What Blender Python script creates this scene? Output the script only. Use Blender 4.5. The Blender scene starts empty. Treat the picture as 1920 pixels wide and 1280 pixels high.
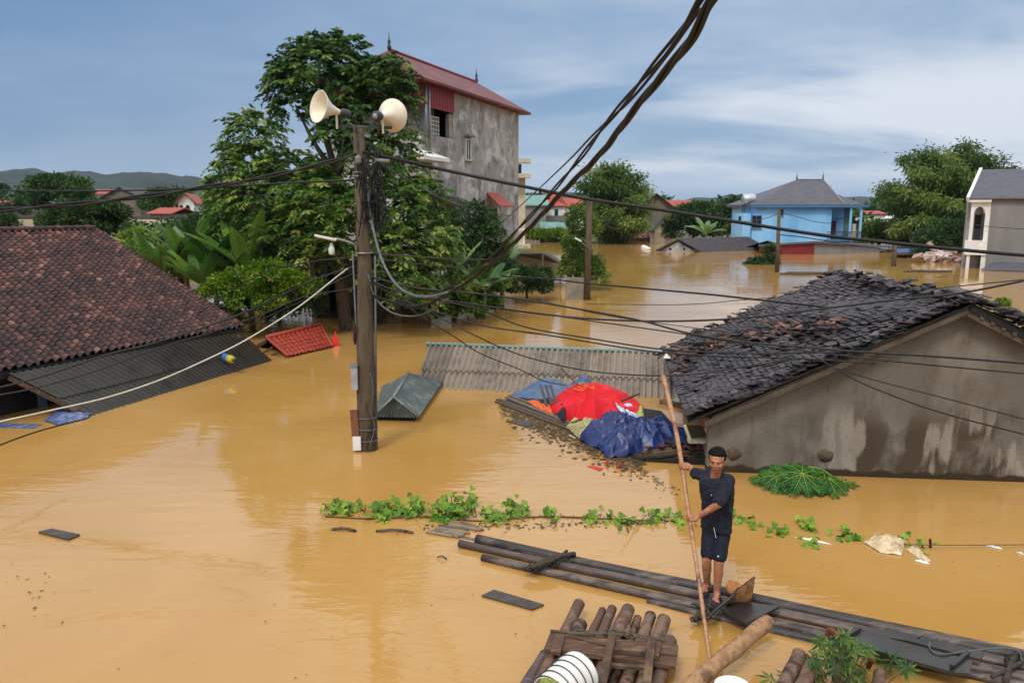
import bpy, math, random
import numpy as np
from mathutils import Vector, Matrix, Euler
R = random.Random(7); NR = np.random.RandomState(7)
SC = bpy.context.scene; COL = SC.collection
rad = math.radians
# ---------------------------------------------------------------- camera
H = 4.5; FPX = 1440.0; TILT = math.atan((640-395)/FPX)
cam = bpy.data.cameras.new('camera'); camo = bpy.data.objects.new('camera', cam); COL.objects.link(camo)
camo.location = (0, 0, H); camo.rotation_euler = (math.pi/2-TILT, 0, 0)
cam.sensor_width = 36; cam.lens = 36*FPX/1920; cam.clip_start = 0.05; cam.clip_end = 9000
SC.camera = camo
# ---------------------------------------------------------------- sky, sun, exposure
SUN_EL, SUN_AZ = 52, 205      # azimuth measured clockwise from +Y (north)
W = bpy.data.worlds.new('World'); SC.world = W; W.use_nodes = True
nt = W.node_tree; nt.nodes.clear(); N = nt.nodes.new; L = nt.links.new
def wm(op, a, b=None, c=None):
    n = N('ShaderNodeMath'); n.operation = op
    for i, x in enumerate((a, b, c)):
        if x is None: continue
        if isinstance(x, (int, float)): n.inputs[i].default_value = x
        else: L(x, n.inputs[i])
    return n.outputs[0]
def wmix(f, a, b, mode='MIX'):
    n = N('ShaderNodeMix'); n.data_type = 'RGBA'; n.blend_type = mode
    for s, x in ((n.inputs[0], f), (n.inputs[6], a), (n.inputs[7], b)):
        if isinstance(x, (int, float)): s.default_value = x
        elif isinstance(x, tuple): s.default_value = (*x, 1)
        else: L(x, s)
    return n.outputs[2]
def wrange(x, a, b, c=0., d=1.):
    n = N('ShaderNodeMapRange'); n.interpolation_type = 'SMOOTHSTEP'; L(x, n.inputs[0])
    for i, q in enumerate((a, b, c, d)): n.inputs[i+1].default_value = q
    return n.outputs[0]
sky = N('ShaderNodeTexSky'); sky.sky_type = 'NISHITA'; sky.sun_disc = False
sky.sun_elevation = rad(SUN_EL); sky.sun_rotation = rad(SUN_AZ)
tc = N('ShaderNodeTexCoord'); sp = N('ShaderNodeSeparateXYZ'); L(tc.outputs['Generated'], sp.inputs[0])
dx, dy, dz = sp.outputs
# clouds live on a flat layer: direction divided by elevation, so they shrink towards the horizon
den = wm('ADD', wm('MAXIMUM', dz, 0.0), 0.16)
cv = N('ShaderNodeCombineXYZ'); L(wm('DIVIDE', dx, den), cv.inputs[0]); L(wm('DIVIDE', dy, den), cv.inputs[1])
def wnoise(scale, det, loc, sc=(1, 1, 1), rough=.55):
    m = N('ShaderNodeMapping'); L(cv.outputs[0], m.inputs[0]); m.inputs[1].default_value = loc; m.inputs[3].default_value = sc
    n = N('ShaderNodeTexNoise'); L(m.outputs[0], n.inputs[0]); n.inputs['Scale'].default_value = scale
    n.inputs['Detail'].default_value = det; n.inputs['Roughness'].default_value = rough
    n.inputs['Distortion'].default_value = .25
    return n.outputs[0]
n1 = wnoise(.5, 7, (3.2, 1.3, 0), (.8, 1.2, 1)); n2 = wnoise(.85, 9, (8.1, 4.4, 2), (.62, 1.1, 1), .58)
right = wrange(dx, -.42, .30)
blue = wmix(right, (.125, .245, .44), (.19, .325, .52))
low = wrange(dz, 0.0, .12, 1, 0)
blue = wmix(wm('MULTIPLY', low, .35), blue, (.27, .39, .54))
grey = wmix(wm('MULTIPLY', wrange(n1, .46, .72), wm('ADD', wm('MULTIPLY', right, .5), .5)), blue, (.38, .48, .62))
cl = wm('MULTIPLY', wrange(n2, .35, .62), wm('ADD', wm('MULTIPLY', right, .9), .12))
band = wm('MULTIPLY', wrange(dz, .01, .05), wrange(dz, .12, .22, 1, .4))
cl = wm('MULTIPLY', cl, band)
cloud = wmix(cl, grey, (.74, .77, .83))
hi = wrange(dz, .22, .42)
cloud = wmix(hi, cloud, wmix(wrange(n1, .3, .7), (1.0, 1.02, 1.08), (1.45, 1.44, 1.45)))
fin = wmix(1.0, cloud, wmix(1.0, sky.outputs[0], (.012, .012, .012), 'MULTIPLY'), 'ADD')
bg = N('ShaderNodeBackground'); L(fin, bg.inputs[0]); bg.inputs[1].default_value = 1.0
wo = N('ShaderNodeOutputWorld'); L(bg.outputs[0], wo.inputs[0])
sl = bpy.data.lights.new('sun', 'SUN'); sl.energy = 1.9; sl.angle = rad(14); sl.color = (1, .95, .87)
so = bpy.data.objects.new('sun', sl); COL.objects.link(so)
az = rad(SUN_AZ); el = rad(SUN_EL)
so.rotation_euler = Vector((math.sin(az)*math.cos(el), math.cos(az)*math.cos(el), math.sin(el))).to_track_quat('Z', 'Y').to_euler()
so.location = (0, -10, 30)
vs = SC.view_settings; vs.view_transform = 'Standard'; vs.look = 'None'; vs.exposure = 0.0; vs.gamma = 1; vs.use_curve_mapping = False

# ---------------------------------------------------------------- measuring helpers (photo pixel -> place)
_c, _s = math.cos(TILT), math.sin(TILT)
def ray(px, py):
    a = (px-960)/FPX; b = (640-py)/FPX
    return Vector((a, _c+b*_s, -_s+b*_c))
def G(px, py, z=0.0):
    d = ray(px, py); return Vector((0, 0, H)) + d*((z-H)/d.z)
def P(px, py, Y):
    d = ray(px, py); return Vector((0, 0, H)) + d*(Y/d.y)
# ---------------------------------------------------------------- objects
def T(o, label=None, cat=None, group=None, kind=None):
    if label: o['label'] = label
    if cat: o['category'] = cat
    if group: o['group'] = group
    if kind: o['kind'] = kind
    return o
def thing(name, label, cat, loc=(0, 0, 0), group=None):
    o = bpy.data.objects.new(name, None); COL.objects.link(o); o.location = loc; o.empty_display_size = .2
    return T(o, label, cat, group)
def wloc(o):
    v = Vector((0, 0, 0))
    while o is not None: v += o.location; o = o.parent
    return v
def basis(d):
    d = Vector(d).normalized(); up = Vector((0, 0, 1)) if abs(d.z) < .95 else Vector((0, 1, 0))
    u = d.cross(up).normalized(); return d, u, u.cross(d).normalized()
class MB:
    def __init__(s): s.v = []; s.f = []; s.a = []
    def add(s, vs, fs, a=.5):
        n = len(s.v); s.v += [tuple(p) for p in vs]; s.f += [tuple(i+n for i in f) for f in fs]; s.a += [a]*len(fs); return s
    def box(s, c, size, rot=(0, 0, 0), a=.5):
        m = Euler(rot).to_matrix(); h = [q/2 for q in size]; c = Vector(c)
        vs = [c+m@Vector((x*h[0], y*h[1], z*h[2])) for x in (-1, 1) for y in (-1, 1) for z in (-1, 1)]
        return s.add(vs, [(0, 1, 3, 2), (4, 6, 7, 5), (0, 4, 5, 1), (2, 3, 7, 6), (0, 2, 6, 4), (1, 5, 7, 3)], a)
    def beam(s, p0, p1, w, h, a=.5):
        p0 = Vector(p0); p1 = Vector(p1); d, u, v = basis(p1-p0)
        vs = [p+u*x*w/2+v*y*h/2 for p in (p0, p1) for x in (-1, 1) for y in (-1, 1)]
        return s.add(vs, [(0, 1, 3, 2), (4, 6, 7, 5), (0, 4, 5, 1), (2, 3, 7, 6), (0, 2, 6, 4), (1, 5, 7, 3)], a)
    def tube(s, pts, r, n=8, cap=True, a=.5, jit=0):
        pts = [Vector(p) for p in pts]; m = len(pts); vs = []; u = None
        for i, p in enumerate(pts):
            d = (pts[min(i+1, m-1)]-pts[max(i-1, 0)]).normalized()
            if u is None: u = basis(d)[1]
            u = (u-d*u.dot(d)).normalized(); v = d.cross(u)
            rr = r(i/(m-1)) if callable(r) else (r[i] if isinstance(r, (list, tuple)) else r)
            for k in range(n):
                t = 2*math.pi*k/n; q = rr*(1+(R.uniform(-jit, jit) if jit else 0))
                vs.append(p+(u*math.cos(t)+v*math.sin(t))*q)
        fs = [(i*n+k, i*n+(k+1) % n, (i+1)*n+(k+1) % n, (i+1)*n+k) for i in range(m-1) for k in range(n)]
        if cap: fs += [tuple(reversed(range(n))), tuple((m-1)*n+k for k in range(n))]
        return s.add(vs, fs, a)
    def lathe(s, prof, p0, axis, n=20, a=.5):     # prof: (radius, distance along axis)
        p0 = Vector(p0); d, u, v = basis(axis); vs = []
        for r, t in prof:
            for k in range(n):
                q = 2*math.pi*k/n; vs.append(p0+d*t+(u*math.cos(q)+v*math.sin(q))*r)
        m = len(prof)
        return s.add(vs, [(i*n+k, i*n+(k+1) % n, (i+1)*n+(k+1) % n, (i+1)*n+k) for i in range(m-1) for k in range(n)], a)
    def ball(s, c, r, n=12, m=8, a=.5, rot=(0, 0, 0)):
        if isinstance(r, (int, float)): r = (r, r, r)
        c = Vector(c); M = Euler(rot).to_matrix(); vs = [c+M@Vector((0, 0, r[2]))]
        for i in range(1, m):
            t = math.pi*i/m
            for k in range(n):
                q = 2*math.pi*k/n; vs.append(c+M@Vector((r[0]*math.sin(t)*math.cos(q), r[1]*math.sin(t)*math.sin(q), r[2]*math.cos(t))))
        vs.append(c+M@Vector((0, 0, -r[2]))); fs = [(0, 1+k, 1+(k+1) % n) for k in range(n)]
        for i in range(m-2): fs += [(1+i*n+k, 1+(i+1)*n+k, 1+(i+1)*n+(k+1) % n, 1+i*n+(k+1) % n) for k in range(n)]
        e = 1+(m-1)*n; b = 1+(m-2)*n; fs += [(e, b+(k+1) % n, b+k) for k in range(n)]
        return s.add(vs, fs, a)
    def plate(s, pts, off, a=.5):                 # a flat outline given thickness by the vector off
        pts = [Vector(p) for p in pts]; off = Vector(off); n = len(pts)
        return s.add(pts+[p+off for p in pts], [tuple(range(n)), tuple(reversed(range(n, 2*n)))]+[(i, i+n, (i+1) % n+n, (i+1) % n) for i in range(n)], a)
    def slab(s, F, s0, s1, z0, z1, o0, o1, a=.5): # box in a wall frame: along, up, out
        vs = [F(x, z, o) for x in (s0, s1) for z in (z0, z1) for o in (o0, o1)]
        return s.add(vs, [(0, 1, 3, 2), (4, 6, 7, 5), (0, 4, 5, 1), (2, 3, 7, 6), (0, 2, 6, 4), (1, 5, 7, 3)], a)
    def build(s, name, mat, parent=None, smooth=False, loc=None):
        vs = np.array(s.v, float)
        if parent is not None: o0 = np.array(wloc(parent))
        elif loc is not None: o0 = np.array(loc, float)
        else: o0 = np.array(((vs[:, 0].min()+vs[:, 0].max())/2, (vs[:, 1].min()+vs[:, 1].max())/2, vs[:, 2].min()))
        me = bpy.data.meshes.new(name); me.from_pydata([tuple(p) for p in (vs-o0)], [], s.f)
        at = me.attributes.new('v', 'FLOAT', 'FACE'); at.data.foreach_set('value', np.array(s.a, dtype=np.float32))
        if smooth: me.polygons.foreach_set('use_smooth', [True]*len(me.polygons))
        me.materials.append(mat); me.update()
        o = bpy.data.objects.new(name, me); COL.objects.link(o)
        if parent is not None: o.parent = parent
        else: o.location = Vector(o0)
        return o
def quads(name, Q, A, mat, parent=None, loc=None, smooth=False):
    Q = np.asarray(Q, dtype=np.float64); n = len(Q); k = Q.shape[1]
    if parent is not None: o0 = np.array(wloc(parent))
    elif loc is not None: o0 = np.array(loc, float)
    else: o0 = np.zeros(3)
    me = bpy.data.meshes.new(name); me.vertices.add(n*k); me.vertices.foreach_set('co', (Q-o0).astype(np.float32).ravel())
    me.loops.add(n*k); me.loops.foreach_set('vertex_index', np.arange(n*k, dtype=np.int32))
    me.polygons.add(n); me.polygons.foreach_set('loop_start', np.arange(0, n*k, k, dtype=np.int32))
    me.update(calc_edges=True)
    at = me.attributes.new('v', 'FLOAT', 'FACE'); at.data.foreach_set('value', np.asarray(A, dtype=np.float32))
    me.materials.append(mat); o = bpy.data.objects.new(name, me); COL.objects.link(o)
    if parent is not None: o.parent = parent
    else: o.location = Vector(o0)
    return o
def frame(o, u, left=False):
    o = Vector(o); u = Vector((u[0], u[1], 0)).normalized(); n = Vector((u.y, -u.x, 0))
    if left: n = -n
    return lambda s, z, out=0: Vector((o.x, o.y, 0))+u*s+n*out+Vector((0, 0, z))
def spline(pts, k=8):
    pts = [Vector(p) for p in pts]
    if len(pts) == 2: return [pts[0].lerp(pts[1], i/k) for i in range(k+1)]
    q = [pts[0]*2-pts[1]]+pts+[pts[-1]*2-pts[-2]]; out = []
    for i in range(1, len(q)-2):
        a, b, c, d = q[i-1], q[i], q[i+1], q[i+2]
        for j in range(k):
            t = j/k; out.append(.5*((2*b)+(c-a)*t+(2*a-5*b+4*c-d)*t*t+(3*b-a-3*c+d)*t**3))
    return out+[pts[-1]]
# ---------------------------------------------------------------- materials
def lin(c): return tuple((x/255/12.92 if x/255 < .04045 else ((x/255+.055)/1.055)**2.4) for x in c)
def mat(name, c1, c2=None, c3=None, scale=4, st=(1, 1, 1), rough=.8, bump=0, bscale=30, metal=0, spec=.4, attr=0,
        det=5, rlo=.35, rhi=.65, trans=0, coat=0, per=0):
    m = bpy.data.materials.new(name); m.use_nodes = True; t = m.node_tree; b = t.nodes['Principled BSDF']; n_, l_ = t.nodes.new, t.links.new
    b.inputs['Roughness'].default_value = rough; b.inputs['Metallic'].default_value = metal
    b.inputs['Specular IOR Level'].default_value = spec
    if coat: b.inputs['Coat Weight'].default_value = coat; b.inputs['Coat Roughness'].default_value = .15
    cols = [lin(c) for c in (c1, c2, c3) if c is not None]
    tc = n_('ShaderNodeTexCoord'); mp = n_('ShaderNodeMapping'); l_(tc.outputs['Object'], mp.inputs[0]); mp.inputs[3].default_value = st
    if len(cols) == 1: cols.append(tuple(x*.72 for x in cols[0]))
    no = n_('ShaderNodeTexNoise'); l_(mp.outputs[0], no.inputs[0]); no.inputs['Scale'].default_value = scale; no.inputs['Detail'].default_value = det
    no.inputs['Roughness'].default_value = .62
    f = no.outputs[0]
    if attr:
        an = n_('ShaderNodeAttribute'); an.attribute_name = 'v'
        mx = n_('ShaderNodeMath'); mx.operation = 'MULTIPLY_ADD'; l_(an.outputs['Fac'], mx.inputs[0]); mx.inputs[1].default_value = attr
        mul = n_('ShaderNodeMath'); mul.operation = 'MULTIPLY'; l_(f, mul.inputs[0]); mul.inputs[1].default_value = 1-attr
        l_(mul.outputs[0], mx.inputs[2]); f = mx.outputs[0]
    if per:
        oi = n_('ShaderNodeObjectInfo'); mx = n_('ShaderNodeMath'); mx.operation = 'MULTIPLY_ADD'
        l_(oi.outputs['Random'], mx.inputs[0]); mx.inputs[1].default_value = per; ad = n_('ShaderNodeMath'); ad.operation = 'SUBTRACT'
        l_(f, ad.inputs[0]); ad.inputs[1].default_value = per/2; l_(ad.outputs[0], mx.inputs[2]); f = mx.outputs[0]
    cr = n_('ShaderNodeValToRGB'); l_(f, cr.inputs[0]); e = cr.color_ramp.elements
    e[0].position = rlo; e[0].color = (*cols[0], 1); e[1].position = rhi; e[1].color = (*cols[-1], 1)
    if len(cols) == 3: x = e.new((rlo+rhi)/2); x.color = (*cols[1], 1)
    l_(cr.outputs[0], b.inputs['Base Color'])
    if bump:
        bn = n_('ShaderNodeTexNoise'); l_(mp.outputs[0], bn.inputs[0]); bn.inputs['Scale'].default_value = bscale; bn.inputs['Detail'].default_value = 4
        bp = n_('ShaderNodeBump'); bp.inputs['Strength'].default_value = 1; bp.inputs['Distance'].default_value = bump
        l_(bn.outputs[0], bp.inputs['Height']); l_(bp.outputs[0], b.inputs['Normal'])
    if trans:
        tr = n_('ShaderNodeBsdfTranslucent'); l_(cr.outputs[0], tr.inputs[0]); ms = n_('ShaderNodeMixShader'); ms.inputs[0].default_value = trans
        l_(b.outputs[0], ms.inputs[1]); l_(tr.outputs[0], ms.inputs[2]); l_(ms.outputs[0], t.nodes['Material Output'].inputs[0])
    return m
# ================================================================ the setting
def make_water():
    m = bpy.data.materials.new('muddy_water'); m.use_nodes = True; t = m.node_tree; b = t.nodes['Principled BSDF']; n_, l_ = t.nodes.new, t.links.new
    b.inputs['Roughness'].default_value = .045; b.inputs['IOR'].default_value = 1.46
    tc = n_('ShaderNodeTexCoord')
    def no(scale, st, det=4, loc=(0, 0, 0), dist=0):
        mp = n_('ShaderNodeMapping'); l_(tc.outputs['Object'], mp.inputs[0]); mp.inputs[1].default_value = loc; mp.inputs[3].default_value = st
        q = n_('ShaderNodeTexNoise'); l_(mp.outputs[0], q.inputs[0]); q.inputs['Scale'].default_value = scale; q.inputs['Detail'].default_value = det
        q.inputs['Distortion'].default_value = dist; return q.outputs[0]
    f = no(.22, (1, 1, 1), 5, dist=.8)
    cr = n_('ShaderNodeValToRGB'); l_(f, cr.inputs[0]); e = cr.color_ramp.elements
    e[0].position = .3; e[0].color = (.385, .206, .048, 1); e[1].position = .72; e[1].color = (.465, .268, .085, 1)
    # silt drifts, a darker film in long swirls, fine flecks
    mp = n_('ShaderNodeMapping'); l_(tc.outputs['Object'], mp.inputs[0]); mp.inputs[3].default_value = (1, 1, 1)
    sw = no(.45, (.6, 1.4, 1), 9, (2, 7, 0), 2.2); rg = n_('ShaderNodeMapRange'); l_(sw, rg.inputs[0]); rg.inputs[1].default_value = .485; rg.inputs[2].default_value = .5
    rg2 = n_('ShaderNodeMapRange'); l_(sw, rg2.inputs[0]); rg2.inputs[1].default_value = .515; rg2.inputs[2].default_value = .5
    q_ = n_('ShaderNodeMath'); q_.operation = 'MULTIPLY'; l_(rg.outputs[0], q_.inputs[0]); l_(rg2.outputs[0], q_.inputs[1])
    bk_ = n_('ShaderNodeMapRange'); l_(no(2.2, (1, 1, 1), 5, (5, 1, 0)), bk_.inputs[0]); bk_.inputs[1].default_value = .5; bk_.inputs[2].default_value = .68; bk_.inputs[4].default_value = .30
    q2 = n_('ShaderNodeMath'); q2.operation = 'MULTIPLY'; l_(q_.outputs[0], q2.inputs[0]); l_(bk_.outputs[0], q2.inputs[1])
    mc = n_('ShaderNodeMix'); mc.data_type = 'RGBA'; l_(q2.outputs[0], mc.inputs[0]); l_(cr.outputs[0], mc.inputs[6]); mc.inputs[7].default_value = (.22, .12, .04, 1)
    l_(mc.outputs[2], b.inputs['Base Color'])
    def mth(op, a, bb):
        q = n_('ShaderNodeMath'); q.operation = op
        for i, x in enumerate((a, bb)):
            if isinstance(x, (int, float)): q.inputs[i].default_value = x
            else: l_(x, q.inputs[i])
        return q.outputs[0]
    patch = n_('ShaderNodeMapRange'); l_(no(.16, (1, 1.6, 1), 3, (9, 4, 0)), patch.inputs[0]); patch.inputs[1].default_value = .45; patch.inputs[2].default_value = .68
    patch.inputs[3].default_value = .05; patch.inputs[4].default_value = 1.0
    w1 = no(1.1, (.45, 1.5, 1), 3, dist=.6); w2 = no(5.5, (.5, 1.6, 1), 3, (3, 3, 0), .4)
    hgt = mth('ADD', mth('MULTIPLY', w1, .0085), mth('MULTIPLY', mth('MULTIPLY', w2, patch.outputs[0]), .008))
    bp = n_('ShaderNodeBump'); bp.inputs['Strength'].default_value = 1; bp.inputs['Distance'].default_value = 1.0
    l_(hgt, bp.inputs['Height']); l_(bp.outputs[0], b.inputs['Normal'])
    return m
wb = MB(); wb.add([(-900, -30, 0), (900, -30, 0), (900, 420, 0), (-900, 420, 0)], [(0, 1, 2, 3)])
T(wb.build('water', make_water(), loc=(0, 0, 0)), kind='structure')
M_ground = mat('ground_soil_grass', (60, 78, 40), (88, 96, 58), (70, 66, 46), scale=.05)
def ghash(x, y): return math.sin(x*.013+1.7)*math.sin(y*.011+.6)*.5+math.sin(x*.031+.3)*.3+math.sin(x*.09)*.1
def shore(x):
    s = 118+14*ghash(x, 9)
    if x < -14: s = 118-max(0, min(1, (-14-x)/25))*70
    return s
gb = MB(); xs = list(range(-1000, 1001, 25)); ys = [-40, 0, 20, 30, 40, 50, 60, 70, 80, 90, 100, 110, 120, 130, 150, 200, 300, 500, 900, 2000, 7000]
XS = [x*(1 if abs(x) < 900 else 6) for x in xs]
for y in ys:
    for x in XS:
        q = y-shore(x); gb.v.append((x, y, max(-3.0, min(.7, q*.09))))
nx = len(XS)
for j in range(len(ys)-1):
    for i in range(nx-1): gb.f.append((j*nx+i, j*nx+i+1, (j+1)*nx+i+1, (j+1)*nx+i)); gb.a.append(.5)
T(gb.build('ground', M_ground, loc=(0, 0, 0), smooth=True), kind='structure')
M_hill = mat('hill_forest', (12, 26, 26), (22, 40, 34), (34, 52, 42), scale=.012, rough=.95, bump=4, bscale=.06)
def hills(name, Y, prof, depth, base=-2):
    # skyline from the photo, given its own distance and depth
    X0, X1 = prof[0][0], prof[-1][0]; b = MB(); n = 150; rows = 16
    pts = []
    for j in range(rows+1):
        t = j/rows
        for i in range(n+1):
            px = X0+(X1-X0)*i/n
            k = max(q for q in range(len(prof)-1) if prof[q][0] <= px+1e-6); (xa, ya), (xb, yb) = prof[k], prof[k+1]
            w = (px-xa)/(xb-xa); w = w*w*(3-2*w); py = ya+(yb-ya)*w
            p = P(px, py, Y); h = p.z
            f = math.sin(t*math.pi)**.8 if t < .999 else 0
            x = p.x*(1+(t-.5)*depth/Y)
            bump_ = (math.sin(i*.9+j*1.7)+math.sin(i*.37-j*.9)*1.3+R.uniform(-1, 1)*.6)*h*.03*(1 if 0 < j < rows else 0)
            spur = 1-.22*abs(math.sin(i*.21+j*.35))*(1 if t < .5 else 0)*(1-2*t if t < .5 else 0)
            pts.append((x, Y+(t-.5)*depth, base+(h-base)*f*spur+bump_*.6))
    b.v = pts; m = n+1
    for j in range(rows):
        for i in range(n): b.f.append((j*m+i, j*m+i+1, (j+1)*m+i+1, (j+1)*m+i)); b.a.append(.5)
    return T(b.build(name, M_hill, loc=(0, Y, 0), smooth=True), kind='structure')
hills('hills', 1500, [(-700, 330), (-300, 312), (-60, 326), (0, 322), (60, 317), (95, 324), (130, 319), (165, 322), (205, 329), (262, 322), (310, 324), (345, 331), (400, 340), (520, 352), (640, 360), (800, 384)], 700)
hills('hills', 2300, [(700, 388), (860, 372), (1000, 364), (1040, 359), (1078, 360), (1120, 372), (1200, 378), (1270, 379), (1305, 370), (1335, 371), (1366, 366), (1395, 373), (1425, 362), (1450, 359), (1480, 366), (1540, 371), (1610, 369), (1660, 372), (1760, 368), (1900, 364), (2150, 372), (2500, 366)], 900)
# ================================================================ building materials
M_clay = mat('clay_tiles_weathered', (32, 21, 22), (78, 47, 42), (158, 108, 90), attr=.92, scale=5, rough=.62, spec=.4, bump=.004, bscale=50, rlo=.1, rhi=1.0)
M_darktile = mat('dark_roof_tiles', (26, 23, 25), (54, 47, 51), (104, 90, 95), attr=.75, scale=2, rough=.55, spec=.45, bump=.004, bscale=45, rlo=.1, rhi=.95)
M_fibre = mat('fibre_cement_sheet', (98, 90, 80), (138, 126, 112), (72, 64, 58), attr=.45, scale=2.2, st=(1, 1, 1), rough=.85, bump=.003, bscale=40, rlo=.25, rhi=.75)
M_fibredark = mat('fibre_cement_dark', (44, 45, 43), (66, 65, 61), (36, 35, 34), attr=.35, scale=1.8, rough=.7, bump=.003, bscale=40, rlo=.25, rhi=.75)
M_tin = mat('grey_green_tin', (66, 76, 74), (86, 96, 92), (128, 134, 128), attr=.2, scale=3, rough=.5, metal=.25, rlo=.38, rhi=.72)
M_redtile = mat('red_tile_new', (128, 44, 34), (158, 62, 44), (112, 40, 34), attr=.5, scale=3, rough=.6, rlo=.2, rhi=.8)
M_redtin = mat('red_metal_sheet', (104, 38, 38), (84, 30, 32), (122, 54, 50), scale=.8, rough=.6)
M_redfas = mat('red_fascia_sheet', (134, 34, 40), (108, 27, 33), scale=.7, rough=.55)
M_plaster_old = mat('grey_stained_plaster', (92, 90, 88), (150, 149, 146), (190, 189, 186), scale=.8, st=(1, 1, .6), rough=.95, bump=.006, bscale=9, det=9, rlo=.34, rhi=.66)
M_conc = mat('concrete', (112, 106, 96), (150, 142, 128), scale=2, rough=.9, bump=.003)
M_wallgrey = mat('grey_cement_wall', (136, 134, 132), (120, 117, 114), scale=.6, st=(1, 1, .4), rough=.95)
M_brickgrey = mat('dull_brick_wall', (122, 108, 98), (94, 84, 76), scale=.8, rough=.95)
M_white = mat('white_paint', (230, 228, 222), (208, 205, 198), scale=1.5, rough=.7)
M_cream = mat('cream_paint', (196, 186, 160), (172, 162, 138), scale=1, rough=.8)
M_blue = mat('sky_blue_paint', (152, 202, 236), (138, 190, 226), (118, 174, 214), scale=.35, st=(1, 1, .3), rough=.8)
M_bluetrim = mat('blue_trim', (74, 118, 160), (60, 100, 140), scale=2, rough=.7)
M_slate = mat('grey_slate_roof', (92, 92, 100), (76, 76, 84), scale=1, st=(1, 4, 1), rough=.7)
M_teal = mat('teal_sheet_roof', (92, 130, 124), (112, 148, 140), scale=.6, rough=.6)
M_glass = mat('dark_glass', (20, 26, 32), (32, 40, 46), scale=.6, rough=.12, spec=.6)
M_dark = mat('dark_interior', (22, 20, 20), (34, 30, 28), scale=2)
M_maroon = mat('maroon_door', (92, 26, 38), (70, 18, 28), scale=2, rough=.6)
M_wood = mat('old_wood', (92, 70, 50), (66, 50, 38), (120, 96, 72), scale=3, st=(1, 1, 1), rough=.8, bump=.003)
M_metal = mat('grey_metal', (150, 150, 148), (118, 118, 116), scale=3, rough=.45, metal=.6)
M_balc = mat('dark_rail', (52, 58, 62), scale=3, rough=.5)
def bil(c, u, v):
    TL, TR, BR, BL = c; return (TL.lerp(TR, u)).lerp(BL.lerp(BR, u), v)
def corr(name, c, mat_, parent, pitch=.18, amp=.028, cols=6, rows=(0, 1), lap=.03, tones=None, sag=0):
    # corrugated sheets: c = TL, TR, BR, BL; ribs run from top to bottom, sheets overlap in rows and columns
    c = [Vector(q) for q in c]; b = MB(); nrm = (c[1]-c[0]).cross(c[3]-c[0]).normalized()
    if nrm.z < 0: nrm = -nrm
    wid = ((c[1]-c[0]).length+(c[2]-c[3]).length)/2; nw = max(3, round(wid/pitch)); per = 6
    for r in range(len(rows)-1):
        v0, v1 = rows[r], rows[r+1]+(lap if r < len(rows)-2 else 0); lift = (len(rows)-2-r)*.03
        for k in range(cols):
            i0 = round(nw*k/cols); i1 = round(nw*(k+1)/cols); tone = tones[r][k] if tones else R.uniform(.15, .85)
            us = [i/(nw*per) for i in range(i0*per-2 if k else 0, i1*per+1)]; m = 6; vs = []
            skew = R.uniform(-.006, .006)
            for j in range(m+1):
                v = v0+(v1-v0)*j/m+skew*(1 if j == m else 0)
                for u in us:
                    h = amp*math.sin(u*nw*2*math.pi)+lift+(k % 2)*.012+(.006 if j == m else 0)
                    s_ = -sag*math.sin(math.pi*u)*math.sin(math.pi*v)
                    vs.append(bil(c, u, v)+nrm*(h+s_))
            n = len(us); b.add(vs, [(j*n+i, j*n+i+1, (j+1)*n+i+1, (j+1)*n+i) for j in range(m) for i in range(n-1)], tone)
    return b.build(name, mat_, parent, smooth=True)
def pantiles(name, c, mat_, parent, w=.2, ex=.23, amp=.058):
    # every clay pan tile is a curved piece with its own lip, tint and slight shift
    c = [Vector(q) for q in c]; nrm = (c[1]-c[0]).cross(c[3]-c[0]).normalized(); nrm = nrm if nrm.z > 0 else -nrm
    W_ = ((c[1]-c[0]).length+(c[2]-c[3]).length)/2; L_ = ((c[3]-c[0]).length+(c[2]-c[1]).length)/2
    nu, nv = int(W_/w), int(L_/ex); b = MB(); prof = [(0, -.1), (.12, .7), (.3, 1), (.48, .8), (.62, 0), (.8, -.65), (1.04, -.1)]
    down = ((c[3]-c[0])+(c[2]-c[1])).normalized()
    for j in range(nv):
        for i in range(nu):
            tn = min(1, max(0, R.gauss(.40, .17)+.07*math.sin(i*.37+j*.31)+.05*math.sin(j*.5))); du = R.uniform(-.025, .025); dl = R.uniform(-.02, .02); rise = R.uniform(.016, .03); tl = R.uniform(-.008, .008)
            vs = []
            for (jj, lf) in ((j-.12, 0), (j+1.02, rise)):
                for q, h in prof:
                    u = min(1, max(0, (i+q+du)/nu)); vs.append(bil(c, u, min(1.01, max(0, jj/nv)))+nrm*(h*amp+lf+tl*(q-.5))+down*dl)
            for q, h in prof:
                u = min(1, max(0, (i+q+du)/nu)); vs.append(bil(c, u, min(1.01, max(0, (j+1.02)/nv)))+nrm*(h*amp+rise-.028)+down*dl)
            n = len(prof); fs = [(k, k+1, n+k+1, n+k) for k in range(n-1)]+[(n+k, n+k+1, 2*n+k+1, 2*n+k) for k in range(n-1)]
            b.add(vs, fs, tn); b.a[-8] = tn*.45; b.a[-7] = tn*.2  # valley and front lip faces: painted shade, with some dirt, in the tint
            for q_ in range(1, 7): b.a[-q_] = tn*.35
    o = b.build(name, mat_, parent); me = o.data
    return o
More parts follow.
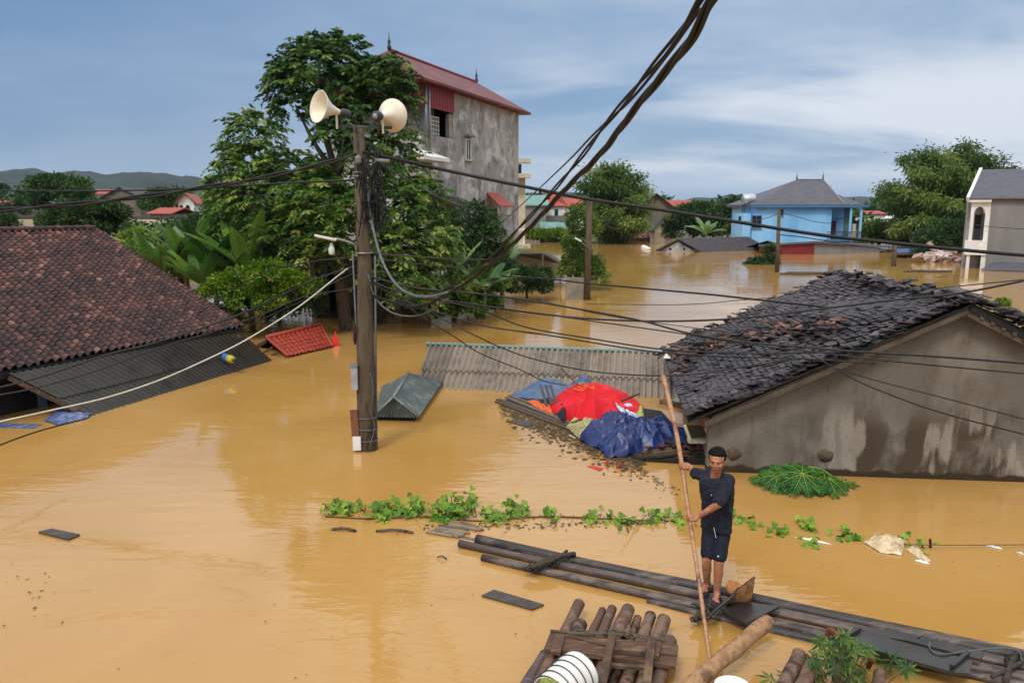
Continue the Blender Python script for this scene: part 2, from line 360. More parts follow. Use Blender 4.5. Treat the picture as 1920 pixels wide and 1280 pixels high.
def windowp(F, parent, s0, s1, z0, z1, out=0, frame_m=None, pane_m=None, bars=1, sill=True, name='window'):
    b = MB(); t = max(.05, (s1-s0)*.07)
    b.slab(F, s0-t, s0, z0-t, z1+t, out+.003, out+.08); b.slab(F, s1, s1+t, z0-t, z1+t, out+.003, out+.08)
    b.slab(F, s0, s1, z1, z1+t, out+.003, out+.078); b.slab(F, s0, s1, z0-t, z0, out+.003, out+.078)
    for k in range(bars):
        x = s0+(s1-s0)*(k+1)/(bars+1); b.slab(F, x-t*.35, x+t*.35, z0, z1, out+.03, out+.07)
    o = b.build('window', frame_m or M_white, parent)
    q = MB(); q.slab(F, s0+.002, s1-.002, z0+.002, z1-.002, out+.004, out+.03); q.build('pane', pane_m or M_glass, o)
    if sill:
        q = MB(); q.slab(F, s0-2*t, s1+2*t, z0-1.9*t, z0-t-.002, out+.003, out+.16); q.build('sill', M_conc, o)
    return o
def hiproof(mb, F, s0, s1, o0, o1, ze, zr, i0, i1, th=.12):
    # eave rectangle in a wall frame (out is negative into the house), ridge along s with insets i0/i1
    om = (o0+o1)/2; e = [F(s0, ze, o0), F(s1, ze, o0), F(s1, ze, o1), F(s0, ze, o1)]; r = [F(s0+i0, zr, om), F(s1-i1, zr, om)]
    lo = [p-Vector((0, 0, th)) for p in e]
    mb.add(e+r+lo, [(0, 1, 5, 4), (1, 2, 5), (2, 3, 4, 5), (3, 0, 4), (6, 7, 8, 9), (0, 6, 7, 1), (1, 7, 8, 2), (2, 8, 9, 3), (3, 9, 6, 0)])
def finial(o, p, h=.7, m=None):
    b = MB(); b.lathe([(.0, 0), (.09, .02), (.11, .18*h), (.05, .3*h), (.09, .42*h), (.035, .55*h), (.0, h)], p, (0, 0, 1), 10); return b.build('finial', m or M_balc, o, smooth=True)
def wallmat(name, a1, a2, dark, pale, sc=1.0, dk=.5, pl=.5, streak=.3):
    m = bpy.data.materials.new(name); m.use_nodes = True; t = m.node_tree; bb = t.nodes['Principled BSDF']; n_, l_ = t.nodes.new, t.links.new; bb.inputs['Roughness'].default_value = .95; bb.inputs['Specular IOR Level'].default_value = .2
    tc = n_('ShaderNodeTexCoord')
    def no(scale, st, det=8, loc=(0, 0, 0), dist=0):
        mp = n_('ShaderNodeMapping'); l_(tc.outputs['Object'], mp.inputs[0]); mp.inputs[1].default_value = loc; mp.inputs[3].default_value = st
        q = n_('ShaderNodeTexNoise'); l_(mp.outputs[0], q.inputs[0]); q.inputs['Scale'].default_value = scale*sc; q.inputs['Detail'].default_value = det; q.inputs['Distortion'].default_value = dist; q.inputs['Roughness'].default_value = .68; return q.outputs[0]
    def rg(x, a, b_, c=0., d=1.):
        q = n_('ShaderNodeMapRange'); q.interpolation_type = 'SMOOTHSTEP'; l_(x, q.inputs[0])
        for i, v in enumerate((a, b_, c, d)): q.inputs[i+1].default_value = v
        return q.outputs[0]
    def mx(f, a, b_):
        q = n_('ShaderNodeMix'); q.data_type = 'RGBA'
        for s, x in ((q.inputs[0], f), (q.inputs[6], a), (q.inputs[7], b_)):
            if isinstance(x, tuple): s.default_value = (*lin(x), 1)
            else: l_(x, s)
        return q.outputs[2]
    base = mx(rg(no(.35, (1, 1, 1)), .4, .6), a1, a2)
    base = mx(rg(no(2.2, (1, 1, streak), 10, (3, 1, 0), .3), .48, .66, 0, dk), base, dark)
    base = mx(rg(no(1.1, (1, 1, streak*1.6), 11, (7, 2, 4), .5), .52, .60, 0, pl), base, pale)
    base = mx(rg(no(7, (1, 1, streak*.5), 6, (1, 9, 4)), .52, .75, 0, .35), base, dark)
    l_(base, bb.inputs['Base Color']); bp = n_('ShaderNodeBump'); bp.inputs['Distance'].default_value = .01; l_(no(14, (1, 1, 1), 5), bp.inputs['Height']); l_(bp.outputs[0], bb.inputs['Normal']); return m
M_tall = wallmat('tall_house_plaster', (142, 140, 136), (166, 164, 160), (92, 90, 86), (202, 201, 197), .8, .75, .65, .62)
# ================================================================ tall grey house
near = Vector((P(792, 400, 38).x, 38, 0)); far_ = Vector((P(972, 400, 50).x, 50, 0))
u = (far_-near); LW = u.length; F = frame(near, u); th_ = thing('tall_house', 'tall grey stained concrete house with red roof behind the trees', 'house', near)
n_out = F(0, 0, 1)-F(0, 0, 0)
if n_out.x < 0: F = frame(near, u, True)
WD = 5.0; ZE = P(790, 150, 38).z; ZF3 = P(850, 262, 41.5).z; sb = 3.55
b = MB()
b.slab(F, 0, LW, -2, ZF3, -.2, 0)                       # long side wall, lower storeys
b.slab(F, sb, LW, ZF3, ZE-.1, -.2, 0)                   # upper wall right of the open loggia
b.slab(F, LW-.2, LW, -2, ZE-.1, -WD, -.203)             # far end
b.slab(F, 0, .2, -2, ZF3, -WD, -.203); b.slab(F, 0, LW-.203, -2, ZE-.1, -WD-.2, -WD-.003)
b.slab(F, .203, LW-.203, ZF3-.2, ZF3-.003, -WD, -.203)
b.build('wall', M_tall, th_)
b = MB(); b.slab(F, 1.2, 1.35, ZF3, ZE-.1, -WD, -.45); b.slab(F, 1.35, sb, ZF3, ZE-.1, -1.25, -1.1); b.build('loggia_wall', M_tall, th_)
b = MB(); b.slab(F, 3.1, sb-.003, ZF3, ZE-1.2, -.197, -.02); b.build('shutter_panel', M_conc, th_)
b = MB(); b.slab(F, 1.45, 1.6, ZF3+.05, ZE-1.3, -.7, -.55); b.build('inner_column', M_conc, th_)
# white grille over the loggia opening
b = MB(); z0, z1 = P(810, 258, 39.5).z, P(810, 218, 39.5).z
for k in range(7): x = 1.25+k*.2; b.slab(F, x, x+.03, z0, z1, -.32, -.29)
for k in range(6): z = z0+(z1-z0)*k/5; b.slab(F, 1.25, 2.48, z, z+.03, -.288, -.26)
b.build('grille', M_white, th_)
b = MB(); z0 = P(850, 212, 41.5).z; b.slab(F, -.02, sb+.02, ZE-.06-(ZE-z0), ZE-.02, .003, .06)
for k in range(12): x = .1+k*.3; b.slab(F, x, x+.03, z0+.02, ZE-.05, .061, .075)
b.slab(F, -.08, -.021, z0, ZE-.02, -WD-.1, .02); b.build('red_fascia', M_redfas, th_)
b = MB()
for dx_ in (-.05, .28): b.tube([F(.25+dx_, ZE-.1, .2), F(.25+dx_, P(796, 282, 38).z, .2)], .07, 10)
b.build('drain_pipe', M_metal, th_, smooth=True)
b = MB(); hiproof(b, F, -.9, LW+.75, .55, -WD-.55, ZE, P(720, 102, 41.3).z, 2.4, 1.6); rf = b.build('roof', M_redtin, th_)
b = MB(); b.tube([F(-.9+2.4, P(720, 102, 41.3).z+.03, -WD/2), F(LW+.75-1.6, P(720, 102, 41.3).z+.03, -WD/2)], .09, 8); b.build('ridge_cap', M_redfas, rf)
for s_ in (-.9+2.4, LW+.75-1.6): finial(rf, F(s_, P(720, 102, 41.3).z, -WD/2), .95)
zz = P(873, 300, 43).z; windowp(F, th_, 5.0, 5.55, zz, zz+1.05, bars=1)
b = MB(); b.slab(F, 4.85, 5.7, zz+1.2, zz+1.3, .003, .3); b.build('lintel', M_conc, th_)
b = MB(); zz = P(922, 388, 46).z; q = [F(7.6, zz, .95), F(9.7, zz, .95), F(9.5, zz+.75, .02), F(7.8, zz+.75, .02)]; b.plate(q, (0, 0, .07)); b.build('awning', M_redtile, th_)
b = MB(); b.slab(F, 8.0, 9.3, zz-1.6, zz-.1, .003, .06); b.build('side_door', M_dark, th_)
b = MB(); zz = P(850, 385, 40).z; q = [F(.6, zz-.1, 1.6), F(4.4, zz-.25, 1.6), F(4.2, zz+.35, .02), F(.6, zz+.5, .02)]; b.plate(q, (0, 0, .06)); b.build('porch_roof', M_darktile, th_)
b = MB(); b.slab(F, 2.4, 4.0, P(845, 440, 41).z, P(845, 395, 41).z, .003, .1); b.build('maroon_door', M_maroon, th_)
b = MB(); b.slab(F, 1.6, 2.1, P(805, 428, 39.5).z, P(805, 412, 39.5).z, .003, .12); b.build('small_window', M_white, th_)
b = MB(); zz = P(800, 303, 38).z; b.slab(F, -1.6, 1.1, zz, zz+.12, .003, 1.0); b.plate([F(-1.6, zz+.125, 1.0), F(1.1, zz+.125, 1.0), F(.7, zz+.5, .05), F(-1.4, zz+.5, .05)], (0, 0, .04)); b.build('canopy', M_white, th_)
# cream balcony tower peeking out at the right edge of the tall house
ct = thing('cream_house', 'cream painted house edge with balcony just behind the tall grey house', 'house', (P(975, 400, 60).x, 60, 0)); x0, x1 = P(955, 400, 60).x, P(985, 400, 60).x
b = MB(); b.box(((x0+x1)/2, 62, 3.5), (x1-x0, 3, 7.6)); b.build('wall', M_cream, ct)
for py, hh in ((302, 0), (330, 0), (462, 0)):
    z = P(980, py, 60).z; b = MB(); b.box(((x0+x1)/2+.15, 60.1, z), (x1-x0+.5, 1.2, .3)); b.build('ledge', M_cream, ct)
b = MB(); z = P(980, 316, 60).z; b.box((x1-.55, 60.46, z), (.5, .06, .7)); b.build('window', M_glass, ct)
b = MB(); z = P(980, 445, 60).z; b.box((x1-.1, 60.2, z), (.08, .08, 1.2)); b.box((x1-.9, 60.2, z), (.08, .08, 1.2)); b.box((x1-.5, 60.2, z+.6), (.9, .1, .08)); b.build('door_frame', M_white, ct)
# small flooded house seen under the trees
sh = thing('flooded_cottage', 'half hidden grey flooded cottage under the trees behind the utility pole', 'house', (P(640, 500, 33).x, 33, 0))
xa, xb = P(592, 500, 33).x, P(800, 500, 33).x; b = MB(); b.box(((xa+xb)/2, 34.5, 1.2), (xb-xa, .2, 3.6)); b.box((xa, 33.4, 1.3), (.2, 2, 3.8)); b.build('wall', M_plaster_old, sh)
for px in (610, 648, 745, 785):
    b = MB(); x = P(px, 560, 33).x; b.box((x, 33.2, 1), (.22, .22, 3.2)); b.build('post', M_conc, sh)
b = MB(); b.box(((xa+xb)/2, 33.0, 2.75), (xb-xa+.6, 3.6, .15)); b.build('roof', M_fibredark, sh)
for px in (622, 705, 765):
    b = MB(); x = P(px, 560, 34).x; b.box((x, 34.36, .9), (.7, .06, 1.7)); b.build('door', M_dark, sh)
# pergola frame in the water near the second trunk
pf = thing('water_fence', 'low metal fence frame standing in the water behind the trees', 'fence', G(730, 605)); g0, g1 = G(700, 606), G(757, 606)
b = MB()
for t in (0, .33, .66, 1): q = g0.lerp(g1, t); b.beam(q, q+Vector((0, 0, .9)), .05, .05)
for z in (.05, .5, .88): b.beam(g0+Vector((0, 0, z)), g1+Vector((0, 0, z)), .05, .04)
b.build('rails', M_wood, pf)
# carport
cp = thing('carport', 'dark flooded carport roof on thin posts right of the tall grey house', 'carport', G(1010, 520)); b = MB()
a_, b_, c_, d_ = P(965, 472, 47), P(1018, 473, 46), P(1052, 496, 43), P(1060, 478, 52)
ap = P(1018, 474, 46); b.add([P(962, 476, 50), P(1018, 474, 46), P(1053, 494, 45.5), P(1040, 476, 54), P(985, 470, 55)], [(0, 1, 4), (1, 3, 4), (1, 2, 3)]); b.add([P(962, 476.5, 50), P(1018, 475, 46), P(1053, 495.5, 45.5)], [(0, 1, 2)]); b.build('roof', M_fibredark, cp)
b = MB(); b.plate([P(962, 476, 50), P(1018, 474.5, 46), P(1053, 494.5, 45.5), P(1053, 497, 45.5), P(1018, 477, 46), P(962, 479, 50)], (0, .08, 0)); b.build('edge_beam', M_wood, cp)
for px, py, Y in ((1018, 474, 46), (1051, 494, 45.5), (968, 476, 49.5)):
    q = P(px, py, Y); b = MB(); b.tube([q, (q.x, q.y, -.5)], .045, 8); b.build('post', M_metal, cp)
b = MB(); q = G(1010, 512); b.box((q.x, 50, .9), (3.6, .15, 1.5)); b.build('back_wall', M_cream, cp)
# ================================================================ generic small background house
def bhouse(name, label, px0, px1, pyt, Y, wallm, roofm, kind='gable', pyr=None, depth=8, ang=0, zb=-1, over=.4, rise=None, group=None):
    a, c = P(px0, pyt, Y), P(px1, pyt, Y); o = thing(name, label, 'house', (a.x, Y, 0), group); ze = a.z; zr = P((px0+px1)/2, pyr or pyt-10, Y).z
    F = frame((a.x, Y, 0), (math.cos(ang), math.sin(ang), 0)); Lw = (c.x-a.x)
    b = MB(); b.slab(F, 0, Lw, zb, ze, -depth, 0)
    if kind == 'gable': b.plate([F(0, ze+.002, 0), F(Lw, ze+.002, 0), F(Lw/2, zr, 0)], F(0, 0, -depth)-F(0, 0, 0))
    b.build('wall', wallm, o); b = MB()
    if kind == 'gable':
        for e0, e1 in ((0, 1), (1, 0)):
            s0 = -over if e0 == 0 else Lw+over; b.plate([F(s0, ze-over*(zr-ze)/(Lw/2), over), F(Lw/2, zr+.003, over), F(Lw/2, zr+.003, -depth-over), F(s0, ze-over*(zr-ze)/(Lw/2), -depth-over)], (0, 0, .14))
    elif kind == 'hip': hiproof(b, F, -over, Lw+over, over, -depth-over, ze+.02, zr, depth/2*.9, depth/2*.9)
    elif kind == 'side':                         # ridge parallel to the wall we see
        b.plate([F(-over, ze, over), F(Lw+over, ze, over), F(Lw+over, zr, -depth/2), F(-over, zr, -depth/2)], (0, 0, .12)); b.plate([F(-over, ze, -depth-over), F(Lw+over, ze, -depth-over), F(Lw+over, zr, -depth/2), F(-over, zr, -depth/2)], (0, 0, .12))
    b.build('roof', roofm, o); o['_'] = 0; del o['_']
    return o, F, Lw, ze
o, F, Lw, ze = bhouse('gabled_house', 'large dull house with grey gable wall in front of the left hills', 192, 262, 370, 125, M_brickgrey, M_fibredark, 'gable', 352, 10)
windowp(F, o, 2.4, 3.0, ze-2.4, ze-.6, bars=0, sill=False)
bhouse('villa', 'house with white trim and red tiled roof left of the large grey gable', 160, 200, 365, 130, M_white, M_redtile, 'side', 355, 9)
o, F, Lw, ze = bhouse('arched_house', 'small white house with arched balcony and red roof, left of the tall tree', 334, 362, 378, 100, M_white, M_redtile, 'gable', 364, 9, ang=.25)
for s0, s1, h in ((.15, .55, 1.5), (.85, 1.35, 1.5)):
    b = MB(); pts = [F(s0, ze-2, .01), F(s1, ze-2, .01)]+[F((s0+s1)/2+(s1-s0)/2*math.cos(t), ze-.75+.35*math.sin(t), .01) for t in [k*math.pi/6 for k in range(7)]]; b.plate(pts, F(0, 0, .05)-F(0, 0, 0)); b.build('arch_opening', M_dark, o)
b = MB(); b.slab(F, -.1, 2, ze-2.1, ze-2, .003, .7); b.build('balcony', M_white, o)
bhouse('red_roof_house', 'low house with faded red roof just left of the white arched house', 282, 318, 402, 90, M_brickgrey, M_redtile, 'side', 391, 7)
bhouse('red_roof_house', 'tiny far house with red roof left of the tall dark tree at the left', 42, 62, 372, 150, M_white, M_redtile, 'side', 364, 8)
bhouse('brick_house', 'dull reddish brick house at the far left edge below the hills', -20, 20, 385, 120, M_brickgrey, M_redtile, 'side', 377, 8)
# long white terrace wall behind the tiled roof
b = MB(); a, c = P(10, 412, 62), P(330, 412, 62); b.box(((a.x+c.x)/2, 62.5, 1.6), (c.x-a.x, 1, a.z*2-3.2)); lw = b.build('long_wall', M_cream)
T(lw, 'long low cream wall running behind the big tiled roof', 'wall')
b = MB(); b.box(((a.x+c.x)/2, 64.4, a.z+.2), (c.x-a.x+.5, 2.6, .14)); T(b.build('long_shed_roof', M_fibredark), 'long dark flat shed roof just above the long cream wall', 'roof')
# centre cluster
o, F, Lw, ze = bhouse('teal_roof_house', 'grey house with teal sheet roof at the right edge of the tall grey house', 955, 1024, 386, 118, M_wallgrey, M_teal, 'side', 366, 12)
windowp(F, o, 1.6, 2.1, ze-2.9, ze-1.2, bars=0, sill=False)
o, F, Lw, ze = bhouse('orange_roof_house', 'pale two storey house with bright orange-red roof beside the teal roof', 1010, 1060, 386, 128, M_white, M_redtile, 'hip', 364, 9)
windowp(F, o, 2.6, 3.2, ze-1.6, ze-.5, bars=0, sill=False)
bhouse('orange_roof_house', 'house with flat orange-red roof at the left side of the bamboo thicket', 1062, 1095, 388, 135, M_white, M_redtile, 'side', 372, 9)
bhouse('grey_shed', 'low shed with grey-teal sheet roof at the far water edge', 1018, 1072, 434, 114, M_brickgrey, M_teal, 'side', 418, 6)
bhouse('dark_shed', 'dark roofed shed just behind the grey-teal roofed shed', 1010, 1075, 416, 122, M_brickgrey, M_fibredark, 'side', 406, 6)
o, F, Lw, ze = bhouse('brown_gable_house', 'big dull brown gabled house right of the bamboo thicket', 1190, 1268, 394, 126, M_brickgrey, M_fibredark, 'gable', 364, 12, over=.8)
bhouse('bright_red_house', 'house with bright red roof on the skyline behind the brown gable', 1258, 1302, 391, 140, M_white, M_redtile, 'side', 376, 8)
bhouse('red_tin_shed', 'low shed with dark red tin roof at the water edge below the brown gable', 1172, 1232, 447, 116, M_brickgrey, M_redtin, 'side', 431, 6)
o, F, Lw, ze = bhouse('broken_gable_hut', 'small pale hut with broken gable next to the dark red tin roof', 1228, 1258, 428, 112, M_cream, M_fibredark, 'gable', 409, 5)
# grey gable roof low in the water, left of the blue house
sg = thing('submerged_grey_house', 'grey gabled house drowned up to its eaves left of the blue house', 'house', G(1300, 475))
Y0 = G(1270, 472).y; aL, ap, aR = P(1233, 469, Y0), P(1270, 449, Y0), P(1310, 472, Y0); bk = Vector((9.5, 6, 0)); dn = Vector((0, 0, -.05))
b = MB(); b.plate([Vector((aL.x+.3, Y0, -1)), Vector((aR.x-.3, Y0, -1)), aR+Vector((-.3, 0, 0)), ap-Vector((0, 0, .15)), aL+Vector((.3, 0, 0))], Vector((0, .2, 0))); b.build('gable_wall', M_plaster_old, sg)
b = MB(); b.plate([ap+Vector((0, -.4, 0)), aR+Vector((.3, -.4, -.1)), aR+Vector((.3, -.4, -.1))+bk, ap+Vector((0, -.4, 0))+bk], (0, 0, .14)); b.plate([ap+Vector((0, -.4, 0)), aL+Vector((-.3, -.4, -.1)), aL+Vector((-.3, -.4, -.1))+bk, ap+Vector((0, -.4, 0))+bk], (0, 0, .14)); b.build('roof', mat('dark_grey_sheet', (74, 70, 76), (58, 56, 60), (90, 82, 84), scale=1.2, st=(1, 1, 6)), sg)
for px in (1257, 1283):
    q = P(px, 467, Y0-.01); b = MB(); b.tube([q, q+Vector((0, -.04, 0))], .13, 10); b.build('vent_hole', M_dark, sg)
bhouse('far_house', 'small pale house with red roof right of the tall dark tree at the left', 138, 160, 378, 150, M_white, M_redtile, 'side', 370, 8)
bhouse('far_house', 'small white gabled house between the bamboo thicket and the orange roofs', 1100, 1124, 392, 150, M_white, M_redtile, 'gable', 380, 8)
bhouse('far_house', 'tiny pale house with dark roof low on the skyline left of the blue house', 1376, 1396, 398, 170, M_cream, M_fibredark, 'side', 390, 8)
bhouse('far_white_house', 'far pale low building with red roof right of the blue house', 1625, 1660, 402, 170, M_white, M_redtile, 'side', 396, 8)
bhouse('far_pale_shed', 'far pale grey shed roof under the bamboo right of the blue house', 1648, 1690, 410, 180, M_white, M_white, 'side', 405, 8)
# ================================================================ blue house
Yb = 92; xL, xR = P(1416, 380, Yb).x, P(1561, 380, Yb).x; F = frame((xL, Yb, 0), (1, .0, 0)); Lw = xR-xL; ze = P(1480, 384, Yb).z; D_ = 9.5; zr = P(1518, 337, Yb+D_/2).z; I0 = P(1494, 337, Yb+D_/2).x-(xL-.6); I1 = (xR+1.2)-P(1543, 337, Yb+D_/2).x
bh = thing('blue_house', 'bright sky-blue two storey house with grey hipped roof standing in the flood', 'house', (xL, Yb, 0))
b = MB(); b.slab(F, 0, Lw, -1.5, ze, -D_, 0); b.build('wall', M_blue, bh)
xw = P(1616, 390, Yb).x-xL; b = MB(); b.slab(F, Lw+.003, xw-.1, -1.5, ze, -D_, -2.2); b.build('wing_wall', M_blue, bh)
zb = P(1560, 452, Yb).z; b = MB(); b.slab(F, Lw-.6, xw, zb, zb+.2, -2.6, .55); b.build('balcony_floor', M_bluetrim, bh)
for s_, nm in ((Lw+2.05, 0), (xw-.25, 0)):
    b = MB(); b.slab(F, s_, s_+.22, zb+.2, ze, .1, .32); b.build('column', M_blue, bh)
b = MB()
for k in range(24):
    x = Lw-.5+k*(xw-Lw+.4)/23; b.slab(F, x, x+.03, zb+.2, zb+1.05, .42, .45)
b.slab(F, Lw-.55, xw, zb+1.05, zb+1.12, .4, .47); b.build('railing', M_balc, bh)
for k, (s0, s1) in enumerate(((Lw+.35, Lw+.85), (Lw+.95, Lw+1.5))):
    b = MB(); b.slab(F, s0, s1, zb+.2, zb+2.3, -2.197, -2.12); b.build('door', M_maroon, bh)
b = MB(); b.slab(F, Lw-.6, Lw+1.8, zb+2.55, zb+2.7, -2.19, -1.2); b.build('door_hood', M_bluetrim, bh)
b = MB(); b.slab(F, Lw+2.4, xw-.4, zb+.2, ze-.4, -2.197, -2.1); b.build('shaded_door', mat('sage_door', (96, 128, 124), (80, 110, 108), scale=2), bh)
b = MB(); s_ = Lw+3.0; b.tube([F(s_, zb+.2, -.6), F(s_+.05, zb+.9, -.6), F(s_, zb+1.5, -.55), F(s_+.02, zb+2.0, -.6)], [.28, .3, .22, .26], 9); b.build('hanging_laundry', M_cream, bh)
zz = P(1440, 427, Yb).z; windowp(F, bh, P(1432, 0, Yb).x-xL, P(1449, 0, Yb).x-xL, zz, P(1440, 405, Yb).z, frame_m=M_bluetrim, bars=1)
windowp(F, bh, P(1482, 0, Yb).x-xL, P(1491, 0, Yb).x-xL, P(1440, 404, Yb).z, P(1440, 393, Yb).z, frame_m=M_bluetrim, bars=1)
b = MB(); hiproof(b, F, -.6, Lw+1.2, .6, -D_-.6, ze+.05, zr, I0, I1, .3); hr = b.build('roof', M_slate, bh)
b = MB(); hiproof(b, F, Lw-1.5, xw+.5, -.6, -D_+.2, ze+.051, P(1590, 357, Yb).z, 2.2, 2.4, .3); wr = b.build('wing_roof', M_slate, bh)
b = MB(); b.slab(F, -.65, xw+.6, ze-.3, ze-.02, .45, .62); b.build('cornice', M_bluetrim, bh)
b = MB(); e0 = F(Lw+1.2, ze+.09, .6); e1 = F(Lw+1.2-I1, zr+.04, -D_/2); b.beam(e0, e1, .16, .05); b.beam(F(-.6+I0, zr+.05, -D_/2), e1, .14, .08); b.build('hip_cap', M_wallgrey, hr)
for q in (F(-.6+I0, zr, -D_/2), e1): finial(hr, q, 1.0)
finial(wr, F(xw+.5-2.4, P(1590, 357, Yb).z, -D_/2), .9)
# lower annex with water tank
xa = P(1394, 400, Yb).x-xL; za = P(1400, 400, Yb).z; b = MB(); b.slab(F, xa, -.003, -1.5, za, -4, .0); b.build('annex', M_blue, bh)
windowp(F, bh, P(1405, 0, Yb).x-xL, P(1409, 0, Yb).x-xL, P(1440, 414, Yb).z, P(1440, 406, Yb).z, frame_m=M_bluetrim, bars=0, sill=False)
b = MB(); b.tube([F(-.35, za, .08), F(-.35, -.5, .08)], .06, 8); b.build('drain_pipe', M_bluetrim, bh)
wt = thing('water_tank', 'shiny steel water tank on thin legs beside the blue house roof', 'tank', F(xa+.9, za, -1.5)); b = MB(); q0 = F(xa+.25, P(0, 373, Yb).z, -1.6)
b.lathe([(0, 0), (.45, .02), (.62, .15), (.62, 1.4), (.45, 1.55), (0, 1.6)], q0, (1, 0, 0), 20); b.build('tank', mat('steel_tank', (206, 208, 210), scale=2, rough=.3, metal=.7), wt, smooth=True)
for i, dx_ in enumerate((.2, 1.4)):
    for dy_ in (-1.9, -1.2): b = MB(); b.beam(F(xa+.25+dx_, za, dy_), F(xa+.25+dx_, P(0, 376, Yb).z, dy_), .08, .08); b.build('leg', M_balc, wt)
# red and grey shed in front of the blue house
rs = thing('red_shed', 'flooded shed with dark red wall and grey wall before the blue house', 'shed', G(1528, 478)); Ys = G(1528, 477).y
q0, q1, q2 = P(1425, 460, Ys+1), P(1528, 453.5, Ys), P(1650, 463, Ys+3)
b = MB(); b.plate([Vector((q0.x, q0.y, -1)), Vector((q1.x, q1.y, -1)), q1, q0], (0, .15, 0)); b.build('red_wall', M_redfas, rs)
b = MB(); b.plate([Vector((q1.x, q1.y-.02, -1)), Vector((q2.x, q2.y, -1)), q2, q1+Vector((0, -.02, 0))], (0, .15, 0)); b.build('grey_wall', M_wallgrey, rs)
b = MB(); q3 = P(1735, 466, Ys+10); q4 = P(1560, 452, Ys+13); q5 = P(1410, 459, Ys+12); up = Vector((0, 0, .03)); b.add([q0+up, q1+up+Vector((0, -.3, 0)), q2+up, q3, q4, q5], [(0, 1, 4, 5), (1, 2, 3, 4)]); b.add([q0-up, q1-up+Vector((0, -.3, 0)), q2-up, q3-up, q4-up, q5-up], [(5, 4, 1, 0), (4, 3, 2, 1)]); b.plate([q0+Vector((-.2, -.2, -.1)), q1+Vector((0, -.33, -.1)), q1+Vector((0, -.33, .1)), q0+Vector((-.2, -.2, .1))], (0, .06, 0)); b.plate([q1+Vector((.001, -.33, -.1)), q2+Vector((0, -.3, -.1)), q2+Vector((0, -.3, .1)), q1+Vector((.001, -.33, .1))], (0, .06, 0)); b.build('roof', M_slate, rs)
b = MB(); a0, a1 = P(1400, 464, 84), P(1440, 452, 84); b.plate([a0, P(1470, 462, 84), P(1490, 456, 88), a1], (0, 0, .08)); T(b.build('awning_sheet', M_teal), 'pale blue-green awning sheet at the foot of the blue house', 'awning')
b = MB(); g = G(1785, 490); b.plate([P(1672, 476, 74), P(1742, 473, 74), P(1742, 467, 80), P(1680, 468, 80)], (0, 0, .1)); T(b.build('low_awning', mat('blue_sheet', (70, 92, 140), (60, 76, 110), scale=1)), 'thin blue and grey awning low over the water right of the grey shed', 'awning')
# ================================================================ white arched house at the right edge
Yr = G(1860, 503).y; rx0 = P(1820, 375, Yr).x; rx1 = P(1860, 375, Yr).x; F = frame((rx0, Yr, 0), (.87, -.49, 0)); wr_ = (rx1-rx0)*.84; ze = P(1850, 374, Yr).z; zr = P(1850, 322, Yr+5).z
rh = thing('white_arched_house', 'grey walled house with white arched balcony and grey roof at the right edge', 'house', (rx0, Yr, 0))
b = MB(); b.slab(F, wr_+.003, 13, -1.5, ze-.05, -9, 0); b.build('grey_wall', M_wallgrey, rh)
zb = P(1840, 451, Yr).z; b = MB(); b.slab(F, .1, .33, -1.5, ze-.5, -.25, -.02); b.build('column', M_white, rh)
b = MB(); b.slab(F, wr_-.32, wr_, -1.5, ze-.5, -.25, -.02); b.build('column', M_white, rh)
b = MB(); s0, s1 = .33, wr_-.32; zt = ze-.5; arc = [F((s0+s1)/2+(s1-s0)/2*math.cos(t), zt-.55+.5*math.sin(t), -.02) for t in [k*math.pi/10 for k in range(11)]]
for k in range(10):
    p0, p1 = arc[k], arc[k+1]; b.plate([p0, p1, Vector((p1.x, p1.y, zt+.45)), Vector((p0.x, p0.y, zt+.45))], (0, .22, 0))
b.slab(F, .1, .328, zt+.002, zt+.45, -.24, -.02); b.slab(F, wr_-.318, wr_, zt+.002, zt+.45, -.24, -.02); b.build('arch', M_white, rh)
b = MB(); b.slab(F, -.1, wr_+.002, zb-1.1, zb, -1.6, .12); b.build('balcony', M_white, rh)
b = MB()
for k in range(8): x = .36+k*(wr_-.75)/7; b.slab(F, x, x+.03, zb, zb+.8, -.14, -.11)
b.slab(F, .33, wr_-.32, zb+.8, zb+.86, -.15, -.1); b.build('railing', M_balc, rh)
b = MB(); b.slab(F, -.1, wr_, -1.5, ze-.06, -9, -1.7); b.build('inner_wall', M_plaster_old, rh)
b = MB(); b.slab(F, .45, wr_-.5, zb, zb+2, -1.695, -1.62); b.build('door', M_dark, rh)
b = MB(); e = [F(-.15, ze, .35), F(13.5, ze, .35), F(13.5, zr, -4.6), F(.65, zr, -4.6)]; b.plate(e, (0, 0, .1)); b.plate([F(-.15, ze, -9.4), F(13.5, ze, -9.4), F(13.5, zr, -4.6), F(.65, zr, -4.6)], (0, 0, .1)); b.build('roof', M_slate, rh)
b = MB(); b.beam(F(-.2, ze+.02, .4), F(.6, zr+.1, -4.6), .22, .35); b.slab(F, -.2, wr_, ze-.2, ze-.02, .0, .3); b.build('verge', M_white, rh)
b = MB(); z0, z1 = P(1880, 503, Yr-1.5).z, P(1880, 490, Yr).z; b.plate([F(wr_-.3, .02, 1.9), F(13, .02, 1.9), F(13, .5, .01), F(wr_+.5, .5, .01)], (0, 0, .06)); b.build('lean_to_roof', M_slate, rh)
b = MB(); b.plate([F(wr_+3, .75, 1.2), F(13, .75, 1.2), F(13, 1.15, .02), F(wr_+3, 1.15, .02)], (0, 0, .05)); b.build('upper_lean_to', M_slate, rh)
